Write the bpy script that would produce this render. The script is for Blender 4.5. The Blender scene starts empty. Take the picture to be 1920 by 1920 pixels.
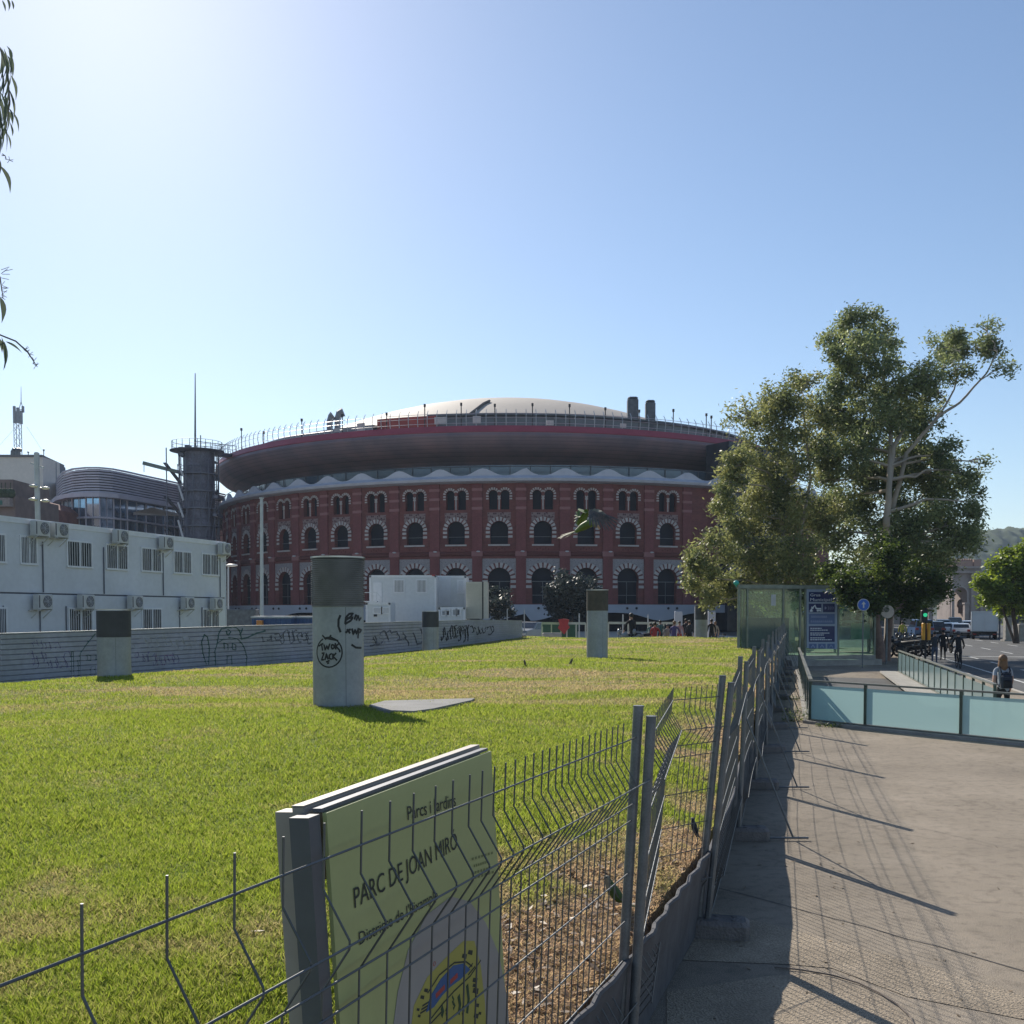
import bpy, bmesh, math, random
import numpy as np
from mathutils import Vector, Matrix, geometry
random.seed(7); rng = np.random.default_rng(7)
R = math.radians
S = bpy.context.scene
COL = S.collection
# ---------------------------------------------------------------- camera
GRASS_N = 750000; LEAF_F = 1.0; HAZE = 0.00018
EYE = 2.4; PITCH = R(2.2); HZ = 1148.0; F = 1920.0
PY = HZ + F*math.tan(PITCH)
cam = bpy.data.cameras.new('camera'); camo = bpy.data.objects.new('camera', cam); COL.objects.link(camo)
cam.sensor_width = 36; cam.lens = 36; cam.shift_y = (PY-960)/1920; cam.clip_start = .05; cam.clip_end = 6000
camo.location = (0, 0, EYE); camo.rotation_euler = (math.pi/2-PITCH, 0, 0)
S.camera = camo
S.view_settings.view_transform = 'Standard'; S.view_settings.look = 'None'; S.view_settings.gamma = 1
S.view_settings.exposure = 0.44
S.cycles.max_bounces = 7; S.cycles.transparent_max_bounces = 16; S.cycles.volume_bounces = 0
S.cycles.caustics_reflective = False; S.cycles.caustics_refractive = False
# ---------------------------------------------------------------- sky and sun
SUN_AZ = math.atan2(-.37, .93); SUN_EL = R(33.3)
w = bpy.data.worlds.new('World'); S.world = w; w.use_nodes = True
nt = w.node_tree; bg = nt.nodes['Background']
sky = nt.nodes.new('ShaderNodeTexSky'); sky.sky_type = 'NISHITA'; sky.sun_disc = False
sky.sun_elevation = SUN_EL; sky.sun_rotation = SUN_AZ; sky.altitude = 20
sky.air_density = 1.0; sky.dust_density = .3; sky.ozone_density = 2.7
nt.links.new(sky.outputs[0], bg.inputs[0]); bg.inputs[1].default_value = 0.095
sl = bpy.data.lights.new('sun', 'SUN'); sl.energy = 4.7; sl.angle = R(.5); sl.color = (1, .93, .82)
so = bpy.data.objects.new('sun', sl); COL.objects.link(so)
sd = Vector((math.sin(SUN_AZ)*math.cos(SUN_EL), math.cos(SUN_AZ)*math.cos(SUN_EL), math.sin(SUN_EL)))
so.rotation_euler = sd.to_track_quat('Z', 'Y').to_euler(); so.location = (-20, 50, 60)

# ---------------------------------------------------------------- pixel helpers (photo pixel -> world point)
fw = Vector((0, math.cos(PITCH), -math.sin(PITCH))); upv = Vector((0, math.sin(PITCH), math.cos(PITCH)))
def ray(x, y): return fw + Vector((1, 0, 0))*((x-960)/F) + upv*(-(y-PY)/F)
EYEV = Vector((0, 0, EYE))
def P(x, y, Y): d = ray(x, y); return EYEV + d*(Y/d.y)
def PZ(x, y, z): d = ray(x, y); return EYEV + d*((z-EYE)/d.z)
def PP(x, y, p0, n): d = ray(x, y); return EYEV + d*((p0-EYEV).dot(n)/d.dot(n))
def X_(x, Y): return P(x, HZ, Y).x
def Z_(x, y, Y): return P(x, y, Y).z

# ---------------------------------------------------------------- materials
def newmat(name):
    m = bpy.data.materials.new(name); m.use_nodes = True; t = m.node_tree
    return m, t, t.nodes['Principled BSDF']
MC = {}
def M(name, col, rough=.7, metal=0., var=.12, scale=4., bump=0., bscale=60., spec=.4, col2=None, fine=0.):
    """procedural surface: base colour broken up by two scales of noise, optional bump"""
    if name in MC: return MC[name]
    m, t, b = newmat(name); N = t.nodes; L = t.links
    tc = N.new('ShaderNodeTexCoord')
    n1 = N.new('ShaderNodeTexNoise'); n1.inputs['Scale'].default_value = scale; n1.inputs['Detail'].default_value = 6
    L.new(tc.outputs['Object'], n1.inputs['Vector'])
    mr = N.new('ShaderNodeMapRange'); L.new(n1.outputs['Fac'], mr.inputs[0])
    mr.inputs[1].default_value = .3; mr.inputs[2].default_value = .7
    mx = N.new('ShaderNodeMix'); mx.data_type = 'RGBA'; L.new(mr.outputs[0], mx.inputs[0])
    c = Vector(col); c2 = Vector(col2) if col2 else None
    mx.inputs[6].default_value = (*(c*(1-var)), 1); mx.inputs[7].default_value = (*((c2 if c2 else c)*(1+var)), 1)
    out = mx.outputs[2]
    if fine:
        n2 = N.new('ShaderNodeTexNoise'); n2.inputs['Scale'].default_value = bscale; n2.inputs['Detail'].default_value = 3
        L.new(tc.outputs['Object'], n2.inputs['Vector'])
        m2 = N.new('ShaderNodeMapRange'); L.new(n2.outputs['Fac'], m2.inputs[0]); m2.inputs[1].default_value = .3; m2.inputs[2].default_value = .7
        m2.inputs[3].default_value = 1-fine; m2.inputs[4].default_value = 1+fine
        vm = N.new('ShaderNodeVectorMath'); vm.operation = 'SCALE'; L.new(out, vm.inputs[0]); L.new(m2.outputs[0], vm.inputs[3]); out = vm.outputs[0]
    L.new(out, b.inputs['Base Color'])
    b.inputs['Roughness'].default_value = rough; b.inputs['Metallic'].default_value = metal
    b.inputs['Specular IOR Level'].default_value = spec
    if bump:
        n3 = N.new('ShaderNodeTexNoise'); n3.inputs['Scale'].default_value = bscale; n3.inputs['Detail'].default_value = 5
        L.new(tc.outputs['Object'], n3.inputs['Vector'])
        bp = N.new('ShaderNodeBump'); bp.inputs['Strength'].default_value = bump; bp.inputs['Distance'].default_value = .05
        L.new(n3.outputs['Fac'], bp.inputs['Height']); L.new(bp.outputs[0], b.inputs['Normal'])
    MC[name] = m; return m
def leafmat(name, a, b_, trans=.45, dry=None, attr=None):
    """leaf or grass: diffuse plus light coming through, tone varies per leaf (attribute 'tone')"""
    m, t, b = newmat(name); N = t.nodes; L = t.links; N.remove(b)
    at = N.new('ShaderNodeAttribute'); at.attribute_name = 'tone'
    mx = N.new('ShaderNodeMix'); mx.data_type = 'RGBA'; L.new(at.outputs['Fac'], mx.inputs[0])
    mx.inputs[6].default_value = (*a, 1); mx.inputs[7].default_value = (*b_, 1); out = mx.outputs[2]
    if dry:
        ad = N.new('ShaderNodeAttribute'); ad.attribute_name = 'dry'
        m2 = N.new('ShaderNodeMix'); m2.data_type = 'RGBA'; L.new(ad.outputs['Fac'], m2.inputs[0]); L.new(out, m2.inputs[6])
        m2.inputs[7].default_value = (*dry, 1); out = m2.outputs[2]
    d = N.new('ShaderNodeBsdfPrincipled'); d.inputs['Roughness'].default_value = .5; d.inputs['Specular IOR Level'].default_value = .35; L.new(out, d.inputs['Base Color'])
    tr = N.new('ShaderNodeBsdfTranslucent')
    hs = N.new('ShaderNodeHueSaturation'); hs.inputs['Hue'].default_value = .485; hs.inputs['Saturation'].default_value = 1.1; hs.inputs['Value'].default_value = 1.6; L.new(out, hs.inputs['Color']); L.new(hs.outputs[0], tr.inputs['Color'])
    ms = N.new('ShaderNodeMixShader'); ms.inputs[0].default_value = trans; L.new(d.outputs[0], ms.inputs[1]); L.new(tr.outputs[0], ms.inputs[2])
    L.new(ms.outputs[0], t.nodes['Material Output'].inputs[0]); MC[name] = m; return m
def glassmat(name, col, clear=.5, rough=.05, frost=0.):
    m, t, b = newmat(name); N = t.nodes; L = t.links; N.remove(b)
    tp = N.new('ShaderNodeBsdfTransparent'); tp.inputs[0].default_value = (*col, 1)
    gl = N.new('ShaderNodeBsdfGlossy'); gl.inputs['Roughness'].default_value = rough
    df = N.new('ShaderNodeBsdfDiffuse'); df.inputs[0].default_value = (*col, 1)
    tr = N.new('ShaderNodeBsdfTranslucent'); tr.inputs[0].default_value = (*col, 1)
    a = N.new('ShaderNodeMixShader'); a.inputs[0].default_value = frost; L.new(df.outputs[0], a.inputs[1]); L.new(tr.outputs[0], a.inputs[2])
    c = N.new('ShaderNodeMixShader'); c.inputs[0].default_value = clear; L.new(a.outputs[0], c.inputs[1]); L.new(tp.outputs[0], c.inputs[2])
    fr = N.new('ShaderNodeFresnel'); fr.inputs[0].default_value = 1.45
    e = N.new('ShaderNodeMixShader'); L.new(fr.outputs[0], e.inputs[0]); L.new(c.outputs[0], e.inputs[1]); L.new(gl.outputs[0], e.inputs[2])
    if frost > .5:      # frosted sheet: light scatters once, on the way into the pane
        ge = N.new('ShaderNodeNewGeometry'); tc2 = N.new('ShaderNodeBsdfTransparent'); bf = N.new('ShaderNodeMixShader')
        L.new(ge.outputs['Backfacing'], bf.inputs[0]); L.new(e.outputs[0], bf.inputs[1]); L.new(tc2.outputs[0], bf.inputs[2]); e = bf
    L.new(e.outputs[0], t.nodes['Material Output'].inputs[0]); MC[name] = m; return m

# ---------------------------------------------------------------- mesh builder
ORG = {}
class MB:
    def __init__(s): s.v = []; s.f = []; s.m = []; s.T = Matrix(); s.mi = 0
    def add(s, vs, fs):
        o = len(s.v); T = s.T
        s.v += [tuple(T @ Vector(p)) for p in vs]
        s.f += [tuple(i+o for i in f) for f in fs]; s.m += [s.mi]*len(fs); return s
    def box(s, x0, x1, y0, y1, z0, z1):
        return s.add([(x0,y0,z0),(x1,y0,z0),(x1,y1,z0),(x0,y1,z0),(x0,y0,z1),(x1,y0,z1),(x1,y1,z1),(x0,y1,z1)],
                     [(0,3,2,1),(4,5,6,7),(0,1,5,4),(1,2,6,5),(2,3,7,6),(3,0,4,7)])
    def cbox(s, x0, x1, y0, y1, z0, z1, c=.02):
        """box with chamfered vertical and top edges"""
        def ring(i, z): return [(x0+c+i,y0+i,z),(x1-c-i,y0+i,z),(x1-i,y0+c+i,z),(x1-i,y1-c-i,z),(x1-c-i,y1-i,z),(x0+c+i,y1-i,z),(x0+i,y1-c-i,z),(x0+i,y0+c+i,z)]
        v = ring(0,z0)+ring(0,z1-c)+ring(c,z1)
        f = [tuple(range(7,-1,-1)), tuple(range(16,24))]
        for k in (0,8):
            for i in range(8): f.append((k+i, k+(i+1)%8, k+8+(i+1)%8, k+8+i))
        return s.add(v, f)
    def bar(s, a, b, wx, wy=None, up=(0,0,1)):
        a = Vector(a); b = Vector(b); wy = wy or wx; d = (b-a).normalized(); u = Vector(up)
        if abs(d.dot(u)) > .99: u = Vector((0,1,0))
        x = d.cross(u).normalized()*wx/2; y = x.cross(d).normalized()*wy/2
        v = [a-x-y, a+x-y, a+x+y, a-x+y, b-x-y, b+x-y, b+x+y, b-x+y]
        return s.add(v, [(0,1,2,3),(7,6,5,4),(0,4,5,1),(1,5,6,2),(2,6,7,3),(3,7,4,0)])
    def tube(s, pts, r, n=8, caps=True):
        pts = [Vector(p) for p in pts]; rs = r if hasattr(r, '__len__') else [r]*len(pts)
        vs = []; fs = []; up = None
        for i, p in enumerate(pts):
            d = (pts[min(i+1, len(pts)-1)]-pts[max(i-1, 0)]).normalized()
            if up is None: up = Vector((0,0,1)) if abs(d.z) < .9 else Vector((1,0,0))
            x = d.cross(up).normalized(); up = x.cross(d).normalized()
            for k in range(n):
                a = 2*math.pi*k/n; vs.append(p + (x*math.cos(a)+up*math.sin(a))*rs[i])
        for i in range(len(pts)-1):
            for k in range(n): fs.append((i*n+k, (i+1)*n+k, (i+1)*n+(k+1)%n, i*n+(k+1)%n))
        if caps: fs.append(tuple(range(n))); fs.append(tuple(range(len(pts)*n-1, (len(pts)-1)*n-1, -1)))
        return s.add(vs, fs)
    def lathe(s, prof, n=32, a0=0, a1=2*math.pi, c=(0,0,0)):
        full = abs(a1-a0-2*math.pi) < 1e-6; m = n if full else n+1; vs = []; fs = []
        for r, z in prof:
            for k in range(m):
                a = a0+(a1-a0)*k/n; vs.append((c[0]+r*math.sin(a), c[1]-r*math.cos(a), c[2]+z))
        for i in range(len(prof)-1):
            for k in range(n): fs.append((i*m+k, i*m+(k+1)%m, (i+1)*m+(k+1)%m, (i+1)*m+k))
        return s.add(vs, fs)
    def prism(s, loop, d, holes=()):
        """flat outline (list of Vector, coplanar) with holes, extruded by vector d"""
        loops = [[Vector(p) for p in loop]]+[[Vector(p) for p in h] for h in holes]
        flat = [p for l in loops for p in l]; tr = geometry.tessellate_polygon(loops); n = len(flat); d = Vector(d)
        vs = flat+[p+d for p in flat]; fs = [tuple(t) for t in tr]+[tuple(i+n for i in t)[::-1] for t in tr]; o = 0
        for l in loops:
            for i in range(len(l)): j = (i+1) % len(l); fs.append((o+i, o+j, o+j+n, o+i+n))
            o += len(l)
        return s.add(vs, fs)
    def sphere(s, c, r, n=12, m=8, sc=(1,1,1)):
        vs = []; fs = []
        for i in range(m+1):
            t = math.pi*i/m
            for k in range(n):
                a = 2*math.pi*k/n; vs.append((c[0]+r*sc[0]*math.sin(t)*math.cos(a), c[1]+r*sc[1]*math.sin(t)*math.sin(a), c[2]+r*sc[2]*math.cos(t)))
        for i in range(m):
            for k in range(n): fs.append((i*n+k, (i+1)*n+k, (i+1)*n+(k+1)%n, i*n+(k+1)%n))
        return s.add(vs, fs)
    def build(s, name, mats, parent=None, smooth=False, world=True, props=None):
        org = ORG.get(parent.name, Vector()) if parent is not None and world else Vector()
        me = bpy.data.meshes.new(name); me.from_pydata([(a-org.x, b-org.y, c-org.z) for a, b, c in s.v], [], s.f)
        if not isinstance(mats, (list, tuple)): mats = [mats]
        for m in mats: me.materials.append(m)
        if len(mats) > 1: me.polygons.foreach_set('material_index', s.m)
        bm = bmesh.new(); bm.from_mesh(me); bmesh.ops.recalc_face_normals(bm, faces=bm.faces); bm.to_mesh(me); bm.free()
        if smooth:
            me.polygons.foreach_set('use_smooth', [True]*len(me.polygons)); me.set_sharp_from_angle(angle=R(40))
        o = bpy.data.objects.new(name, me); COL.objects.link(o)
        if parent is not None: o.parent = parent
        ORG[o.name] = org
        if props:
            for k, v in props.items(): o[k] = v
        return o
def tag(o, label, cat, group=None):
    o['label'] = label; o['category'] = cat
    if group: o['group'] = group
    return o
def thing(name, label, cat, loc=(0,0,0), rz=0, group=None):
    o = bpy.data.objects.new(name, None); COL.objects.link(o); o.location = loc; o.rotation_euler = (0,0,rz); o.empty_display_size = .1
    ORG[o.name] = Vector(loc) if rz == 0 else Vector()
    return tag(o, label, cat, group)
def kind(o, k): o['kind'] = k; return o
def dup(root, loc, rz=None, label=None, group=None, scale=None, mats=None):
    def cp(o, par):
        c = o.copy(); COL.objects.link(c)
        if par is not None: c.parent = par
        for ch in [x for x in bpy.data.objects if x.parent == o]: cp(ch, c)
        return c
    r = cp(root, None); r.location = loc
    if rz is not None: r.rotation_euler = (0,0,rz)
    if label: r['label'] = label
    if group: r['group'] = group
    if scale: r.scale = (scale,)*3
    if mats:
        for ch in [r]+[x for x in bpy.data.objects if x.parent == r]:
            for sl_ in getattr(ch, 'material_slots', []):
                mn = sl_.material.name if sl_.material else ''
                if mn in mats: sl_.link = 'OBJECT'; sl_.material = mats[mn]
    return r
def ribbon(mb, pts, w, n):
    """a painted stroke: flat band of width w along pts lying on a surface with normal n (callable or vector)"""
    pts = [Vector(p) for p in pts]; vs = []; fs = []
    for i, p in enumerate(pts):
        d = (pts[min(i+1, len(pts)-1)]-pts[max(i-1, 0)]).normalized(); nn = n(p) if callable(n) else n
        sx = d.cross(nn).normalized()*w/2; vs += [p-sx, p+sx]
    for i in range(len(pts)-1): fs.append((2*i, 2*i+1, 2*i+3, 2*i+2))
    mb.add(vs, fs)
def text(body, mat, parent, name, origin, u, v, n, width=None, height=.1, ex=.0015):
    """lettering fitted to a width and cap height on the plane (u right, v up, n out)"""
    c = bpy.data.curves.new(name, 'FONT'); c.body = body; c.size = 1; c.resolution_u = 3
    o = bpy.data.objects.new('tmp', c); COL.objects.link(o)
    dg = bpy.context.evaluated_depsgraph_get(); me = bpy.data.meshes.new_from_object(o.evaluated_get(dg))
    xs = [q.co.x for q in me.vertices]; x0, x1 = min(xs), max(xs); cap = .73
    sy = height/cap; sx = (width/(x1-x0)) if width else sy*.9
    org = ORG.get(parent.name, Vector())
    for q in me.vertices: q.co = Vector(origin)+Vector(u)*((q.co.x-x0)*sx)+Vector(v)*(q.co.y*sy)+Vector(n)*(ex+q.co.z)-org
    bpy.data.objects.remove(o); me.materials.clear(); me.materials.append(mat); me.name = name
    ob = bpy.data.objects.new(name, me); COL.objects.link(ob); ob.parent = parent; return ob
def mesh_np(name, V, Q, mat, attrs=None, parent=None):
    """quads from numpy arrays; attrs: per-vertex float attributes"""
    me = bpy.data.meshes.new(name); nv = len(V); nf = len(Q); k = Q.shape[1]
    me.vertices.add(nv); me.vertices.foreach_set('co', V.astype(np.float32).ravel())
    me.loops.add(nf*k); me.loops.foreach_set('vertex_index', Q.astype(np.int32).ravel())
    me.polygons.add(nf); me.polygons.foreach_set('loop_start', np.arange(nf, dtype=np.int32)*k)
    me.update(calc_edges=True); me.materials.append(mat)
    for an, av in (attrs or {}).items():
        a = me.attributes.new(an, 'FLOAT', 'POINT'); a.data.foreach_set('value', av.astype(np.float32))
    o = bpy.data.objects.new(name, me); COL.objects.link(o)
    if parent is not None: o.parent = parent
    return o
def copyset(src, name, parent, mtx):
    c = src.copy(); COL.objects.link(c); c.parent = parent; c.matrix_local = mtx; return c
def lerp(a, b, t): return a+(b-a)*t
def sstep(t): t = max(0., min(1., t)); return t*t*(3-2*t)
# ---------------------------------------------------------------- common materials
m_galv = M('galvanised', (.16,.17,.18), .5, .5, var=.2, scale=9, fine=.15, bscale=120)
m_wire = M('wire', (.13,.135,.14), .5, .55, var=.15)
m_conc = M('concrete', (.33,.31,.28), .9, var=.18, scale=3, bump=.3, bscale=40, fine=.12)
m_lconc = M('light_concrete', (.42,.38,.32), .9, var=.18, scale=3, bump=.3, bscale=40, fine=.12)
m_dark = M('dark', (.02,.022,.027), .6)
m_white = M('white_paint', (.6,.62,.63), .6, var=.05, fine=.04)
m_asph = M('asphalt', (.085,.085,.085), .9, var=.25, scale=.6, bump=.25, bscale=30, fine=.25)
m_black = M('black', (.012,.012,.014), .55)
# ---------------------------------------------------------------- plan lines
FT = 1.87                                      # height of the fence mesh
p1 = PZ(1197, 1336, 1.9); p2 = PZ(1354, 1275, 1.9); p3 = PZ(1388, 1237, 1.9); p4 = PZ(1414, 1217, 1.9)
q0 = PZ(-60, 1760, FT); qd = PZ(1180, 1338, FT)
p0 = Vector((q0.x, q0.y, 0)) + (Vector((q0.x, q0.y, 0))-Vector((qd.x, qd.y, 0))).normalized()*.5
fend = P(1471, HZ, 46.0)
fpts = [Vector((p.x, p.y, 0)) for p in (p0, p1, p2, p3, p4)]
dirF = (Vector((fend.x, fend.y, 0))-fpts[-1]); nrest = 9
for k in range(1, nrest+1): fpts.append(fpts[4]+dirF*k/nrest)
def fence_x(Y, off=0.):
    """X of the fence line at depth Y"""
    pts = fpts
    if Y <= pts[0].y: a, b = pts[0], pts[1]
    else:
        a, b = pts[-2], pts[-1]
        for i in range(len(pts)-1):
            if pts[i].y <= Y <= pts[i+1].y: a, b = pts[i], pts[i+1]; break
    return a.x+(b.x-a.x)*(Y-a.y)/(b.y-a.y)+off
# ---------------------------------------------------------------- ground
HW = [(-900, 20.), (0, 28.), (480, 38.), (700, 46.), (880, 58.), (978, 64.)]   # hoarding: photo column, depth
hw_bot = [.2, .37, .42, .45, .6, .85]; hw_top = [1.78, 1.80, 1.89, 1.92, 1.95, 1.86]
hwp = [Vector((X_(x, Y), Y, 0)) for x, Y in HW]
def hdist(x, y):
    best = (1e9, 0, 0)
    for i in range(len(hwp)-1):
        a, b = hwp[i], hwp[i+1]; ab = b-a; t = max(0, min(1, ((x-a.x)*ab.x+(y-a.y)*ab.y)/ab.length_squared))
        px, py = a.x+ab.x*t, a.y+ab.y*t; d = math.hypot(x-px, y-py)
        side = (x-px)*ab.y-(y-py)*ab.x
        if d < best[0]: best = (d, lerp(hw_bot[i], hw_bot[i+1], t), side)
    return best
def zl(x, y):
    """height of the lawn"""
    z = .80+.035*math.sin(x*.55+y*.23)+.03*math.sin(y*.47-x*.31)+.02*math.sin(x*1.3+1)*math.sin(y*.9)
    z += .10*math.exp(-((x+2)**2+(y-12)**2)/12)+.12*math.exp(-((x-0)**2+(y-60)**2)/30)
    z -= .05*sstep((y-50)/15)
    if y < 48: z -= .26*sstep(1-(fence_x(y)-x)/1.7)
    d, hb, side = hdist(x, y)
    if side < 0: return hb
    return lerp(hb-.03, z, sstep(d/5.5))
def lawn_edge(Y):
    """right edge of the lawn bank, just behind the fence"""
    return fence_x(Y)-.13-.03*math.sin(Y*1.1)
mL, tL, bL = newmat('lawn')
NL = tL.nodes; LL = tL.links
tc = NL.new('ShaderNodeTexCoord')
def nz(scale, detail=6, vec=None, rough=.55):
    n = NL.new('ShaderNodeTexNoise'); n.inputs['Scale'].default_value = scale; n.inputs['Detail'].default_value = detail; n.inputs['Roughness'].default_value = rough
    LL.new(vec if vec is not None else tc.outputs['Object'], n.inputs['Vector']); return n.outputs['Fac']
def ramp(fac, stops):
    r = NL.new('ShaderNodeValToRGB'); LL.new(fac, r.inputs[0]); e = r.color_ramp.elements
    while len(e) < len(stops): e.new(.5)
    for el, (p, c) in zip(e, stops): el.position = p; el.color = (*c, 1)
    return r.outputs[0]
green = ramp(nz(2.2), [(.3, (.12,.18,.025)), (.5, (.21,.265,.04)), (.7, (.32,.35,.07))])
dryc = ramp(nz(9.), [(.3, (.22,.145,.09)), (.5, (.36,.25,.16)), (.7, (.46,.35,.23))])
at = NL.new('ShaderNodeAttribute'); at.attribute_name = 'dry'
mxx = NL.new('ShaderNodeMix'); mxx.data_type = 'RGBA'; LL.new(at.outputs['Fac'], mxx.inputs[0]); LL.new(green, mxx.inputs[6]); LL.new(dryc, mxx.inputs[7])
fm = NL.new('ShaderNodeMapRange'); LL.new(nz(38., 4), fm.inputs[0]); fm.inputs[1].default_value = .3; fm.inputs[2].default_value = .7; fm.inputs[3].default_value = .6; fm.inputs[4].default_value = 1.35
vm = NL.new('ShaderNodeVectorMath'); vm.operation = 'SCALE'; LL.new(mxx.outputs[2], vm.inputs[0]); LL.new(fm.outputs[0], vm.inputs[3])
LL.new(vm.outputs[0], bL.inputs['Base Color']); bL.inputs['Roughness'].default_value = .9; bL.inputs['Specular IOR Level'].default_value = .1
bp = NL.new('ShaderNodeBump'); bp.inputs['Strength'].default_value = 1; bp.inputs['Distance'].default_value = .08; LL.new(nz(30., 6), bp.inputs['Height']); LL.new(bp.outputs[0], bL.inputs['Normal'])

def vnoise(x, y, s, seed=0):
    x = np.asarray(x)*s+seed*17.3; y = np.asarray(y)*s+seed*5.1
    xi = np.floor(x); yi = np.floor(y); fx = x-xi; fy = y-yi; fx = fx*fx*(3-2*fx); fy = fy*fy*(3-2*fy)
    def h(a, b): v = np.sin(a*127.1+b*311.7+seed*74.7)*43758.5453; return v-np.floor(v)
    return (h(xi,yi)*(1-fx)+h(xi+1,yi)*fx)*(1-fy)+(h(xi,yi+1)*(1-fx)+h(xi+1,yi+1)*fx)*fy
fxv = np.vectorize(lambda y: fence_x(y))
def dryness(x, y):
    """0 green .. 1 straw: worn strip behind the fence, mown stripes across, dry patches"""
    x = np.asarray(x, float); y = np.asarray(y, float); d = fxv(y)-x
    n = vnoise(x, y, 1.1, 1)*.6+vnoise(x, y, 3.3, 2)*.4
    strip = np.clip(1.2-d/1.0+(n-.5)*3.0, 0, 1)*np.clip((y-3.0)/1.2, 0, 1)
    w_ = vnoise(x*.35+y*.1, y*1.0, .75, 3)*.6+vnoise(x*.5, y, 1.7, 8)*.4
    bands = np.clip((w_-.44)*4., 0, 1)*np.clip((y-11)/10, 0, 1)*.68
    patch = np.clip((vnoise(x, y, .9, 5)*.7+vnoise(x, y, 3.9, 6)*.3-.66)*4.5, 0, 1)*.45
    return np.clip(np.maximum(np.maximum(strip, bands), patch), 0, 1)
vs = []; fs = []; dry = []
ys = list(np.arange(-3, 24, .5))+list(np.arange(24, 67.1, 1.0)); NX = 70
for Y in ys:
    xr = lawn_edge(Y) if Y < 46.5 else lawn_edge(46.5)+(Y-46.5)*.27
    if Y > 46.5: xr = max(xr, 12+ (Y-46.5)*.35)
    xl = -46.
    for i in range(NX+2):
        if i <= NX: x = xr-(xr-xl)*(1-(i/NX))**1.6
        else: x = xr-.3
        vs.append((x, Y, zl(x, Y) if i < NX else (zl(x, Y)-.08 if i == NX else -.35)))
n_ = NX+2
for j in range(len(ys)-1):
    for i in range(n_-1): fs.append((j*n_+i, j*n_+i+1, (j+1)*n_+i+1, (j+1)*n_+i))
va = np.array(vs)
lawn = kind(mesh_np('lawn', va, np.array(fs), mL, {'dry': dryness(va[:, 0], va[:, 1])}), 'structure')
lawn.data.polygons.foreach_set('use_smooth', [True]*len(lawn.data.polygons))
# far edge of the lawn drops to the street
g = MB(); g.add([(-1500,-60,-.16),(1500,-60,-.16),(1500,3000,-.16),(-1500,3000,-.16)], [(0,1,2,3)]); kind(g.build('ground', m_asph), 'structure')
# plaza in front of the arena
g = MB(); g.box(-60, 22, 66.8, 240, -.3, 0); kind(g.build('plaza_pavement', m_lconc), 'structure')
# path with the ramp opening
rA = PZ(1519, 1356, 0); rB = PZ(1925, 1398, 0); rC = PZ(1497, 1246, 0); rC = Vector((X_(1499, 42), 42, 0))
rD = PZ(1685, 1262, 0); rE = Vector((rD.x-.272*19, rD.y-19, 0))
rA.z = rB.z = rC.z = rD.z = 0; V3 = Vector
m_path, tP, bP = newmat('path_asphalt'); NL = tP.nodes; LL = tP.links; tc = NL.new('ShaderNodeTexCoord')
base = ramp(nz(.55, 8), [(.3, (.245,.21,.168)), (.5, (.295,.252,.20)), (.72, (.36,.308,.248))])
sp = ramp(nz(140., 3), [(.36, (.35,.33,.3)), (.5, (.98,.98,.98)), (.68, (1.55,1.5,1.45))])
mu = NL.new('ShaderNodeMix'); mu.data_type = 'RGBA'; mu.blend_type = 'MULTIPLY'; mu.inputs[0].default_value = .75; LL.new(base, mu.inputs[6]); LL.new(sp, mu.inputs[7])
st = ramp(nz(7., 8, rough=.7), [(.35, (.72,.72,.72)), (.5, (1,1,1)), (.75, (1.1,1.08,1.04))])
mu2 = NL.new('ShaderNodeMix'); mu2.data_type = 'RGBA'; mu2.blend_type = 'MULTIPLY'; mu2.inputs[0].default_value = .9; LL.new(mu.outputs[2], mu2.inputs[6]); LL.new(st, mu2.inputs[7])
vo = NL.new('ShaderNodeTexVoronoi'); vo.feature = 'DISTANCE_TO_EDGE'; vo.inputs['Scale'].default_value = .42
dv = NL.new('ShaderNodeTexNoise'); dv.inputs['Scale'].default_value = 2.2; dv.inputs['Detail'].default_value = 6; LL.new(tc.outputs['Object'], dv.inputs['Vector'])
va_ = NL.new('ShaderNodeVectorMath'); va_.operation = 'MULTIPLY_ADD'; va_.inputs[1].default_value = (.9,.9,.9); LL.new(dv.outputs['Color'], va_.inputs[0]); LL.new(tc.outputs['Object'], va_.inputs[2]); LL.new(va_.outputs[0], vo.inputs['Vector'])
cr = ramp(vo.outputs['Distance'], [(0, (.45,.43,.40)), (.006, (.75,.74,.72)), (.014, (1,1,1))])
mu3 = NL.new('ShaderNodeMix'); mu3.data_type = 'RGBA'; mu3.blend_type = 'MULTIPLY'; mu3.inputs[0].default_value = .28; LL.new(mu2.outputs[2], mu3.inputs[6]); LL.new(cr, mu3.inputs[7])
LL.new(mu3.outputs[2], bP.inputs['Base Color']); bP.inputs['Roughness'].default_value = .92; bP.inputs['Specular IOR Level'].default_value = .15
bp = NL.new('ShaderNodeBump'); bp.inputs['Strength'].default_value = .8; bp.inputs['Distance'].default_value = .008; LL.new(nz(110., 5), bp.inputs['Height']); LL.new(bp.outputs[0], bP.inputs['Normal'])
KB = 2.6      # pavement beyond the right railing, then the kerb
outer = [Vector((fence_x(y)-.34, y, 0)) for y in (-3, 0, 5.5, 8, 11.5, 14, 30, 46)]+[Vector((13.5,50,0)), Vector((19,70,0)), Vector((rD.x+KB+.272*(70-rD.y),70,0)), Vector((rD.x+KB,rD.y,0)), Vector((rE.x+KB,rE.y,0)), Vector((rE.x+KB-.272*24,rE.y-24,0))]
hole = [rA, rB, Vector((rE.x+.25, rE.y-.9, 0)), rD, rC]
hole[2] = rB + (rD-rB)*.01
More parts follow.
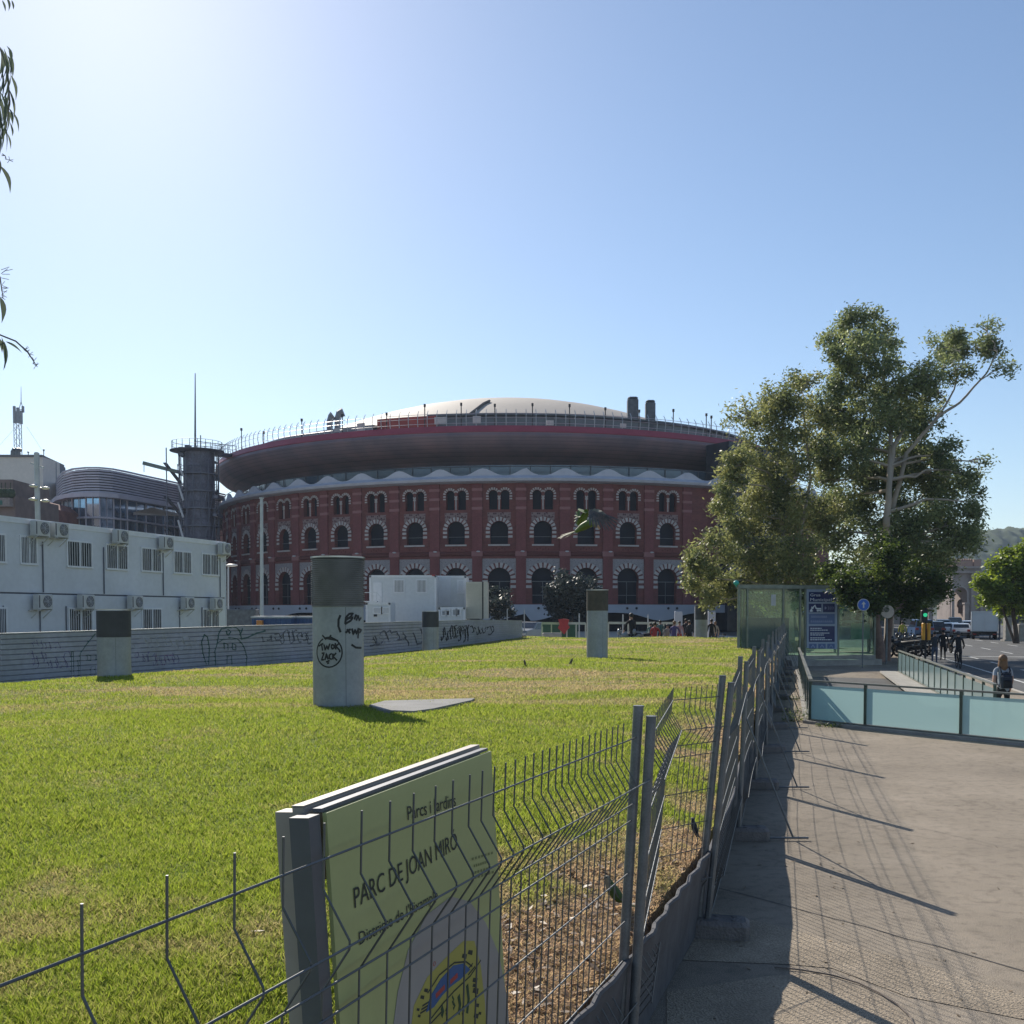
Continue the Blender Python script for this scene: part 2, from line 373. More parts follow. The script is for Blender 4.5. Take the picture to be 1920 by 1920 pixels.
g = MB(); g.prism(outer, (0,0,-.16), [[rA, rB, rD, rC]]); kind(g.build('path', m_path), 'structure')
g = MB(); a, b, c, d = rA, rB, rD, rC
lo = Vector((0,0,-2.6)); sl1 = .04
g.add([a+lo, b+lo, c-Vector((0,0,.01)), d-Vector((0,0,.01))], [(0,1,2,3)]); kind(g.build('ramp', m_path), 'structure')
g = MB()
for p_, q_ in ((a, b), (b, c), (d, a)):
    pl = p_+lo*(1 if p_ in (a, b) else .02); ql = q_+lo*(1 if q_ in (a, b) else .02)
    g.add([p_-Vector((0,0,.17)), q_-Vector((0,0,.17)), ql-Vector((0,0,.3)), pl-Vector((0,0,.3))], [(0,1,2,3)])
kind(g.build('ramp_wall', m_lconc), 'structure')
# bare concrete strip across the near end of the path and the dusty strip beside the side rail
m_strip = M('worn_concrete', (.33,.27,.20), .95, var=.22, scale=2.5, bump=.6, bscale=70, fine=.3)
g = MB(); c1 = [PZ(x, y, .004) for x, y in ((1300,1700),(1455,1735),(1700,1800),(1960,1880),(1990,1925),(1700,1868),(1560,1815),(1480,1808),(1280,1800))]
g.add(c1, [tuple(range(len(c1)))]); kind(g.build('path_concrete_strip', m_strip), 'structure')
g = MB(); c1 = [PZ(x, y, .004) for x, y in ((1250,1860),(1440,1830),(1530,1824),(1640,1864),(1700,1910),(1740,2100),(1250,2100))]
g.add(c1, [tuple(range(len(c1)))]); kind(g.build('path_gravel_patch', m_strip), 'structure')
g = MB(); c1 = [PZ(x, y, .004) for x, y in ((1474,1242),(1494,1242),(1512,1352),(1497,1362),(1472,1362))]
g.add(c1, [tuple(range(len(c1)))]); kind(g.build('path_dust_strip', m_strip), 'structure')
g = MB(); sm = [PZ(x, y, .0045) for x, y in ((1290,1652),(1380,1673),(1460,1694),(1540,1716),(1620,1736),(1700,1760),(1760,1774),(1850,1800),(1960,1832))]
ribbon(g, sm, .011, V3((0,0,1))); sm = [PZ(x, y, .0045) for x, y in ((1462,1490),(1560,1512),(1640,1530),(1760,1560),(1935,1600))]
ribbon(g, sm, .004, V3((0,0,1))); kind(g.build('path_seam', m_black), 'structure')
# road with lane markings
kx = lambda y: rD.x+KB+.272*(y-rD.y)
g = MB(); g.add([(kx(-20)+.15,-20,-.15),(kx(-20)+40,-20,-.15),(kx(330)+40,330,-.15),(kx(330)+.15-60,330,-.15),(kx(140)+.15,140,-.15)], [(0,1,2,3,4)]); kind(g.build('road', m_asph), 'structure')
g = MB(); g.bar((kx(-20)+.075,-20,-.08), (kx(70)+.075,70,-.08), .15, .16); kind(g.build('road_kerb', m_lconc), 'structure')
m_mark = M('road_paint', (.55,.55,.53), .8, var=.25, scale=3)
g = MB()
def strip(a, b, w_):
    a = Vector(a); b = Vector(b); n = Vector((-(b-a).y, (b-a).x, 0)).normalized()*w_/2; g.add([a-n, b-n, b+n, a+n], [(0,1,2,3)])
for k in (3.4, 6.8, 10.2):
    y = 14.
    while y < 130: strip((kx(y)+k, y, -.146), (kx(y+3.5)+k, y+3.5, -.146), .14); y += 7
strip((kx(10)+1.6, 10, -.146), (kx(62)+1.6, 62, -.146), .12)
strip((kx(60)+.5, 60, -.146), (kx(60)+13, 56.5, -.146), .35)
kind(g.build('road_markings', m_mark), 'structure')
# ---------------------------------------------------------------- grass blades and leaf litter
def blades(N, y0, y1, half, wid, hgt, name, mat, litter=False):
    Y = np.exp(rng.uniform(np.log(y0), np.log(y1), N)); X = Y*rng.uniform(-half, .32, N)-.2
    ok = X < np.array([lawn_edge(v) for v in Y])-.02
    X, Y = X[ok], Y[ok]; n = len(X); D = dryness(X, Y)
    Z = np.array([zl(a, b) for a, b in zip(X, Y)])
    dd = np.clip(D+rng.uniform(-.3, .3, n), 0, 1)
    if litter:
        keep = rng.uniform(0, 1, n) < np.clip(D*1.3-.25, 0, 1)*np.clip(2.0-(fxv(Y)-X), 0, 1)*np.clip((Y-3.7)/1.2, 0, 1); X, Y, Z, dd = X[keep], Y[keep], Z[keep], dd[keep]; n = len(X)
        a = rng.uniform(0, 2*np.pi, n); L = rng.uniform(.02, .055, n)*(Y/6)**.3; W = L*.28
        u = np.stack([np.cos(a), np.sin(a), rng.uniform(-.35, .35, n)], 1); v = np.stack([-np.sin(a), np.cos(a), rng.uniform(-.4, .4, n)], 1)
        c = np.stack([X, Y, Z+.012], 1)
        V = np.stack([c-u*L[:, None], c+v*W[:, None], c+u*L[:, None], c-v*W[:, None]], 1).reshape(-1, 3)
        Q = np.arange(4*n).reshape(n, 4)
        return kind(mesh_np(name, V, Q, mat, {'tone': np.repeat(rng.uniform(0, 1, n), 4), 'dry': np.repeat(dd*0, 4)}), 'stuff')
    clump = vnoise(X, Y, 6., 4)*.6+vnoise(X, Y, 1.3, 9)*.4
    h = hgt*rng.uniform(.45, 1.1, n)*(.55+.9*clump)*(1-.35*dd)*(Y/5)**.25; wd = wid*(Y/5)**.8*rng.uniform(.7, 1.3, n)
    a = rng.uniform(0, 2*np.pi, n); b = rng.uniform(0, 2*np.pi, n); le = rng.uniform(.15, .95, n)*h*(1+dd)
    px = np.stack([np.cos(a), np.sin(a), 0*a], 1)*(wd/2)[:, None]
    c = np.stack([X, Y, Z-.005], 1); mid = c+np.stack([np.cos(b)*le*.35, np.sin(b)*le*.35, h*.6], 1); tip = c+np.stack([np.cos(b)*le, np.sin(b)*le, h], 1)
    V = np.stack([c-px, c+px, mid+px*.8, tip, tip, mid-px*.8], 1)
    V = np.stack([c-px, c+px, mid+px*.8, tip, mid-px*.8], 1).reshape(-1, 3)
    k = np.arange(n)[:, None]*5; Q = k+np.array([[0,1,2,3,4]])
    return kind(mesh_np(name, V, Q, mat, {'tone': np.repeat(np.clip(rng.uniform(0, 1, n)*.7+clump*.3, 0, 1), 5), 'dry': np.repeat(dd, 5)}), 'stuff')
m_grass = leafmat('grass_blade', (.095,.155,.024), (.26,.325,.065), .57, dry=(.42,.32,.20))
m_litter = leafmat('dead_leaf', (.09,.05,.03), (.30,.20,.12), .3)
tag(blades(GRASS_N, 2.6, 66, .78, .0048, .042, 'grass', m_grass), 'short green grass of the park lawn', 'grass')
tag(blades(13000, 3., 24, .5, 0, 0, 'fallen_leaves', m_litter, True), 'brown dead leaves and straw scattered on the bare strip behind the fence', 'leaf litter')

# ---------------------------------------------------------------- mesh fence
FOLDS = (1.57, .45); AMP = .085
HZL = (1.78, 1.57, 1.45, 1.365, 1.10, .86, .66, .45, .24, .06)
def fold(z):
    d = 0
    for f in FOLDS:
        t = abs(z-f)
        if t < .13: d = max(d, AMP*(1-t/.13)) if t > .012 else AMP*.93
    return d
def fence_panel(a, b, la, lb, spacing, label, mid=None, name='fence_panel', r=.0033, warp=0., wires=None):
    """welded mesh panel between plan points a and b; la, lb: lean of the two end posts over their height; mid: a kink"""
    root = thing('mesh_fence', label, 'fence', a, group='wire mesh fence panels along the path')
    pl = [a]+([mid] if mid is not None else [])+[b]; ln = [0]
    for i in range(len(pl)-1): ln.append(ln[-1]+(pl[i+1]-pl[i]).length)
    n = max(6, int(ln[-1]/spacing))
    def pos(s, z, dn=0.):
        i = 0
        while i < len(pl)-2 and s > ln[i+1]: i += 1
        t = (s-ln[i])/(ln[i+1]-ln[i]); q = pl[i].lerp(pl[i+1], t); d = (pl[i+1]-pl[i]).normalized(); nn = Vector((d.y, -d.x, 0))
        T = s/ln[-1]; le = la.lerp(lb, T)
        return q+le*((z-1.87)/1.87)+nn*(dn+warp*math.sin(T*math.pi)*math.sin(z*1.6))+Vector((0, 0, z))
    near = a.y < 6; g = MB(); zz = [0.04, .32, .44, .46, .58, 1.0, 1.44, 1.56, 1.58, 1.70, FT]
    k = 5 if near else (4 if a.y < 16 else 3)
    ss = []; s = spacing
    while s < ln[-1]-.03: ss.append(s); s += spacing*(2.6 if mid is not None and s < ln[1] else 1)
    if wires:
        ss = []; d = (b-a).normalized()
        for px_w in wires:
            rr_ = ray(px_w, HZ); ss.append((a.x*rr_.y-a.y*rr_.x)/(d.y*rr_.x-d.x*rr_.y))
        ss = [q for q in ss if .02 < q < ln[-1]-.02]
    for s in ss:
        jit = random.uniform(-.004, .004)
        g.tube([pos(s+jit, z, fold(z)) for z in zz], r, k, caps=near)
    for z in HZL:
        cols = [ln[-1]*j/8 for j in range(9)]
        if mid is not None: cols = sorted(cols+[ln[1]])
        g.tube([pos(s, z, fold(z)+r*1.6) for s in cols], r*1.05, k, caps=False)
    g.build('wire_mesh', m_wire, root)
    for s in (0, ln[-1]):
        g = MB(); q0_, q1_ = pos(s, 0), pos(s, 1.88 if s == 0 else 1.93)
        g.tube([q0_, q1_], .0255, 14 if near else 8); g.tube([q1_, q1_+Vector((0,0,.006))], .027, 14 if near else 8)
        g.build('post', m_galv, root, smooth=True)
    return root
V3 = Vector
leans = [V3((0,0,0)), V3((.10,0,0)), V3((.17,0,0)), V3((.07,0,0)), V3((.04,0,0))]+[V3((random.uniform(-.02,.03),0,0)) for _ in range(nrest)]
gap = .05
ordn = ['', 'Second', 'Third', 'Fourth', 'Fifth', 'Sixth', 'Seventh', 'Eighth', 'Ninth', 'Tenth', 'Eleventh', 'Twelfth', 'Thirteenth']
for i in range(len(fpts)-1):
    a, b = fpts[i], fpts[i+1]; d = (b-a).normalized()
    lab = ('Nearest wire fence panel, crossing in front of the green park sign' if i == 0 else
           'Buckled wire fence panel just past the nearest pair of posts, kinked away from the path' if i == 1 else
           '%s wire fence panel along the path counted from the camera' % ordn[i])
    mid = None
    if i == 1: mk = PZ(1263, 1289, FT); mid = V3((mk.x, mk.y, 0))
    fence_panel(a+(V3((.06,-.03,0)) if i else V3((0,0,0))), b-d*.01, leans[i], leans[i+1], .2 if i == 0 else (.058 if i == 1 else .10), lab, mid, warp=0 if i < 2 else random.uniform(-.03, .03), wires=[-330,-160,-40,145,305,437,529,605,675,730,775,815,850,880,905,928,949,967,985,1002,1018,1031,1045,1057,1070,1082,1094,1106,1117,1128,1139,1150,1160,1170] if i == 0 else None)
# rubber and concrete feet
m_foot = M('foot_block', (.17,.155,.15), .95, var=.25, scale=6, bump=.5, bscale=50)
def foot(loc, rz, label):
    root = thing('ballast_block', label, 'fence foot', loc, rz, 'concrete feet of the wire fence')
    g = MB(); g.cbox(-.12, .36, -.12, .12, 0, .13, .03); 
    for x in (0, .12, .25): g.tube([(x,-.05,.128),(x,-.05,.136)], .022, 8); g.tube([(x,.05,.128),(x,.05,.136)], .022, 8)
    g.build('block', m_foot, root, world=False)
    return root
for i in range(1, len(fpts)):
    ft = fpts[i]-leans[i]; rzz = random.uniform(-.25, .15)
    foot(V3((ft.x+.02, ft.y, .002)), rzz, 'Perforated concrete foot under the %s pair of fence posts from the camera' % ['', 'first', 'second', 'third', 'fourth', 'fifth', 'sixth', 'seventh', 'eighth', 'ninth', 'tenth', 'eleventh', 'twelfth', 'last'][i])
    if i >= 3:      # raking stays behind the posts
        root = thing('steel_prop', 'Slanting steel stay propping the %s pair of fence posts' % ['', '', '', 'third', 'fourth', 'fifth', 'sixth', 'seventh', 'eighth', 'ninth', 'tenth', 'eleventh', 'twelfth', 'last'][i], 'stay', V3((ft.x, ft.y, 0)), group='steel stays propping the fence')
        g = MB(); g.tube([ft+V3((.05,0,1.5)), ft+V3((.62,-.1,.03))], .011, 6); g.build('rod', m_galv, root)
        g = MB(); g.tube([ft+V3((.35,-.1,.03)), ft+V3((.78,-.1,.03))], .012, 6); g.cb = 0; g.build('base_rod', m_galv, root)
# grey sheeting along the bank behind the fence
m_tarp = M('grey_sheeting', (.085,.085,.093), .75, var=.2, scale=2.5, bump=.3, bscale=8, fine=.1)
def tarp(i0, i1, label):
    a, b = fpts[i0], fpts[i1]; root = tag(MB().build('ground_sheeting', m_tarp), label, 'sheeting', 'grey sheeting tied behind the fence') if False else None
    g = MB(); n = 26; rows = 7; vs = []
    for j in range(n+1):
        Y = lerp(a.y, b.y, j/n); x = fence_x(Y)
        le = leans[i0].lerp(leans[i1], j/n)
        top = zl(x-.35, Y)+.02+.018*math.sin(Y*1.6)+.005*math.sin(Y*5.3)
        xt = lawn_edge(Y)+.03
        for k in range(rows+1):
            t = k/rows; z = lerp(.02, top, t)
            xx = lerp(x-.03-le.x*.8, xt+.05, t**1.5)+.012*math.sin(Y*17+k)*t
            vs.append((xx, Y, z))
    m_ = rows+1; fs = [(j*m_+k, (j+1)*m_+k, (j+1)*m_+k+1, j*m_+k+1) for j in range(n) for k in range(rows)]
    # rolled hem along the top
    g.add(vs, fs); g.tube([V3(vs[j*m_+rows])+V3((-.005,0,.0)) for j in range(n+1)], .016, 6)
    o = g.build('ground_sheeting', m_tarp, smooth=True); tag(o, label, 'sheeting', 'grey sheeting tied behind the fence')
tarp(0, 1, 'Grey sheeting with a rolled hem behind the nearest fence panel')
tarp(1, 2, 'Grey sheeting sagging behind the buckled fence panel')
tarp(2, 5, 'Grey sheeting along the bank behind the third to fifth fence panels')
tarp(5, len(fpts)-1, 'Grey sheeting along the bank at the far end of the fence')
# loose cable on the path
g = MB(); cp = [(1452,1813),(1500,1818),(1560,1828),(1610,1843),(1650,1862),(1684,1884),(1706,1905),(1718,1930),(1722,1975)]
g.tube([PZ(x, y, .012) for x, y in cp], .0055, 6); tag(g.build('cable', M('cable', (.16,.13,.11), .7), smooth=True), 'thin loose cable curving over the path in the foreground', 'cable')
# small fallen things on the path
g = MB()
for k in range(70):
    x = random.uniform(1460, 1915); y = random.uniform(1420, 1915); p = PZ(x, y, .006); a = random.uniform(0, 6.3); s_ = random.uniform(.008, .03)
    d1 = V3((math.cos(a), math.sin(a), .2))*s_; d2 = V3((-math.sin(a), math.cos(a), random.uniform(-.3,.5)))*s_*.35; g.add([p-d1, p+d2, p+d1, p-d2], [(0,1,2,3)])
for k in range(60):
    Y = random.uniform(3.2, 12); p = V3((fence_x(Y)+random.uniform(.05, 1.0), Y, .008)); a = random.uniform(0, 6.3); s_ = random.uniform(.01, .03)
    d1 = V3((math.cos(a), math.sin(a), .2))*s_; d2 = V3((-math.sin(a), math.cos(a), .3))*s_*.4; g.add([p-d1, p+d2, p+d1, p-d2], [(0,1,2,3)])
kind(tag(g.build('litter', M('litter', (.2,.15,.1), .9, var=.5, scale=30)), 'dry leaves and grit scattered on the path', 'litter'), 'stuff')

# ---------------------------------------------------------------- park sign
m_lime = M('sign_face', (.37,.40,.17), .45, var=.05, scale=2, spec=.4, fine=.02)
m_frame = M('sign_frame', (.36,.32,.29), .6, .2, var=.12, scale=5)
m_framed = M('sign_post', (.12,.125,.14), .55, .3, var=.15, scale=6)
m_ink = M('sign_ink', (.02,.028,.025), .6)
SA = P(612, 1519, 2.66); SB = P(921, 1412, 3.86); zs = (SA.z+SB.z)/2
SA.z = SB.z = zs; su = (SB-SA).normalized(); sv = V3((-.058,0,1)); sn = su.cross(sv).normalized()
if sn.y > 0: sn = -sn
SL = (SB-SA).length
sign = thing('park_sign', 'lime green park notice board with a map behind the nearest fence panel', 'sign', V3((SA.x, SA.y, 0)))
g = MB(); g.prism([SA+sv*-1.75, SA+su*SL+sv*-1.75, SB, SA], -sn*.012); g.build('sign_board', m_lime, sign)
g = MB(); g.prism([SA+sv*.002-sn*.013, SB+sv*.002-sn*.013, SB+sv*.002-sn*.04, SA+sv*.002-sn*.04], sv*.010)
g.prism([SA-su*.07-sn*.013, SA-su*.012-sn*.013, SA-su*.012-sn*.07, SA-su*.07-sn*.07], -sv*1.85); g.build('front_frame', m_framed, sign)
BO = V3((-.045, .06, 0))
g = MB(); a = SA+BO+sv*.0; b = SB+BO
g.prism([a-su*.05-sv*.2, b-sv*.2, b+sv*.012, a-su*.05+sv*.012], -sn*.035)
g.prism([a-su*.05+sv*.013, b+sv*.013, b+sv*.013-sn*.036, a-su*.05+sv*.013-sn*.036], sv*.004); g.build('rear_board', m_frame, sign)
for t, w_ in ((-.052, .055), (SL-.12, .11)):
    g = MB(); q = a+su*t+sn*.004; g.prism([q, q+su*w_, q+su*w_-sn*.09, q-sn*.09], -sv*1.9); g.build('post', m_frame if t < 0 else m_framed, sign)  # left post painted in the lighter frame colour to stand for its lit side
def SP(x, y): return PP(x, y, SA, sn)
def sign_text(body, x0, y0, x1, y1, hpx, mat, name='lettering'):
    a_ = SP(x0, y0); b_ = SP(x1, y1); uu = (b_-a_); h_ = (SP(x0, y0-hpx)-a_).length
    text(body, mat, sign, name, a_+sn*.001, uu.normalized(), sv, sn, uu.length, h_)
sign_text('Parcs i Jardins', 764, 1538, 854, 1511, 28, m_ink)
sign_text('PARC DE JOAN MIRÓ', 664, 1703, 857, 1590, 41, m_ink)
sign_text("Districte de l'Eixample", 673, 1772, 820, 1686, 26, m_ink)
def sign_poly(pts, mat, name, lift):
    g = MB(); g.prism([SP(x, y)+sn*lift for x, y in pts], sn*.0008); return g.build(name, mat, sign)
m_sgrey = M('sign_grey', (.30,.285,.27), .5, var=.03); m_solive = M('sign_olive', (.36,.33,.07), .5, var=.04)
m_sblue = M('sign_blue', (.02,.09,.25), .5); m_sred = M('sign_red', (.35,.04,.04), .5); m_sgr = M('sign_green', (.02,.06,.03), .6)
sign_poly([(732,1960),(745,1860),(765,1780),(800,1715),(845,1681),(880,1690),(910,1730),(935,1790),(950,1870),(957,1960)], m_sgrey, 'grey_arch', .001)
sign_poly([(765,1960),(775,1885),(800,1832),(840,1790),(868,1764),(888,1764),(900,1810),(908,1880),(912,1960)], m_solive, 'map_ground', .002)
sign_poly([(797,1898),(805,1868),(825,1835),(848,1810),(868,1806),(880,1818),(862,1836),(843,1850),(826,1868),(812,1888)], m_sblue, 'map_pond', .003)
g = MB()
for pts in ([(800,1862),(822,1828),(850,1805),(872,1803),(884,1812)], [(790,1886),(808,1875)], [(788,1893),(806,1882)], [(786,1900),(803,1889)], [(872,1822),(885,1806)], [(876,1828),(889,1812)],
            [(806,1910),(830,1880),(850,1858),(880,1830),(900,1800)], [(800,1925),(830,1893)]):
    ribbon(g, [SP(x, y)+sn*.0035 for x, y in pts], .006, sn)
for x, y, s_ in ((790,1870,4),(797,1857,4),(869,1793,5),(880,1786,5),(889,1838,5),(890,1858,6),(888,1848,4),(893,1885,4),(891,1905,5),(784,1905,3),(782,1893,3),(898,1900,3),(880,1925,5)):
    g.add([SP(x-s_,y+s_*.5)+sn*.0036, SP(x+s_*.7,y+s_)+sn*.0036, SP(x+s_,y-s_*.8)+sn*.0036, SP(x-s_*.6,y-s_)+sn*.0036], [(0,1,2,3)])
g.build('map_line', m_ink, sign)
g = MB()
for x, y0, y1, w_ in ((826,1888,1906,.02),(834,1892,1902,.012),(848,1880,1892,.012),(858,1866,1902,.022),(865,1888,1903,.016),(874,1846,1900,.022),(846,1868,1880,.01)):
    ribbon(g, [SP(x, y1)+sn*.0036, SP(x+3, (y0+y1)/2)+sn*.0036, SP(x, y0)+sn*.0036], w_, sn)
g.build('map_tree_marks', m_sgr, sign)
sign_text('0', 811, 1813, 816, 1809, 9, m_sred, 'map_number'); sign_text('0', 810, 1917, 817, 1912, 10, m_sred, 'map_number')
for (xa, ya), (xb, yb) in (((815,1868),(832,1850)),((842,1842),(856,1828))): g = MB(); ribbon(g, [SP(xa,ya)+sn*.004, SP(xb,yb)+sn*.004], .016, sn); g.build('map_route', m_sred, sign)
g = MB()
for (x0, y0, x1, y1) in ((884,1611,926,1598),(888,1624,916,1615),(884,1638,922,1626),(882,1648,928,1634)):
    for k in range(7):
        t = k/7; xa = lerp(x0, x1, t); ya = lerp(y0, y1, t); ribbon(g, [SP(xa, ya)+sn*.001, SP(lerp(x0, x1, t+.09), lerp(y0, y1, t+.09))+sn*.001], .009, sn)
g.build('small_print', M('faded_ink', (.17,.19,.07), .6), sign)
# ================================================================ round brick arena
AC = V3((X_(985, 177), 177, 0)); AR = 50.0; BAY = .1086; TH0 = .0305
arena = thing('arena', 'huge round red brick arena with striped horseshoe windows and a saucer shaped roof terrace', 'building', AC)
m_brick, tB, bB = newmat('arena_brick'); NL = tB.nodes; LL = tB.links; tc = NL.new('ShaderNodeTexCoord')
bk = NL.new('ShaderNodeTexBrick'); bk.inputs['Scale'].default_value = 1.0; bk.inputs['Brick Width'].default_value = .55; bk.inputs['Row Height'].default_value = .16; bk.inputs['Mortar Size'].default_value = .012
bk.inputs['Color1'].default_value = (.165,.047,.040,1); bk.inputs['Color2'].default_value = (.205,.060,.049,1); bk.inputs['Mortar'].default_value = (.16,.08,.075,1)
mp = NL.new('ShaderNodeVectorMath'); mp.operation = 'MULTIPLY'
# cylinder unwrap so the courses run round the wall
sx = NL.new('ShaderNodeSeparateXYZ'); LL.new(tc.outputs['Object'], sx.inputs[0])
a2 = NL.new('ShaderNodeMath'); a2.operation = 'ARCTAN2'; LL.new(sx.outputs[0], a2.inputs[0]); LL.new(sx.outputs[1], a2.inputs[1])
ml = NL.new('ShaderNodeMath'); ml.operation = 'MULTIPLY'; ml.inputs[1].default_value = 50; LL.new(a2.outputs[0], ml.inputs[0])
cb = NL.new('ShaderNodeCombineXYZ'); LL.new(ml.outputs[0], cb.inputs[0]); LL.new(sx.outputs[2], cb.inputs[1]); LL.new(cb.outputs[0], bk.inputs['Vector'])
stn = ramp(nz(.5, 7), [(.3, (.72,.72,.74)), (.55, (1,1,1)), (.75, (1.18,1.12,1.1))])
mu = NL.new('ShaderNodeMix'); mu.data_type = 'RGBA'; mu.blend_type = 'MULTIPLY'; mu.inputs[0].default_value = 1; LL.new(bk.outputs[0], mu.inputs[6]); LL.new(stn, mu.inputs[7])
LL.new(mu.outputs[2], bB.inputs['Base Color']); bB.inputs['Roughness'].default_value = .9
m_pil = M('brick_pilaster', (.19,.062,.06), .9, var=.15, scale=.8, fine=.12, bscale=6)
m_band = M('pink_band', (.30,.14,.135), .9, var=.12, scale=1)
m_vous = M('white_voussoir', (.46,.42,.40), .85, var=.15, scale=2, fine=.1, bscale=10)
m_pane = M('arena_window', (.012,.014,.022), .5, var=.4, scale=.5, spec=.12)
m_reveal = M('brick_reveal', (.12,.035,.03), .9)
m_tile, tT, bT = newmat('arena_tiles'); NL = tT.nodes; LL = tT.links; tc = NL.new('ShaderNodeTexCoord')
vo = NL.new('ShaderNodeTexVoronoi'); vo.inputs['Scale'].default_value = 5.5; LL.new(tc.outputs['Object'], vo.inputs['Vector'])
LL.new(ramp(vo.outputs['Distance'], [(.15, (.03,.03,.06)), (.32, (.33,.30,.30)), (.7, (.26,.23,.23))]), bT.inputs['Base Color']); bT.inputs['Roughness'].default_value = .6
m_lat, tT, bT = newmat('arena_lattice'); NL = tT.nodes; LL = tT.links; tc = NL.new('ShaderNodeTexCoord')
vo = NL.new('ShaderNodeTexVoronoi'); vo.inputs['Scale'].default_value = 3.4; LL.new(tc.outputs['Object'], vo.inputs['Vector'])
LL.new(ramp(vo.outputs['Distance'], [(.16, (.02,.015,.02)), (.3, (.11,.045,.045)), (.5, (.24,.17,.16))]), bT.inputs['Base Color']); bT.inputs['Roughness'].default_value = .85
def arc(cx, cz, r, a0, a1, n=10): return [(cx+r*math.cos(a0+(a1-a0)*i/n), cz+r*math.sin(a0+(a1-a0)*i/n)) for i in range(n+1)]
def arch_hole(cx, z0, hw, zs_, r):
    """round-headed (slightly horseshoe) opening"""
    a = math.acos(min(1, hw/r)) if r > hw else 0
    return [(cx-hw, z0), (cx+hw, z0)]+arc(cx, zs_, r, -a, math.pi+a, 14)
W2 = AR*math.sin(BAY/2)
WIN = {  # kind: holes, voussoir fans (cx, zs, rin, rout, n, stem bottom)
 'low': dict(h=[arch_hole(0, 3.45, 1.32, 6.5, 1.42)], fans=[(0, 6.5, 1.44, 2.05, 9, 5.2)]),
 'mid': dict(h=[arch_hole(0, 10.85, 1.10, 12.55, 1.14)], fans=[(0, 12.55, 1.16, 1.66, 9, 11.6)]),
 'top': dict(h=[arch_hole(-.74, 15.1, .52, 16.95, .56), arch_hole(.74, 15.1, .52, 16.95, .56)], fans=[(-.74, 16.95, .58, .88, 7, 16.3), (.74, 16.95, .58, .88, 7, 16.3)])}
def mtx(th, r=AR*math.cos(BAY/2)): return Matrix.Translation((r*math.sin(th), -r*math.cos(th), 0)) @ Matrix.Rotation(th, 4, 'Z')
bays = [TH0+n*BAY for n in range(-14, 4)]
wall = MB()
for th in bays:
    wall.T = mtx(th)
    holes = [[V3((x, 0, z)) for x, z in h] for k in WIN.values() for h in k['h']]
    wall.mi = 0; wall.prism([V3((-W2,0,3.2)), V3((W2,0,3.2)), V3((W2,0,18.4)), V3((-W2,0,18.4))], V3((0,.7,0)), holes)
wall.T = Matrix(); t_end = bays[-1]+BAY/2; t_start = bays[0]-BAY/2
wall.lathe([(AR*math.cos(.03), 3.2), (AR*math.cos(.03), 18.4)], 76, t_end, t_start+2*math.pi)
wall.build('brick_wall', m_brick, arena, world=False)
g = MB(); g.lathe([(AR-.05, 9.35), (AR+.16, 9.5), (AR+.16, 9.75), (AR-.05, 9.95)], 116, t_start, t_end); g.build('string_course', m_reveal, arena, world=False)
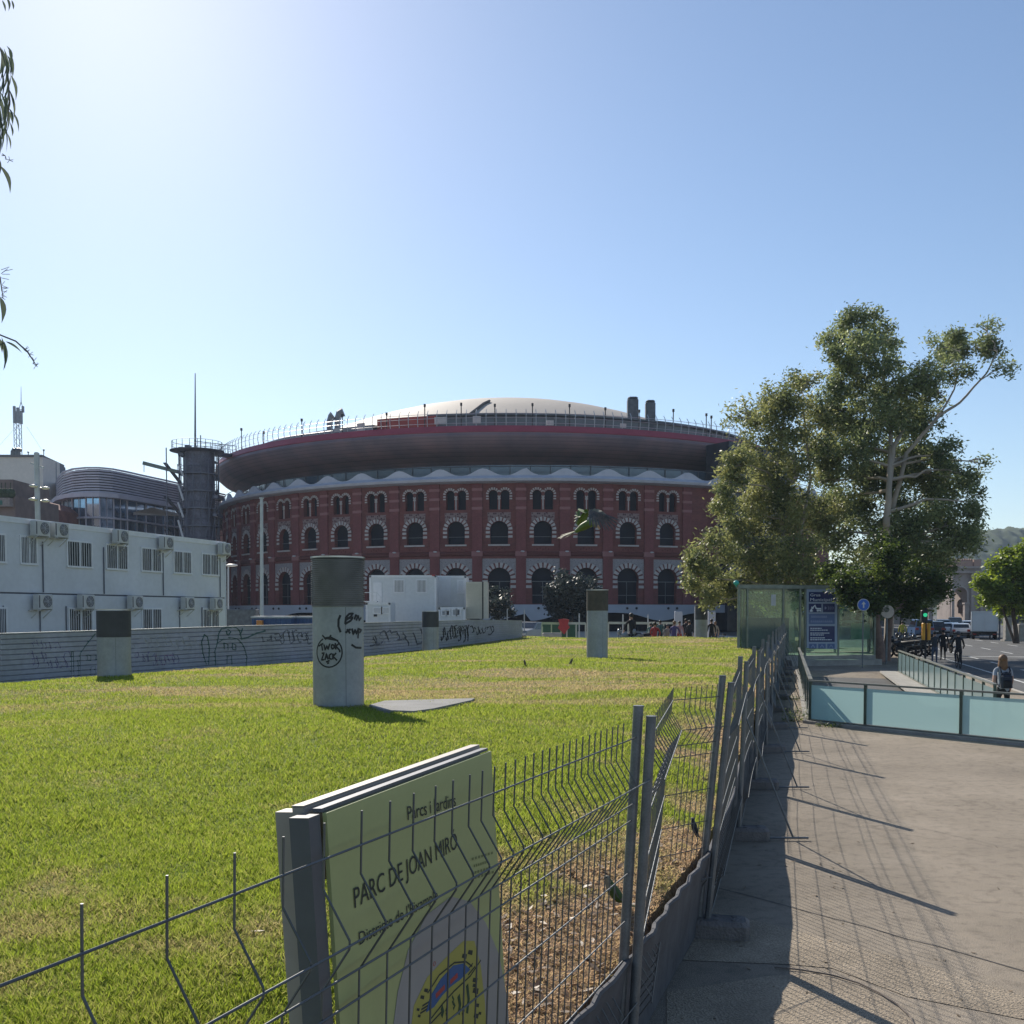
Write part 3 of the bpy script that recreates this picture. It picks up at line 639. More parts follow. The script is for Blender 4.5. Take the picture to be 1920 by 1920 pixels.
# windows: one of each kind, then copies round the wall
protos = {}
for kk, w_ in WIN.items():
    g = MB()
    for h in w_['h']: g.add([V3((x, .62, z)) for x, z in h], [tuple(range(len(h)))])
    # glazing bars and balustrade line
    for h in w_['h']:
        xs = [q[0] for q in h]; zs_ = [q[1] for q in h]; cx = (min(xs)+max(xs))/2
        g.mi = 1
        if kk == 'low': g.box(min(xs)+.1, max(xs)-.1, .5, .56, 4.5, 4.56); g.box(min(xs)+.1, max(xs)-.1, .5, .56, 6.2, 6.28); g.box(cx-.03, cx+.03, .5, .56, 3.5, 6.2)
        if kk == 'mid': g.box(min(xs)+.05, max(xs)-.05, .45, .5, 11.75, 11.8)
        g.mi = 0
    pane = g.build('window', [m_pane, m_galv], arena, world=False)
    s_ = MB()
    for (cx, zz, ri, ro, n, zb) in w_['fans']:
        step = math.pi/(n+1)
        for i in range(n+1):
            a0 = math.pi*i/(n)-.0; a0 = step*(i+.5)-step*.31; a1 = a0+step*.62
            if kk == 'top' and ((cx < 0 and a1 < .35) or (cx > 0 and a0 > math.pi-.35)): continue
            pts = arc(cx, zz, ri, a0, a1, 2)+arc(cx, zz, ro, a1, a0, 2); s_.prism([V3((x, -.07, z)) for x, z in pts], V3((0,.09,0)))
        z = zz-.12; hgt_ = (ro-ri)*.55; i = 0
        while z-hgt_ > zb:
            for sg in (-1, 1):
                if kk == 'top' and sg*cx < 0: xi = cx+sg*(ri-.02); xo = cx+sg*(ri+.1)
                else: xi = cx+sg*(ri-.02); xo = cx+sg*(ro+(.0 if kk != 'low' else .08))
                s_.box(min(xi,xo), max(xi,xo), -.07, .02, z-hgt_, z)
            z -= hgt_*1.9
    s_.build('striped_surround', m_vous, pane, world=False)
    if kk == 'low':
        s_ = MB(); a = arc(0, 6.5, 2.06, 0, math.pi, 18); loop = [V3((-2.06,-.03,9.05)), V3((2.06,-.03,9.05))]+[V3((x,-.03,z)) for x, z in a]
        s_.prism([V3((2.12,-.03,9.05)), V3((2.12,-.03,6.5))]+[V3((x,-.03,z)) for x, z in a]+[V3((-2.12,-.03,6.5)), V3((-2.12,-.03,9.05))], V3((0,.04,0))); s_.build('tiled_spandrel', m_tile, pane, world=False)
    if kk == 'mid':
        s_ = MB(); s_.box(-1.35, 1.35, -.22, .3, 10.62, 10.8); s_.build('sill', m_vous, pane, world=False)
        s_ = MB(); a = arc(0, 12.55, 1.63, .55, math.pi-.55, 14)
        s_.prism([V3((1.45,-.02,14.75))]+[V3((x,-.02,z)) for x, z in a]+[V3((-1.45,-.02,14.75))], V3((0,.03,0))); s_.build('lattice_panel', m_lat, pane, world=False)
    if kk == 'top':
        s_ = MB(); s_.tube([(0,.0,15.1),(0,.0,16.6)], .075, 8); s_.box(-.13,.13,-.1,.1,16.55,16.75); s_.build('colonnette', m_vous, pane, world=False)
    pane.matrix_local = mtx(bays[0]); protos[kk] = pane
for th in bays[1:]:
    for kk, pr in protos.items():
        c = pr.copy(); COL.objects.link(c); c.parent = arena; c.matrix_local = mtx(th)
        for ch in pr.children: d = ch.copy(); COL.objects.link(d); d.parent = c
pl0 = None
for th in [t-BAY/2 for t in bays]+[bays[-1]+BAY/2]:
    if pl0 is None:
        g = MB(); g.mi = 0; g.box(-.62,.62,-.2,.3,3.2,18.3); g.mi = 1
        for z in (17.4, 16.25, 15.1): g.box(-.66,.66,-.225,.1,z,z+.32)
        g.box(-.7,.7,-.26,.1,9.35,9.95)
        pl0 = g.build('pilaster', [m_pil, m_band], arena, world=False); pl0.matrix_local = mtx(th, AR)
    else: copyset(pl0, 'pilaster', arena, mtx(th, AR))
# small pierced diamonds under the middle windows
g = MB()
for th in bays:
    g.T = mtx(th)
    for x in (-.7,-.35,0,.35,.7):
        z = 10.2 if abs(x) in (0,.7) else 10.35; g.prism([V3((x-.12,-.02,z)), V3((x,-.02,z-.14)), V3((x+.12,-.02,z)), V3((x,-.02,z+.14))], V3((0,.01,0)))
g.build('brick_fretwork', m_reveal, arena, world=False)
# cornice with the wavy upper edge
m_corn = M('cornice_render', (.50,.50,.55), .8, var=.08, scale=1, fine=.05)
g = MB(); g.lathe([(AR-.2, 18.3), (AR+1.1, 18.5), (AR+1.25, 18.8), (AR+.5, 19.2), (AR-.4, 19.3)], 150); g.build('cornice', m_corn, arena, smooth=True, world=False)
g = MB(); n = 640; vs = []; fs = []
for i in range(n):
    a = 2*math.pi*i/n; u = ((a-TH0)/BAY) % 1.0; h = 19.25+.88*(.5+.5*math.cos(2*math.pi*(u-.5)))**1.35
    for r_ in (AR+.35, AR+.1):
        for z in (19.1, h): vs.append((r_*math.sin(a), -r_*math.cos(a), z))
for i in range(n):
    j = (i+1) % n; fs += [(4*i, 4*j, 4*j+1, 4*i+1), (4*i+2, 4*i+3, 4*j+3, 4*j+2), (4*i+1, 4*j+1, 4*j+3, 4*i+3)]
g.add(vs, fs); g.build('wavy_parapet', m_corn, arena, smooth=True, world=False)
# glazed strip behind the parapet
m_gst = M('strip_glass', (.05,.075,.10), .12, var=.6, scale=.15, spec=.8)
g = MB(); g.lathe([(47.2, 19.2), (47.2, 20.95), (40, 20.97)], 120); g.build('glazed_strip', m_gst, arena, world=False)
g = MB()
for i in range(116):
    a = 2*math.pi*i/116; g.tube([(47.3*math.sin(a), -47.3*math.cos(a), 19.2), (47.3*math.sin(a), -47.3*math.cos(a), 20.9)], .06, 4)
g.lathe([(49.9, 20.35), (50.0, 20.4), (49.9, 20.45)], 120); g.build('glazing_mullions', m_galv, arena, world=False)
m_floor = M('slab', (.2,.2,.21), .9); g = MB(); g.lathe([(AR, 19.2), (20, 19.25)], 90); g.build('upper_deck', m_floor, arena, world=False)
# saucer
DC = (X_(952, 177)-AC.x, 0, 0)
m_dish, tD, bD = newmat('dish_cladding'); NL = tD.nodes; LL = tD.links; tc = NL.new('ShaderNodeTexCoord')
sx = NL.new('ShaderNodeSeparateXYZ'); LL.new(tc.outputs['Object'], sx.inputs[0]); wv = NL.new('ShaderNodeMath'); wv.operation = 'MULTIPLY'; wv.inputs[1].default_value = 2.6; LL.new(sx.outputs[2], wv.inputs[0])
frc = NL.new('ShaderNodeMath'); frc.operation = 'FRACT'; LL.new(wv.outputs[0], frc.inputs[0])
c_ = ramp(frc.outputs[0], [(0, (.11,.085,.10)), (.12, (.20,.15,.165)), (.9, (.22,.165,.175)), (1, (.12,.095,.105))])
mu = NL.new('ShaderNodeMix'); mu.data_type = 'RGBA'; mu.blend_type = 'MULTIPLY'; mu.inputs[0].default_value = 1; LL.new(c_, mu.inputs[6]); LL.new(ramp(nz(.25, 5), [(.35, (.7,.72,.8)), (.65, (1.15,1,1))]), mu.inputs[7])
LL.new(mu.outputs[2], bD.inputs['Base Color']); bD.inputs['Roughness'].default_value = .6
g = MB(); g.lathe([(30, 20.6), (40, 20.9), (43.5, 21.4), (44.0, 22.0), (45.6, 22.35), (47.2, 23.1), (48.1, 23.9), (48.35, 24.5), (48.2, 24.95)], 160, c=DC); g.build('saucer_underside', m_dish, arena, smooth=True, world=False)
m_redb = M('red_rim', (.30,.05,.08), .5, var=.12, scale=.4, fine=.06, bscale=3)
g = MB(); g.lathe([(48.25, 24.9), (48.3, 25.0), (48.0, 25.75), (47.7, 25.8), (47.0, 25.75)], 160, c=DC); g.build('red_rim', m_redb, arena, smooth=True, world=False)
g = MB(); g.lathe([(47.1, 25.7), (28, 25.75)], 120, c=DC); g.build('terrace_floor', m_floor, arena, world=False)
g = MB(); k = 0
for i in range(240):
    a = 2*math.pi*i/240; q = lambda r_, z: V3((DC[0]+r_*math.sin(a), -r_*math.cos(a), z))
    g.tube([q(47.8, 25.7), q(47.95, 26.6), q(47.85, 27.4), q(47.5, 27.85)], .045, 4, caps=False)
for z, r_ in ((26.1, 47.9), (26.75, 47.97), (27.3, 47.88)): g.lathe([(r_, z-.03), (r_+.04, z), (r_, z+.03)], 200, c=DC)
g.build('terrace_railing', M('railing_steel', (.42,.44,.47), .4, .4), arena, world=False)
m_kio = M('terrace_pavilion', (.11,.12,.14), .35, var=.4, scale=.2, spec=.6)
g = MB(); g.lathe([(41.5, 25.7), (41.5, 28.1), (42.2, 28.2), (42.2, 28.4), (36, 28.6)], 120, -.25, 1.2, DC); g.build('terrace_pavilion', m_kio, arena, world=False)
g = MB(); g.lathe([(43.6, 25.7), (43.6, 27.3), (36, 28.0)], 40, -1.0, -.42, DC); g.build('grey_terrace_block', M('grey_block', (.28,.28,.3), .8), arena, world=False)
m_red2 = M('red_shutter', (.38,.06,.05), .6, var=.2, scale=.5)
g = MB(); g.lathe([(42.5, 25.7), (42.5, 28.2), (40, 28.6)], 20, -.42, -.22, DC); g.build('red_terrace_wall', m_red2, arena, world=False)
# fixtures on the terrace edge
m_sgn = M('white_board', (.5,.5,.5), .6)
for a, z, w_, h in ((-.18,26.3,1.6,.9),(-.08,26.3,1.0,.9),(.12,26.1,.9,.6),(.33,26.2,.8,.5),(-.5,26.2,1.0,.5),(-.42,26.0,1.1,1.0)):
    g = MB(); g.T = Matrix.Translation((DC[0]+46.5*math.sin(a), -46.5*math.cos(a), 0)) @ Matrix.Rotation(a, 4, 'Z'); g.box(-w_/2, w_/2, -.1, .1, z, z+h); g.build('terrace_board', m_sgn, arena, world=False)
for a, z in ((-.95,28.9),(-.8,27.5),(-.62,28.2),(-.47,28.1),(-.33,27.8),(-.22,28.6),(-.12,28.6),(-.03,28.4),(.07,28.5),(.17,28.5),(.27,28.3),(.37,28.3),(.48,28.8),(.6,28.8),(.62,28.6)):
    q = lambda r_, z: V3((DC[0]+r_*math.sin(a), -r_*math.cos(a), z)); g = MB(); g.tube([q(47.3,25.7), q(47.3,z)], .07, 5); g.box(q(47.3,0).x-.13, q(47.3,0).x+.13, q(47.3,0).y-.15, q(47.3,0).y+.15, z-.2, z+.15); g.build('terrace_floodlight', m_dark, arena, world=False)
m_dome = M('dome_roof', (.44,.38,.32), .7, var=.06, scale=.1, fine=.04, bscale=1.5)
g = MB(); pr = [(r_, 28.3+9.3*(1-(r_/37.)**2)) for r_ in (0.01, 4, 8, 12, 16, 20, 24, 28, 32, 35, 37)][::-1]
g.lathe([(37, 25.7)]+pr, 96, c=DC); g.build('dome', m_dome, arena, smooth=True, world=False)
g = MB()
def domep(px, py):
    """where a photo pixel meets the dome"""
    d = ray(px, py); lo_, hi_ = 120., 178.
    for _ in range(60):
        m_ = (lo_+hi_)/2; q = EYEV+d*(m_/d.y)-AC-V3(DC); r_ = math.hypot(q.x, q.y); zz = 28.3+9.3*(1-(min(r_, 37.)/37.)**2)
        if r_ > 37 or q.z > zz: lo_ = m_
        else: hi_ = m_
    return EYEV+d*(hi_/d.y)-AC+V3((0,-.1,.12))
g.tube([domep(880,779), domep(893,769), domep(906,759), domep(918,753.5)], .2, 4); g.build('dome_seam', M('dome_seam', (.12,.1,.09), .8), arena, world=False)
for px, py0, py1, w_ in ((1186, 745, 790, 10), (1219, 751, 794, 9)):
    Yq = 141.; q0_ = P(px, py1, Yq)-AC; q1_ = P(px, py0, Yq)-AC; hw = w_*Yq/F
    g = MB(); g.cbox(q0_.x-hw, q0_.x+hw, q0_.y-hw, q0_.y+hw, 26, q1_.z-.2, .2); g.cbox(q0_.x-hw*.93, q0_.x+hw*.93, q0_.y-hw*.93, q0_.y+hw*.93, q1_.z-.2, q1_.z, .15)
    g.build('roof_chimney', M('chimney_metal', (.10,.11,.13), .5, .2, var=.3, scale=1.5), arena, world=False)
g = MB(); q = P(628, 795, 138)-AC
for dx, h, bend in ((-.7, 1.5, .5), (.35, 2.2, .8)):
    g.tube([V3((q.x+dx, q.y, 26)), V3((q.x+dx, q.y, 27.3+h*.4)), V3((q.x+dx+.25, q.y, 27.6+h*.6)), V3((q.x+dx+bend, q.y, 27.7+h*.65))], [.4,.42,.5,.62], 10)
g.build('ventilation_cowl', M('cowl', (.22,.23,.26), .5, .2), arena, world=False)
# glass stair block at the right shoulder
m_stg = M('stair_glass', (.03,.035,.045), .2, var=.5, scale=.4)
g = MB()
for k, (a, r0, zt) in enumerate(((.56, 50.5, 24.3), (.66, 51.5, 24.0))):
    g.T = Matrix.Translation((r0*math.sin(a), -r0*math.cos(a), 0)) @ Matrix.Rotation(a, 4, 'Z'); g.box(-2.4, 2.4, -1.2, 3, 0, zt)
g.build('stair_block', m_stg, arena, world=False)
g = MB(); a = .56; g.T = Matrix.Translation((50.5*math.sin(a), -50.5*math.cos(a), 0)) @ Matrix.Rotation(a, 4, 'Z')
for z in (3.4, 7, 10.6, 14.2, 17.8, 21.4): g.box(-2.5, 2.5, -1.35, -1.21, z, z+.25)
g.build('stair_block_rails', m_reveal, arena, world=False)
# ground storey: dark glazed base and pale wavy canopy
g = MB(); g.lathe([(48.6, -.1), (48.6, 3.2), (50, 3.21)], 120); g.build('ground_storey', m_pane, arena, world=False)
m_can = M('canopy_render', (.36,.38,.43), .7, var=.06, scale=.8)
g = MB(); n = 480; vs = []; fs = []
for i in range(n):
    a = 2*math.pi*i/n; u = ((a-TH0+.03)/(BAY*3)) % 1.0; lo = 2.35-1.0*(.5+.5*math.cos(2*math.pi*u))**3
    for r_ in (51.3, 51.0):
        for z in (lo, 3.35): vs.append((r_*math.sin(a), -r_*math.cos(a), z))
for i in range(n): j = (i+1) % n; fs += [(4*i, 4*j, 4*j+1, 4*i+1), (4*i+2, 4*i+3, 4*j+3, 4*j+2), (4*i, 4*i+2, 4*j+2, 4*j), (4*i+1, 4*j+1, 4*j+3, 4*i+3)]
g.add(vs, fs); g.lathe([(51.3, 3.35), (49, 3.3)], 120); g.build('canopy', m_can, arena, smooth=True, world=False)
for k in range(-12, 6):
    for dx in (-.012, .012): a = TH0+k*BAY+dx; g = MB(); g.sphere((51.36*math.sin(a), -51.36*math.cos(a), 2.9), .16, 8, 6); g.build('canopy_lamp', m_dark, arena, world=False)
# spotlights along the string course
m_lampw = M('lamp_shell', (.6,.6,.6), .4)
for th in bays: a = th-BAY/2+.004; g = MB(); g.sphere((50.6*math.sin(a), -50.6*math.cos(a), 9.9), .18, 8, 6, (1.4,1,.5)); g.build('facade_spotlight', m_lampw, arena, world=False)

# ================================================================ lift tower left of the arena
TY = 140.; tx = X_(376, TY); tw_z = Z_(376, 846, TY)
tower = thing('lift_tower', 'dark steel lift tower with a round landing and antenna, joined to the arena terrace', 'tower', V3((tx, TY, 0)))
m_tw = M('tower_mesh', (.12,.12,.16), .5, .2, var=.3, scale=.8, fine=.25, bscale=5)
m_tw2 = M('tower_steel', (.13,.135,.17), .5, .3)
g = MB(); g.lathe([(2.05, 0), (2.05, tw_z-.2)], 28, c=(tx, TY, 0)); g.build('shaft', m_tw, tower, smooth=True)
for k in range(9):
    z = tw_z-3.3-k*2.35
    g = MB(); g.lathe([(2.0, z), (2.65, z+.05), (2.65, z+.2), (2.0, z+.22)], 28, c=(tx, TY, 0)); g.lathe([(2.6, z+1.0), (2.64, z+1.04), (2.6, z+1.08)], 28, c=(tx, TY, 0)); g.build('ring_landing', m_tw2, tower)
g = MB(); g.lathe([(.1, tw_z-.3), (2.7, tw_z-.25), (3.6, tw_z-.08), (3.6, tw_z), (.1, tw_z+.02)], 32, c=(tx-.2, TY, 0)); g.build('top_landing', m_tw2, tower)
g = MB()
for k in range(16):
    a = k*math.pi/8; e = lambda t_, z_: (tx+2.6*math.sin(t_), TY-2.6*math.cos(t_), z_)
    g.tube([e(a,0), e(a,tw_z-.3)], .07, 4)
    for z_ in range(0, int(tw_z)-5, 5): g.tube([e(a,z_), e(a+.19,z_+2.5), e(a+.39,z_+5)], .045, 3)
g.build('outer_lattice', m_tw2, tower)
g = MB()
for k in range(20): a = k*math.pi/10; g.tube([(tx-.2+3.3*math.sin(a), TY-3.3*math.cos(a), tw_z), (tx-.2+3.3*math.sin(a), TY-3.3*math.cos(a), tw_z+1.2)], .04, 4)
for z in (.6, 1.2): g.lathe([(3.3, tw_z+z-.03), (3.35, tw_z+z), (3.3, tw_z+z+.03)], 28, c=(tx-.2, TY, 0))
g.build('landing_railing', m_galv, tower)
g = MB(); g.tube([P(366, 846, TY), P(366, 700, TY)], [.16, .06], 6); g.build('tall_mast', m_galv, tower)
g = MB(); g.tube([P(376, 846, TY), P(376, 816, TY)], .08, 5); g.build('short_mast', m_galv, tower)
g = MB(); g.box(X_(352,TY), X_(361,TY), TY-.5, TY+.5, tw_z, Z_(0,835,TY)); g.build('lift_motor_box', m_tw2, tower)
g = MB()
for y0, y1 in ((870, 893), (908, 938), (942, 970), (975, 1010)): g.bar(P(334, y0, TY-3), P(344, y1, TY-3), .22)
g.build('stair_strut', M('strut_paint', (.5,.5,.52), .5), tower)
g = MB()
for k in range(5): z = tw_z-2-k*4.4; g.bar(V3((tx-3.6, TY-3, z)), V3((tx-3.2, TY+2, z-2)), .5, .1)
g.bar(V3((tx-3.4, TY-3, 0)), V3((tx-3.4, TY-3, tw_z)), .12); g.build('outer_stair', m_tw2, tower)
g = MB(); g.bar(P(268, 868, TY-2), P(350, 889, TY-1), .5, .45); g.tube([P(270, 868, TY-2), P(270, 885, TY-2)], .05, 4); g.build('cantilever_beam', M('beam_green', (.17,.21,.19), .6), tower)
g = MB(); b0 = P(372, 849, TY); b1 = P(447, 856, 156)
g.bar(b0, b1, 2.0, .45); g.build('bridge_deck', m_tw2, tower)
g = MB()
for k in range(10):
    q = b0.lerp(b1, k/9)+V3((0,-1,.2)); g.tube([q, q+V3((0,0,1.3))], .04, 4)
g.tube([b0+V3((0,-1,1.4)), b1+V3((0,-1,1.4))], .05, 4); g.tube([b0+V3((0,-1,.8)), b1+V3((0,-1,.8))], .03, 4); g.build('bridge_railing', m_galv, tower)
for (x0, y0, x1, y1) in ((395,866,408,869), (398,893,410,901)):
    g = MB(); q = P(x0, y1, TY+1); r_ = P(x1, y0, TY+1); g.cbox(q.x, r_.x, TY, TY+1.5, q.z, r_.z, .1); g.build('side_box', m_tw2, tower)
for (x0, y0, x1, y1) in ((338,851,348,856),(336,884,346,888),(337,915,347,921),(339,958,348,962),(404,930,412,936),(403,964,410,969)):
    g = MB(); q = P(x0, y1, TY-1); r_ = P(x1, y0, TY-1); g.box(q.x, r_.x, TY-2, TY+1, q.z, r_.z); g.tube([(q.x+.1, TY-2, q.z), (q.x+.1, TY-2, q.z+1.1)], .04, 4); g.tube([(q.x+.1, TY-2, q.z+1.1), (r_.x, TY-2, q.z+1.1)], .04, 4); g.build('side_landing', m_tw2, tower)

# ================================================================ curved office block
curv = thing('curved_office_building', 'office block with a rounded end, louvred metal crown and blue glass below', 'building', V3((X_(230,160), 160, 0)))
plan = [(107,124),(112,117),(122,112.5),(140,110),(165,109),(190,109),(215,110),(240,112),(275,115.5),(310,119),(345,123),(385,128.5),(425,134)]
plan = [(x, Y*1.34) for x, Y in plan]; cp_ = [V3((X_(x, Y), Y, 0)) for x, Y in plan]; back = [V3((X_(425,200), 200, 0)), V3((X_(150,200), 200, 0))]
zt = Z_(200, 877, 147.5); ze = Z_(200, 933, 147.5); zf = Z_(200, 972, 147.5)
def extr(g, loop, z0, z1):
    n = len(loop); g.add([p+V3((0,0,z0)) for p in loop]+[p+V3((0,0,z1)) for p in loop], [tuple(range(n)), tuple(range(n, 2*n))]+[(i, (i+1) % n, n+(i+1) % n, n+i) for i in range(n)])
def offs(loop, d):
    out = []
    for i, p in enumerate(loop):
        a = loop[max(i-1, 0)]; b = loop[min(i+1, len(loop)-1)]; t = (b-a).normalized(); out.append(p+V3((t.y, -t.x, 0))*d)
    return out
m_cgl, tG, bG = newmat('office_glass'); NL = tG.nodes; LL = tG.links; tc = NL.new('ShaderNodeTexCoord')
LL.new(ramp(nz(.16, 3), [(.4, (.20,.28,.38)), (.6, (.42,.60,.80))]), bG.inputs['Base Color']); bG.inputs['Roughness'].default_value = .08; bG.inputs['Specular IOR Level'].default_value = 1.; bG.inputs['Metallic'].default_value = .75
g = MB(); extr(g, cp_+back, 0, ze); g.build('glass_wall', m_cgl, curv)
m_lou = M('louvre_metal', (.50,.47,.53), .5, .0, var=.1, scale=.5)
g = MB(); extr(g, offs(cp_, -.5)+back, ze, zt-.3); g.build('crown_core', M('crown_dark', (.035,.035,.045), .7), curv)
g = MB(); nl = 10
for k in range(nl): z = lerp(ze+.5, zt, (k+.5)/nl); extr(g, offs(cp_, .05)+offs(cp_, -.25)[::-1], z-.11, z+.11)
g.build('louvre_band', m_lou, curv)
g = MB(); extr(g, offs(cp_, 1.1)+offs(cp_, -.2)[::-1], ze-.15, ze+.45); g.build('eaves', m_lou, curv)
g = MB(); extr(g, offs(cp_, .5)+offs(cp_, -.1)[::-1], zf-.15, zf+.1)
for i, p in enumerate(offs(cp_, .12)):
    g.tube([p, p+V3((0,0,ze))], .11, 5)
    if i+1 < len(cp_): q = p.lerp(offs(cp_, .12)[i+1], .5); g.tube([q, q+V3((0,0,ze))], .06, 4)
g.build('mullions', m_lou, curv)
g = MB()
for (a, b, y) in ((250, 335, 953), (383, 425, 968)):
    Ya = 151 if a == 250 else 171; g.prism([P(a, y+8, Ya-1), P((a+b)/2-8, y-1, Ya), P(b, y+10, Ya+5), P(b, y+15, Ya+5), P(a, y+13, Ya-1)], V3((.2,-.5,0)))
g.build('entrance_canopy', M('canopy_pale', (.38,.34,.32), .8), curv)

# ================================================================ buildings at the far left
m_be = M('beige_render', (.80,.72,.63), .9, var=.08, scale=.15, fine=.04, bscale=2); m_ye = M('ochre_lit_render', (.80,.66,.40), .9, var=.1, scale=.2)  # ochre: tone of the lit right face, put into its colour
bb = thing('apartment_building', 'plain beige building with a yellow lit side and a communications mast on its flat roof', 'building', V3((X_(60,165), 160, 0)))
zt2 = Z_(85, 857, 160)
c0, c1, c2 = V3((X_(-120,160),160,0)), V3((X_(85,160),160,0)), V3((X_(123,171),171,0)); c3 = V3((c0.x, 171, 0))
g = MB(); extr(g, [c0, c1, c1+V3((0,6,0)), c3], 0, zt2); g.build('beige_wall', m_be, bb)
g = MB(); extr(g, [c1+V3((0,.05,0)), c2, c2+V3((-6,6,0)), c1+V3((-4,8,0))], 0, zt2-.05); g.build('ochre_lit_wall', m_ye, bb)
g = MB(); extr(g, [c0+V3((0,-.2,0)), c1+V3((0,-.2,0)), c2+V3((.2,0,0)), c2+V3((-6,7,0)), c3], zt2, zt2+.35); g.build('roof_parapet', M('parapet', (.2,.19,.19), .9), bb)
g = MB(); g.bar(P(102, 885, 164.5), P(120, 894, 169.6), .5, 3.0); g.build('grey_patch', M('grey_patch', (.2,.21,.24), .9), bb)
for x, h in ((53, 10), (82, 14)):
    g = MB(); g.tube([P(x, 858, 161), P(x, 858-h, 161)], .07, 5); g.sphere(P(x, 858-h, 161), .18, 6, 4); g.build('roof_pole', m_galv, bb)
g = MB()
for x in (24, 30, 34): g.tube([P(x, 858, 162), P(x, 847, 162), P(x+2, 843, 162), P(x+5, 845, 162)], .35, 8)
g.build('roof_duct', m_galv, bb)
mast = thing('communications_mast', 'lattice communications mast with panel antennas on the beige building', 'mast', V3((X_(39,165), 165, zt2)))
MY = 165.; ms = M('mast_steel', (.33,.34,.36), .5, .3)
g = MB(); zb, zz1 = zt2, Z_(39, 770, MY); mx_ = X_(39.5, MY); hw = .42
cs = [(-hw,-hw),(hw,-hw),(hw,hw),(-hw,hw)]
for a, b in cs: g.tube([(mx_+a, MY+b, zb), (mx_+a, MY+b, zz1)], .06, 4)
z = zb; k = 0
while z < zz1-.8:
    for i in range(4):
        a, b = cs[i], cs[(i+1) % 4]
        if k % 2: a, b = b, a
        g.tube([(mx_+a[0], MY+a[1], z), (mx_+b[0], MY+b[1], z+.8)], .035, 3)
    z += .8; k += 1
g.build('lattice', ms, mast)
for x0, x1, y0, y1, dy in ((29,33,763,795,-.7),(45,49,763,775,-.7),(43,47,772,797,-.9),(36,41,766,795,-.8),(30,33,797,798,.5)):
    g = MB(); q = P(x0, y1, MY); r_ = P(x1, y0, MY); g.cbox(q.x, r_.x, MY+dy-.15, MY+dy+.15, q.z, r_.z, .04); g.tube([(mx_, MY, (q.z+r_.z)/2), ((q.x+r_.x)/2, MY+dy, (q.z+r_.z)/2)], .05, 4); g.build('panel_antenna', ms, mast)
g = MB(); g.tube([P(35,770,MY), P(39.5,753,MY)], .06, 4); g.tube([P(44,770,MY), P(39.5,753,MY)], .06, 4); g.tube([P(39.5,755,MY), P(39.5,725,MY)], [.07,.03], 5); g.build('spike', ms, mast)
g = MB(); g.tube([P(30,800,MY), P(-5,840,150)], .02, 3); g.tube([P(50,800,MY), P(78,843,162)], .02, 3); g.build('guy_wire', ms, mast)
br = thing('brick_building', 'low reddish brick building with a curved gable below the beige block', 'building', V3((X_(70,140), 140, 0)))
m_rb = M('old_brick', (.23,.10,.085), .9, var=.25, scale=.8, fine=.2, bscale=5)
g = MB(); pts = [P(x, y, 140) for x, y in ((20,1010),(20,962),(30,948),(42,947),(55,941),(68,939),(85,940),(95,946),(106,955),(112,1010))]; g.prism(pts, V3((0,12,0))); g.build('brick_wall', m_rb, br)
g = MB(); g.prism([P(34,955,139.9), P(48,955,139.9), P(48,985,139.9), P(34,985,139.9)], V3((0,.05,0))); g.build('blind_arch', m_reveal, br)
tb = thing('terraced_block', 'brown apartment block with planted balconies at the left edge', 'building', V3((X_(0,125), 125, 0)))
m_tb = M('brown_block', (.23,.17,.15), .9, var=.2, scale=.6)
q = P(28, 928, 125); g = MB(); g.box(X_(-160,125), q.x, 125, 137, 0, q.z); g.box(X_(-160,125), X_(14,125), 127, 137, q.z, Z_(0,895,125)); g.build('wall', m_tb, tb)
for y in (935, 972): 
    g = MB(); g.box(X_(-160,125), X_(29,125), 124, 125, Z_(0,y+16,125), Z_(0,y,125)); g.build('balcony', M('balcony_parapet', (.30,.25,.23), .9, var=.2), tb)
    g = MB(); g.box(X_(-160,125), X_(16,125), 123.9, 124.1, Z_(0,y+13,125), Z_(0,y+5,125)); g.build('balcony_awning', M('green_awning', (.07,.17,.14), .8), tb)
g = MB()
for x in (3, 10, 20): g.sphere(P(x, 925, 124.6), .6, 8, 6); g.tube([P(x, 931, 124.6), P(x, 905, 124.6)], .05, 4)
g.build('balcony_plant', M('plant_dark', (.05,.07,.04), .9, var=.4, scale=3), tb)
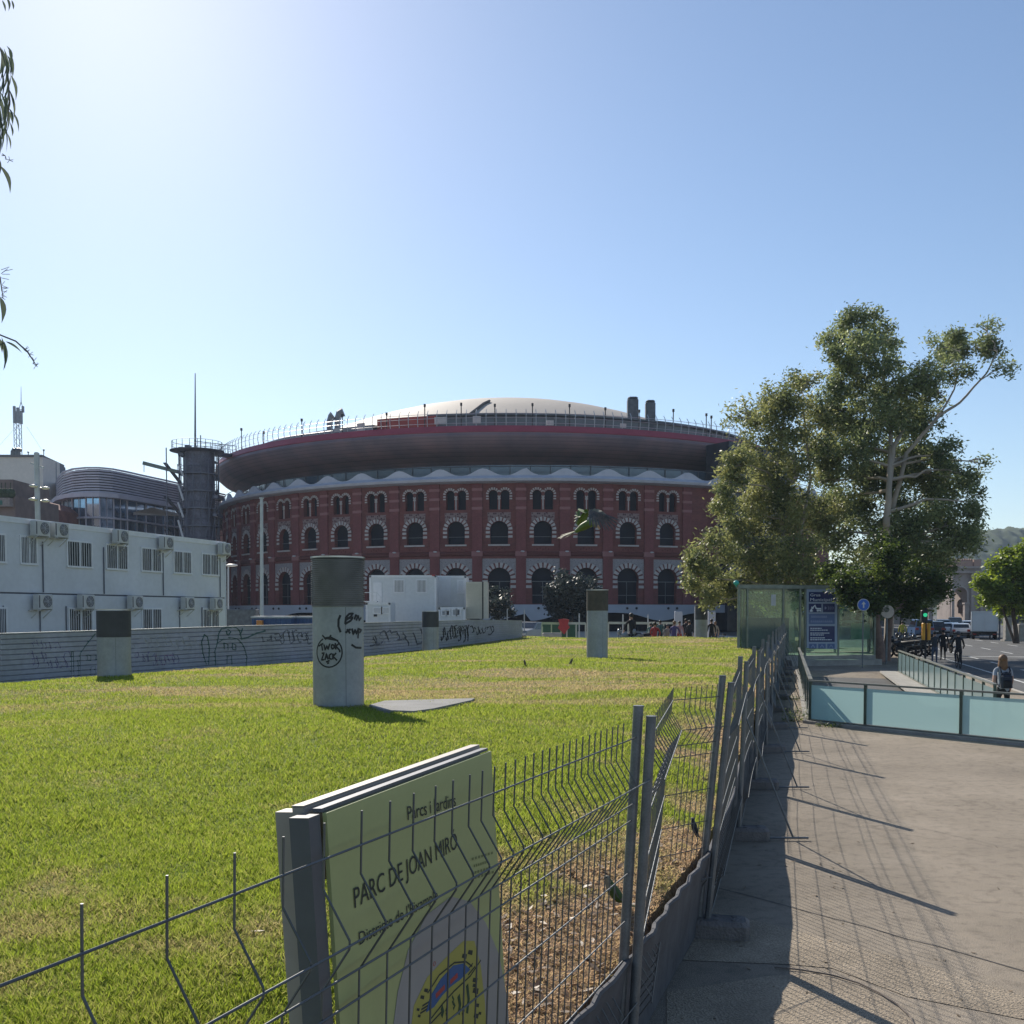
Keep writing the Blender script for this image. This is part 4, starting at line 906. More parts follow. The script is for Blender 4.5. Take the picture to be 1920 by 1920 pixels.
# ================================================================ ventilation columns
m_colc = M('column_steel', (.30,.315,.33), .5, .25, var=.14, scale=1.6, fine=.07, bscale=14, spec=.5)
m_rib = M('ribbed_metal', (.15,.15,.155), .4, .3, var=.25, scale=3)
m_ribd = M('louvre_dark', (.055,.056,.062), .6, .2, var=.2, scale=3)
m_rim = M('rim_metal', (.45,.44,.42), .3, .8)
def column(cx, yb, ym, yt, wpx, label, ribs, top_mat, zb=.8, seam=True):
    b = PZ(cx, yb, zb); Y = b.y; r = wpx/2*Y/F; b = V3((X_(cx, Y+r), Y+r, zl(b.x, Y+r)))
    Yc = b.y; zm = Z_(cx, ym, Y); zt_ = Z_(cx, yt, Y)
    root = thing('ventilation_column', label, 'column', b, group='round ventilation columns on the lawn')
    g = MB(); g.lathe([(r, b.z-.3), (r, zm), (r*.9, zm+.001)], 48, c=(b.x, Yc, 0)); g.build('shaft', m_colc, root, smooth=True)
    if seam:
        g = MB(); a = .55
        for a in (.45, -2.2): g.lathe([(r+.002, b.z), (r+.002, zm-.01)], 1, a, a+.012, (b.x, Yc, 0))
        g.build('shaft_seam', m_ribd, root)
    pr = []
    if ribs:
        dz = (zt_-zm)/ribs
        for k in range(ribs): z = zm+k*dz; pr += [(r*.99, z), (r*1.055, z+dz*.12), (r*1.055, z+dz*.5), (r*.99, z+dz*.62)]
        pr += [(r*1.06, zt_), (r*1.06, zt_+.012)]
    else:
        pr = [(r*1.02, zm), (r*1.02, zt_)]
        for k in range(9): pass
    g = MB(); g.lathe(pr+[(r*.9, pr[-1][1]), (r*.9, zm+.3), (.01, zm+.3)], 48, c=(b.x, Yc, 0)); g.build('louvred_collar', top_mat, root, smooth=False)
    g = MB(); g.lathe([(r*.9, zt_+.013), (r*1.07, zt_+.013), (r*1.07, zt_+.035), (r*.9, zt_+.035)], 48, c=(b.x, Yc, 0)); g.build('rim', m_rim, root, smooth=False)
    return root, b, Yc, r
c1_, cb, cY, cr = column(634, 1333, 1137, 1046, 97, 'Largest and nearest round grey column, ribbed metal top and black graffiti', 24, m_rib)
m_paint = M('black_spray', (.015,.015,.018), .5)
column(1120, 1232.5, 1145, 1107, 40, 'grey round column with a brown top standing alone in the middle of the lawn', 0, M('brown_collar', (.075,.06,.045), .7, var=.3))
column(213, 1282, 1195, 1145, 61, 'short round column with a dark top near the corrugated hoarding on the left', 0, m_ribd, zb=.66)
column(807, 1216, 1176, 1147, 31, 'small dark topped column at the hoarding below the white site cabins', 0, m_ribd)
column(1315, 1195, 1162, 1135, 23, 'farthest round column at the back edge of the lawn beside the tree', 0, m_ribd)
# graffiti strokes wrapped round the nearest column
def CP(px, py, lift=.003):
    s = max(-.98, min(.98, (px-634)/49.)); a = math.asin(s); Yf = cY-cr*math.cos(a)
    return V3((cb.x+(cr+lift)*math.sin(a), cY-(cr+lift)*math.cos(a), Z_(px, py, Yf)))
cn = lambda p: V3((p.x-cb.x, p.y-cY, 0)).normalized()
def cstroke(g, pts, w_=.022):
    out = []
    for i in range(len(pts)-1):
        for k in range(4): out.append((lerp(pts[i][0], pts[i+1][0], k/4), lerp(pts[i][1], pts[i+1][1], k/4)))
    out.append(pts[-1]); ribbon(g, [CP(*q) for q in out], w_, cn)
def Zm(x, y): return (560+x/4.8, 1020+y/4.8)
g = MB()
cstroke(g, [(624+25*math.cos(a), 1223+28*math.sin(a)) for a in np.linspace(-1.9, 4.25, 26)], .024)
for st in ([(205,920),(255,895)],[(235,895),(248,960)],[(262,905),(272,955),(290,915),(300,950),(318,895)],[(330,925),(338,905),(355,910),(358,935),(340,945),(330,925)],[(368,890),(372,950)],[(372,920),(400,895)],[(374,920),(395,945),(408,960),(405,975)],
           [(238,985),(262,980),(250,1010),(235,1045),(262,1040)],[(270,1045),(285,985),(300,1040)],[(275,1020),(298,1015)],[(335,985),(312,1000),(312,1030),(335,1038)],[(345,985),(345,1040)],[(375,980),(347,1012),(382,1048)],
           [(280,1062),(315,1048)],[(290,1076),(310,1068)],[(245,820),(275,850)],[(328,818),(310,860)],[(262,845),(395,870)],[(270,858),(320,835),(392,872)]):
    cstroke(g, [Zm(*q) for q in st], .027)
for st in ([(415,640),(398,680),(396,740),(415,795)],[(455,720),(462,660),(490,628),(520,625),(500,655),(455,690)],[(470,670),(520,660),(500,690),(452,722)],[(530,680),(540,640),(555,650),(545,690)],[(560,640),(565,690),(580,660)],
           [(455,800),(500,765)],[(470,765),(495,805)],[(510,760),(520,815),(535,770),(545,810),(560,755)],[(562,760),(556,850)],[(562,765),(582,775),(566,800)],[(505,905),(540,932),(580,935)]):
    cstroke(g, [Zm(*q) for q in st], .036)
g.build('spray_graffiti', m_paint, c1_)
# concrete slab beside it
sl_pts = [PZ(x, y, .86) for x, y in ((692,1326),(722,1316),(890,1307),(884,1312),(812,1333),(776,1340),(720,1338))]
g = MB(); g.prism([V3((p.x, p.y, zl(p.x, p.y)+.05)) for p in sl_pts], V3((0,0,-.3))); tag(g.build('concrete_slab', M('slab_concrete', (.24,.235,.225), .9, var=.15, scale=2, bump=.3, bscale=40, fine=.1)), 'flat concrete slab set in the grass beside the nearest column', 'slab')

# ================================================================ corrugated hoarding with graffiti
def hpar(x):
    for i in range(len(HW)-1):
        if x <= HW[i+1][0]: break
    (xa, Ya), (xb, Yb) = HW[i], HW[i+1]; t = (x-xa)/(xb-xa); iy = lerp(1/Ya, 1/Yb, t); Y = 1/iy; tt = (Y-Ya)/(Yb-Ya)
    return Y, i, tt
hoard = thing('corrugated_hoarding', 'long grey corrugated metal hoarding covered with graffiti behind the lawn', 'hoarding', hwp[1])
m_hd = M('hoarding_metal', (.37,.38,.41), .5, .15, var=.2, scale=.8, fine=.1, bscale=6, col2=(.32,.32,.39))
NR = 11
for i in range(len(hwp)-1):
    g = MB(); a, b = hwp[i], hwp[i+1]; d = (b-a).normalized(); nn = V3((d.y, -d.x, 0)); ns = 8; vs = []; fs = []
    prof = []
    for k in range(NR): prof += [(k/NR, 0), ((k+.12)/NR, .035), ((k+.88)/NR, .035), ((k+.999)/NR, 0)]
    for s in range(ns+1):
        t = s/ns; p = a.lerp(b, t); zb_ = lerp(hw_bot[i], hw_bot[i+1], t)-.15; zt_ = lerp(hw_top[i], hw_top[i+1], t)
        for u, o_ in prof: vs.append(p+nn*o_+V3((0, 0, lerp(zb_, zt_, u))))
    m_ = len(prof)
    for s in range(ns):
        for k in range(m_-1): fs.append((s*m_+k, (s+1)*m_+k, (s+1)*m_+k+1, s*m_+k+1))
    g.add(vs, fs); g.build('corrugated_sheet', m_hd, hoard)
    g = MB(); g.bar(a+V3((0,0,hw_top[i]+.015))+nn*.02, b+V3((0,0,hw_top[i+1]+.015))+nn*.02, .07, .03); g.build('top_capping', M('capping', (.40,.41,.42), .5, .3), hoard)
def HP(x, y, lift=.045):
    Y, i, t = hpar(x); d = (hwp[i+1]-hwp[i]).normalized(); return P(x, y, Y)+V3((d.y, -d.x, 0))*lift
def hn(p): return V3((.35, -1, 0)).normalized()
def graf(strokes, mat, w_, name='graffiti'):
    g = MB()
    for st in strokes: ribbon(g, [HP(*q) for q in st], w_, hn)
    return g.build(name, mat, hoard)
m_gg = M('green_spray', (.035,.085,.075), .6, var=.25, scale=6); m_gl = M('violet_spray', (.17,.15,.26), .6, var=.3, scale=4); m_gb = M('grey_spray', (.085,.09,.11), .6, var=.3, scale=4); m_gp = M('pale_spray', (.38,.38,.42), .6, var=.2)
def Q(x, y): return (x/4., 1150+y/4.)
house = [[(1605,390),(1600,280),(1620,220),(1665,190),(1715,185),(1770,195),(1805,230),(1825,270),(1840,330),(1832,415)],[(1615,235),(1630,150),(1650,115),(1700,103),(1755,105),(1785,130),(1800,190)],
  [(1690,130),(1690,155),(1705,160),(1720,140),(1705,125),(1690,130)],[(1668,225),(1672,270),(1700,272),(1698,235),(1668,225)],[(1730,228),(1732,270),(1758,272),(1758,240),(1730,228)],[(1690,380),(1692,320),(1725,320),(1728,385)],
  [(1800,190),(1850,178),(1920,145),(1985,130)],[(1795,150),(1810,110)],[(1520,160),(1500,215),(1510,300),(1535,385)],[(1520,160),(1545,180),(1558,260),(1552,385)]]
graf([[Q(*q) for q in s] for s in house], m_gg, .075)
h2 = [[(585,470),(588,300),(640,225),(705,150),(725,160)],[(640,310),(642,350),(668,352),(668,320),(640,310)],[(708,312),(705,345),(728,350)],[(665,470),(668,400),(700,395),(700,485)],[(520,470),(522,290),(535,285),(540,480)],[(515,380),(570,370)],[(570,350),(575,470)]]
graf([[Q(*q) for q in s] for s in h2], m_gg, .06)
def scrib(x0, x1, y0, y1, n, seed):
    r_ = random.Random(seed); out = []
    for k in range(n):
        x = lerp(x0, x1, (k+.5)/n); st = []; h = (y1-y0); cyy = r_.uniform(y0+h*.35, y1-h*.35); rx = (x1-x0)/n*r_.uniform(.35, .8); ry = h*r_.uniform(.22, .48); a0 = r_.uniform(0, 6.28); sw = r_.choice((2.2, 3.4, 5.2, -4))
        for j in range(9): a = a0+sw*j/8; st.append((x+rx*math.cos(a)+rx*.3*math.sin(3*a), min(y1, max(y0, cyy+ry*math.sin(a)))))
        out.append(st)
    return out
graf(scrib(50, 128, 1222, 1256, 9, 1), m_gl, .07); graf(scrib(60, 108, 1200, 1222, 6, 11), m_gl, .04)
graf(scrib(248, 365, 1190, 1218, 10, 2), m_gp, .06); graf(scrib(250, 330, 1222, 1248, 10, 3), m_gl, .06)
graf(scrib(285, 322, 1224, 1252, 5, 31), M('magenta_spray', (.17,.07,.16), .6), .04)
graf(scrib(488, 582, 1182, 1210, 11, 4), m_gb, .06); graf(scrib(690, 755, 1180, 1212, 6, 5), m_gb, .08); graf(scrib(700, 752, 1184, 1208, 6, 51), m_gp, .06)
graf(scrib(762, 790, 1180, 1212, 2, 6), m_gb, .1)
graf(scrib(824, 880, 1173, 1206, 12, 7), m_paint, .10); graf(scrib(846, 925, 1172, 1190, 14, 8), m_paint, .07); graf(scrib(880, 935, 1172, 1184, 9, 9), m_gp, .06)

# ================================================================ two-storey site cabins (left)
A0 = P(0, HZ, 35.6); B0 = P(423, HZ, 49.2); A0.z = B0.z = 0; ud = (B0-A0).normalized(); und = V3((ud.y, -ud.x, 0)); LB = (B0-A0).length
ang = math.atan2(ud.y, ud.x)
cabin = thing('site_office_building', 'two storey pale grey site office made of stacked cabins with barred windows', 'building', A0, ang)
m_cab = M('cabin_panel', (.60,.62,.65), .55, var=.09, scale=.45, fine=.04, bscale=5); m_cabf = M('cabin_frame', (.70,.71,.73), .5, var=.05)
m_bars = M('window_bars', (.60,.61,.63), .5); m_wdk = M('cabin_glass', (.035,.04,.05), .15, var=.3)
m_seam = M('cabin_seam', (.11,.12,.15), .7)
def cu(x):
    iy = lerp(1/35.6, 1/49.2, x/423.); return (1/iy-35.6)/ud.y
def cz(x, y): return Z_(x, y, 1/lerp(1/35.6, 1/49.2, x/423.))
zS = 3.08; zT = 5.68
g = MB(); g.box(-9, LB, 0, 2.5, .3, zS-.03); g.build('lower_cabins', m_cab, cabin, world=False)
g = MB(); g.box(-9, LB, 0, 2.5, zS+.03, zT); g.build('upper_cabins', m_cab, cabin, world=False)
g = MB(); g.box(-9, LB-.05, .05, 2.4, zS-.03, zS+.03); 
for u in (cu(81), cu(195), cu(306), cu(413)-.02, cu(-45)): g.tube([(u,-.03,zS+.05),(u,-.03,zT-.7)], .025, 6)
for u in (cu(74), cu(123), cu(336), cu(378), cu(5)): g.tube([(u,-.03,.6),(u,-.03,zS-.45)], .022, 6)
g.build('drain_pipe', m_seam, cabin, world=False)
g = MB(); g.box(-9.02, LB+.03, -.04, 2.54, zT, zT+.08); g.box(LB-.02, LB+.03, -.03, .12, .3, zT); g.box(-9, LB, -.03, 0, zT-.12, zT); g.build('corner_frame', m_cabf, cabin, world=False)
def cabwin(u0, u1, z0, z1, par):
    g = MB(); g.box(u0, u1, -.012, -.002, z0, z1); w_ = g.build('window', m_wdk, par, world=False)
    g = MB(); t = .07
    g.box(u0-t, u1+t, -.05, -.001, z1, z1+t); g.box(u0-t, u1+t, -.07, -.001, z0-t, z0); g.box(u0-t, u0, -.05, -.001, z0, z1); g.box(u1, u1+t, -.05, -.001, z0, z1); um = (u0+u1)/2; g.box(um-.035, um+.035, -.05, -.013, z0, z1)
    g.build('frame', m_cabf, w_, world=False)
    g = MB(); n = 10
    for k in range(n): x = lerp(u0, u1, (k+.5)/n); g.tube([(x,-.065,z0),(x,-.065,z1)], .014, 5)
    g.build('bars', m_bars, w_, world=False)
zu0, zu1 = 4.17, 5.08
for a, b in ((-90,-58),(-22,10),(41,69),(128,172),(201,239),(267,302),(327,358),(380,409)): cabwin(cu(a), cu(b), zu0, zu1, cabin)
for a, b in ((-22,10),(129,171),(267,301),(380,409)): cabwin(cu(a), cu(b), 1.62, 2.52, cabin)
m_ac = M('ac_casing', (.52,.52,.50), .5, var=.06); m_acg = M('ac_grille', (.10,.10,.11), .5)
acs = [(66,990,'upper','leftmost of the upper row'),(102,993,'upper','right one of the upper pair'),(217,1005,'upper','third from the left, upper row'),(303,1017,'upper','fourth from the left, upper row'),(412,1028,'upper','at the right end of the roof edge'),
       (69,1127,'lower','leftmost of the lower row'),(150,1127,'lower','second of the lower row'),(243,1128,'lower','third of the lower row'),(342,1130,'lower','fourth of the lower row'),(396,1131,'lower','last of the lower row')]
ac0 = None
for k, (x, y, row, what) in enumerate(acs):
    lab = 'grey outdoor air conditioner on the site office, '+what
    u = cu(x); z = cz(x, y)-.02; loc = A0+ud*u+V3((0,0,z))
    if ac0 is None:
        ac0 = thing('air_conditioner', lab, 'air conditioner', loc, ang, 'air conditioners on the site office')
        g = MB(); g.cbox(-.36, .36, -.42, -.14, -.27, .27, .025); g.build('casing', m_ac, ac0, world=False)
        g = MB(); g.tube([(.08,-.435,0),(.08,-.422,0)], .22, 24); g.build('fan_opening', m_acg, ac0, world=False)
        g = MB()
        for r_ in (.05,.1,.15,.2): g.tube([(.08+r_*math.cos(a),-.445,r_*math.sin(a)) for a in np.linspace(0, 2*math.pi, 21)], .006, 4, caps=False)
        for a in range(8): g.tube([(.08,-.445,0),(.08+.22*math.cos(a*.785),-.445,.22*math.sin(a*.785))], .004, 3)
        g.build('fan_guard', m_bars, ac0, world=False)
        g = MB(); g.bar((-.3,-.44,-.29),(-.3,-.02,-.29),.04); g.bar((.3,-.44,-.29),(.3,-.02,-.29),.04); g.bar((-.3,-.02,-.6),(-.3,-.4,-.3),.025); g.bar((.3,-.02,-.6),(.3,-.4,-.3),.025); g.bar((-.45,-.06,-.32),(.5,-.06,-.32),.05); g.build('bracket', m_ac, ac0, world=False)
        g = MB(); g.box(-.345,-.30,-.425,-.4,-.22,.22); g.build('side_grille', m_acg, ac0, world=False)
    else: dup(ac0, loc, ang, lab)
# ================================================================ white cabins in front of the arena
def cabin_box(x0, x1, yt, Y, depth, zb, name, label, mat=None, wins=(), doors=(), grp=None):
    q0_, q1_ = X_(x0, Y), X_(x1, Y); zt_ = Z_(x0, yt, Y)
    root = thing(name, label, 'cabin', V3(((q0_+q1_)/2, Y, zb)), group=grp)
    g = MB(); g.box(q0_, q1_, Y, Y+depth, zb, zt_); g.build('shell', mat or m_white, root)
    g = MB()
    for x in (q0_, q1_-.12): g.box(x-.01, x+.13, Y-.03, Y, zb, zt_)
    g.box(q0_, q1_, Y-.03, Y-.001, zt_-.14, zt_+.02); g.box(q0_, q1_, Y-.03, Y-.001, zb, zb+.14); g.build('frame', m_cabf, root)
    for (wx0, wx1, wy0, wy1) in wins:
        a, b = X_(wx0, Y), X_(wx1, Y); c, d = Z_(0, wy1, Y), Z_(0, wy0, Y)
        g = MB(); g.box(a, b, Y-.02, Y-.005, c, d); w_ = g.build('window', m_wdk, root)
        g = MB(); n = 7
        for k in range(n): xx = lerp(a, b, (k+.5)/n); g.box(xx-.025, xx+.025, Y-.07, Y-.03, c, d)
        g.box(a-.08, b+.08, Y-.06, Y-.021, d, d+.08); g.box(a-.08, b+.08, Y-.06, Y-.021, c-.08, c); g.box(a-.08, a, Y-.06, Y-.021, c, d); g.box(b, b+.08, Y-.06, Y-.021, c, d); g.build('bars', m_cabf, w_)
    return root
r_ = cabin_box(693, 818, 1079, 76, 5, .2, 'site_cabin', 'tall white site cabin with two barred windows in front of the arena', wins=((740,757,1088,1110),(782,799,1088,1110)))
g = MB(); a = X_(700,75.9); b = X_(716,75.9); g.box(a, b, 75.94, 75.99, 2.6, Z_(0,1092,76)); g.build('door', m_cabf, r_)
g = MB(); g.box(X_(810,76), X_(816,76), 75.95, 76, Z_(0,1080,76), Z_(0,1077.5,76)); g.build('red_label', m_red2, r_)
r_ = cabin_box(818, 874, 1080, 78.5, 5, .2, 'site_cabin', 'pale site cabin set back between the two window cabin and the louvred container', wins=((859,869,1089,1111),))
g = MB(); g.box(X_(819,78.5), X_(846,78.5), 78.42, 78.46, Z_(0,1136,78.5), Z_(0,1082,78.5)); g.build('grey_door', m_cab, r_)
r_ = cabin_box(686, 732, 1130, 70, 3, .1, 'site_cabin', 'low white cabin with small barred vents just right of the big column', wins=((701,715,1140,1149),(717,730,1140,1149)))
g = MB(); g.box(X_(701,70), X_(707,70), 69.93, 69.97, Z_(0,1156,70), Z_(0,1152,70)); g.build('notice', m_dark, r_)
r_ = cabin_box(822, 872, 1139, 72, 3, .1, 'site_cabin', 'low white cabin behind the small dark topped column', wins=((829,835,1145,1153),(838,842,1145,1153),(849,855,1143,1153),(857,862,1143,1153)))
st = thing('cabin_stairs', 'white metal stair with handrail leading up to the two window cabin', 'stairs', V3((X_(705,74), 74, 0)))
g = MB(); g.bar(P(706,1130,74.5), P(725,1150,74.5), .06); g.build('stringer', m_white, st)
g = MB(); g.bar(P(683,1111,74.5), P(706,1111,74.5), .05); g.bar(P(706,1111,74.5), P(706,1150,74.5), .05); g.bar(P(706,1111,74.5), P(722,1128,74.5), .05); g.bar(P(683,1128,74.5), P(708,1128,74.5), .9, .08); g.build('handrail', m_white, st)
lou = thing('louvred_container', 'cream container end with horizontal louvres at the right of the site cabins', 'container', V3((X_(895,74), 74, 0)))
m_crm = M('cream_metal', (.52,.50,.42), .5, var=.05)
xa, xb, za, zb_ = X_(874,74), X_(904,74), Z_(0,1160,74), Z_(0,1091,74)
g = MB(); g.box(xa, xb, 74, 78, za, zb_)
n = 16
for k in range(n): z = lerp(za, zb_, (k+.5)/n); g.box(xa+.02, xb-.02, 73.93, 74, z-.075, z+.045)
g.build('louvred_wall', m_crm, lou)
g = MB(); g.box(xb, xb+.1, 74.03, 78, za, zb_); g.build('dark_gap', m_dark, lou)
g = MB(); g.box(xb+.1, X_(914,74), 73.98, 78, za, zb_+.02); g.build('side_leaf', m_crm, lou)
g = MB()
for x in (xa+.1, xb-.1): g.box(x-.06, x+.06, 74.2, 74.4, 0, za)
for x in (xa+.1, xb-.1): g.box(x-.06, x+.06, 77.2, 77.4, 0, za)
g.build('leg', m_galv, lou)
# blue skips
m_blue = M('blue_container', (.035,.085,.22), .55, var=.2, scale=1)
def skip(x0, x1, Y, label):
    root = thing('skip_container', label, 'container', V3((X_((x0+x1)/2,Y), Y, 0)), group='blue containers behind the hoarding')
    a, b, z = X_(x0,Y), X_(x1,Y), Z_(0,1156.5,Y); g = MB(); g.box(a, b, Y, Y+2.2, .3, z-.08)
    n = 7
    for k in range(n+1): x = lerp(a+.1, b-.1, k/n); g.box(x-.05, x+.05, Y-.06, Y, .35, z-.12)
    g.build('body', m_blue, root)
    g = MB(); g.box(a-.05, b+.05, Y-.09, Y+2.25, z-.08, z+.04); g.build('top_edge', M('container_edge', (.35,.38,.42), .5), root); return root
s1 = skip(472, 547, 62, 'blue ribbed container with an orange box, behind the hoarding under the thin white pole')
g = MB(); g.cbox(X_(481,61.6), X_(492,61.6), 61.5, 61.9, Z_(0,1176,61.5), Z_(0,1163,61.5), .03); tag(g.build('orange_crate', M('orange_plastic', (.5,.2,.05), .6)), 'orange box hanging in front of the left blue container', 'box')
skip(549, 600, 63, 'blue container partly hidden behind the largest column')
# street lamps
m_pole = M('pole_paint', (.42,.44,.46), .45, .2, var=.08)
lp = thing('floodlight_column', 'tall grey floodlight column with four disc lamps rising behind the site office', 'floodlight', V3((X_(74,58), 58, 0)))
g = MB(); g.cbox(X_(70,58), X_(78,58), 57.88, 58.12, 0, Z_(0,848,58), .04); g.build('column', m_pole, lp)
for x, y in ((63,911),(85,915),(62,936),(85,939)):
    g = MB(); q = P(x, y, 57.8 if x < 74 else 58.3); g.sphere(q, .24, 12, 6, (1,1,.35)); g.tube([q, V3((X_(74,58), 58, q.z))], .03, 5); g.build('disc_lamp', m_lampw, lp, smooth=True)
g = MB(); g.bar(P(57,868,58), P(82,877,58), .08); g.build('cross_arm', m_pole, lp)
lp = thing('lamp_pole', 'thin white pole in front of the left side of the arena', 'pole', V3((X_(491,66), 66, 0)))
g = MB(); g.tube([P(491,1175,66), P(490.5,935,66)], [.12,.1], 10); g.build('pole', m_pole, lp, smooth=True)
g = MB(); g.tube([P(490.5,935,66), P(490.5,933,66)], .15, 10); g.build('cap', m_pole, lp)
lp = thing('street_lamp', 'street lamp with a pale curved head between the site office and the arena', 'street lamp', V3((X_(428,80), 80, 0)))
g = MB(); g.tube([P(428,1160,80), P(428,1066,80), P(429,1060,80)], .07, 6); g.build('pole', m_pole, lp)
g = MB(); g.sphere(P(434,1060,80), .5, 12, 6, (1,.5,.22)); g.build('lamp_head', m_lampw, lp, smooth=True)
# street clutter under the arena wall (left)
g = MB(); q = P(455,1165,70); g.cbox(q.x-1.2, q.x+.9, 70, 71, 0, Z_(0,1142,70), .05); g.box(q.x-.9, q.x+.5, 69.97, 70, 1.0, Z_(0,1146,70)); tag(g.build('service_kiosk', M('kiosk_grey', (.13,.14,.15), .7, var=.3)), 'dark grey service kiosk beside the end of the site office', 'kiosk')
# ================================================================ glass railings round the ramp
m_rail = M('rail_metal', (.20,.20,.17), .5, .35, var=.15)
m_railp = M('rail_post', (.075,.10,.075), .5, .3, var=.2)
g_front = glassmat('frosted_glass_front', (.44,.64,.62), .08, .12, .9)
g_side = glassmat('frosted_glass_side', (.76,.94,.82), .05, .15, .85)
def glass_rail(a, b, n, h, label, gm, kerb=True, ts=None):
    root = thing('glass_railing', label, 'railing', a, group='glass railings round the ramp')
    d = (b-a); L_ = d.length; u = d.normalized(); nn = V3((u.y, -u.x, 0)); ts = ts or [k/n for k in range(n+1)]
    for t in ts:
        g = MB(); p = a+d*t; g.bar(p+V3((0,0,.0)), p+V3((0,0,h)), .06, .045, up=u); g.build('post', m_railp, root)
    g = MB(); g.bar(a-u*.04+V3((0,0,h+.02)), b+u*.04+V3((0,0,h+.02)), .085, .035); g.build('handrail', m_rail, root)
    for i in range(len(ts)-1):
        g = MB(); p = a+d*ts[i]+u*.035; q = a+d*ts[i+1]-u*.035
        g.prism([p+V3((0,0,.1)), q+V3((0,0,.1)), q+V3((0,0,h-.07)), p+V3((0,0,h-.07))], nn*.012); g.build('glass_panel', gm, root)
    g = MB(); g.bar(a+V3((0,0,.075))+nn*.01, b+V3((0,0,.075))+nn*.01, .05, .03); g.build('bottom_rail', m_rail, root)
    if kerb: g = MB(); g.bar(a-u*.1+V3((0,0,.03))+nn*.03, b+u*.1+V3((0,0,.03))+nn*.03, .2, .06); g.build('kerb', m_conc, root)
    return root
RH = .90
t1 = (PZ(1619,1367,0)-rA).length/(rB-rA).length; t2 = (PZ(1795,1386,0)-rA).length/(rB-rA).length
glass_rail(rA, rB+(rB-rA)*.35, 3, RH, 'Teal frosted glass railing across the near end of the ramp', g_front, ts=[0, t1/1.35, t2/1.35, .98])
glass_rail(rC, rA+(rC-rA).normalized()*.12, 9, RH+.02, 'Glass railing seen edge on along the left side of the ramp', g_front)
glass_rail(rD, rD+(rE-rD)*1.0, 15, RH-.03, 'pale green glass railing running down the right side of the ramp beside the road', g_side)
g = MB(); u_ = (rE-rD).normalized(); nn_ = V3((u_.y, -u_.x, 0)); g.prism([rD+nn_*.1+V3((0,0,.005)), rD+u_*16+nn_*.1+V3((0,0,.005)), rD+u_*16+nn_*.8+V3((0,0,.005)), rD+nn_*.7+V3((0,0,.005))], V3((0,0,.07))); kind(g.build('ramp_kerb', m_conc), 'structure')
# weeds at the corner of the railing
m_weed = leafmat('weed_leaf', (.05,.09,.02), (.16,.20,.05), .4)
def weeds(c, rad, n, h, name, label):
    a = rng.uniform(0, 6.28, n); rr = rad*np.sqrt(rng.uniform(0, 1, n)); X = c.x+rr*np.cos(a); Y = c.y+rr*np.sin(a)*.7; hh = rng.uniform(.3, 1, n)*h
    b = rng.uniform(0, 6.28, n); l = rng.uniform(.02, .05, n); Z = c.z+rng.uniform(0, 1, n)*hh
    p = np.stack([X, Y, Z], 1); u = np.stack([np.cos(b), np.sin(b), rng.uniform(-.3, .9, n)], 1)*l[:, None]; v = np.stack([-np.sin(b), np.cos(b), 0*b], 1)*(l*.35)[:, None]
    V = np.stack([p-u, p+v, p+u, p-v], 1).reshape(-1, 3)
    o = mesh_np(name, V, np.arange(4*n).reshape(n, 4), m_weed, {'tone': np.repeat(rng.uniform(0, 1, n), 4)}); tag(o, label, 'weeds'); kind(o, 'stuff'); return o
weeds(PZ(1503,1352,0), .45, 500, .35, 'weed_clump', 'bushy weeds at the near corner of the ramp railing')
weeds(PZ(1560,1362,0), .35, 220, .12, 'weed_clump', 'low weeds along the foot of the teal railing')
weeds(PZ(1488,1312,0), .5, 160, .12, 'weed_clump', 'small yellow green weeds beside the left ramp railing')

# ================================================================ glass pavilion of the car park with the blue sign
KY0, KY1 = 46.0, 47.5; K0 = P(1383, HZ, KY0); K1 = P(1641, HZ, KY1); K0.z = K1.z = 0; ku = (K1-K0).normalized(); kn = V3((ku.y, -ku.x, 0))
ktop = Z_(1383, 1100, KY0); kbot = .12; KD = 4.0; kdv = dirF.normalized()
kiosk = thing('glass_pavilion', 'green glass pavilion at the end of the path under the trees', 'pavilion', K0)
m_kf = M('pavilion_frame', (.22,.24,.19), .55, .2, var=.2); g_k = glassmat('pavilion_glass', (.80,.92,.86), .96, .04, .3)
def kp(x): 
    d = ray(x, HZ); s = (K0.x*d.y-K0.y*d.x)/(ku.y*d.x-ku.x*d.y); return K0+ku*s
def kz(x, y): return Z_(x, y, kp(x).y)
for x in (1385, 1401, 1468, 1500, 1510, 1572, 1640):
    g = MB(); p = kp(x); g.bar(p+V3((0,0,kbot)), p+V3((0,0,ktop)), .12 if x in (1385,1640) else .08, .08, up=ku); g.build('post', m_kf, kiosk)
    p = p+kdv*KD
    if x in (1385, 1468, 1572, 1640): g = MB(); g.bar(p+V3((0,0,kbot)), p+V3((0,0,ktop)), .1, .08, up=ku); g.build('post', m_kf, kiosk)
g = MB()
for off in (0, KD): g.bar(K0+kdv*off+V3((0,0,ktop)), K1+kdv*off+V3((0,0,ktop)), .12, .16)
g.bar(K0+V3((0,0,ktop)), K0+kdv*KD+V3((0,0,ktop)), .12, .16); g.bar(K1+V3((0,0,ktop)), K1+kdv*KD+V3((0,0,ktop)), .12, .16); g.build('roof_frame', m_kf, kiosk)
g = MB(); g.prism([K0+V3((0,0,ktop+.08)), K1+V3((0,0,ktop+.08)), K1+kdv*KD+V3((0,0,ktop+.08)), K0+kdv*KD+V3((0,0,ktop+.08))], V3((0,0,.03))); g.build('glass_roof', g_k, kiosk)
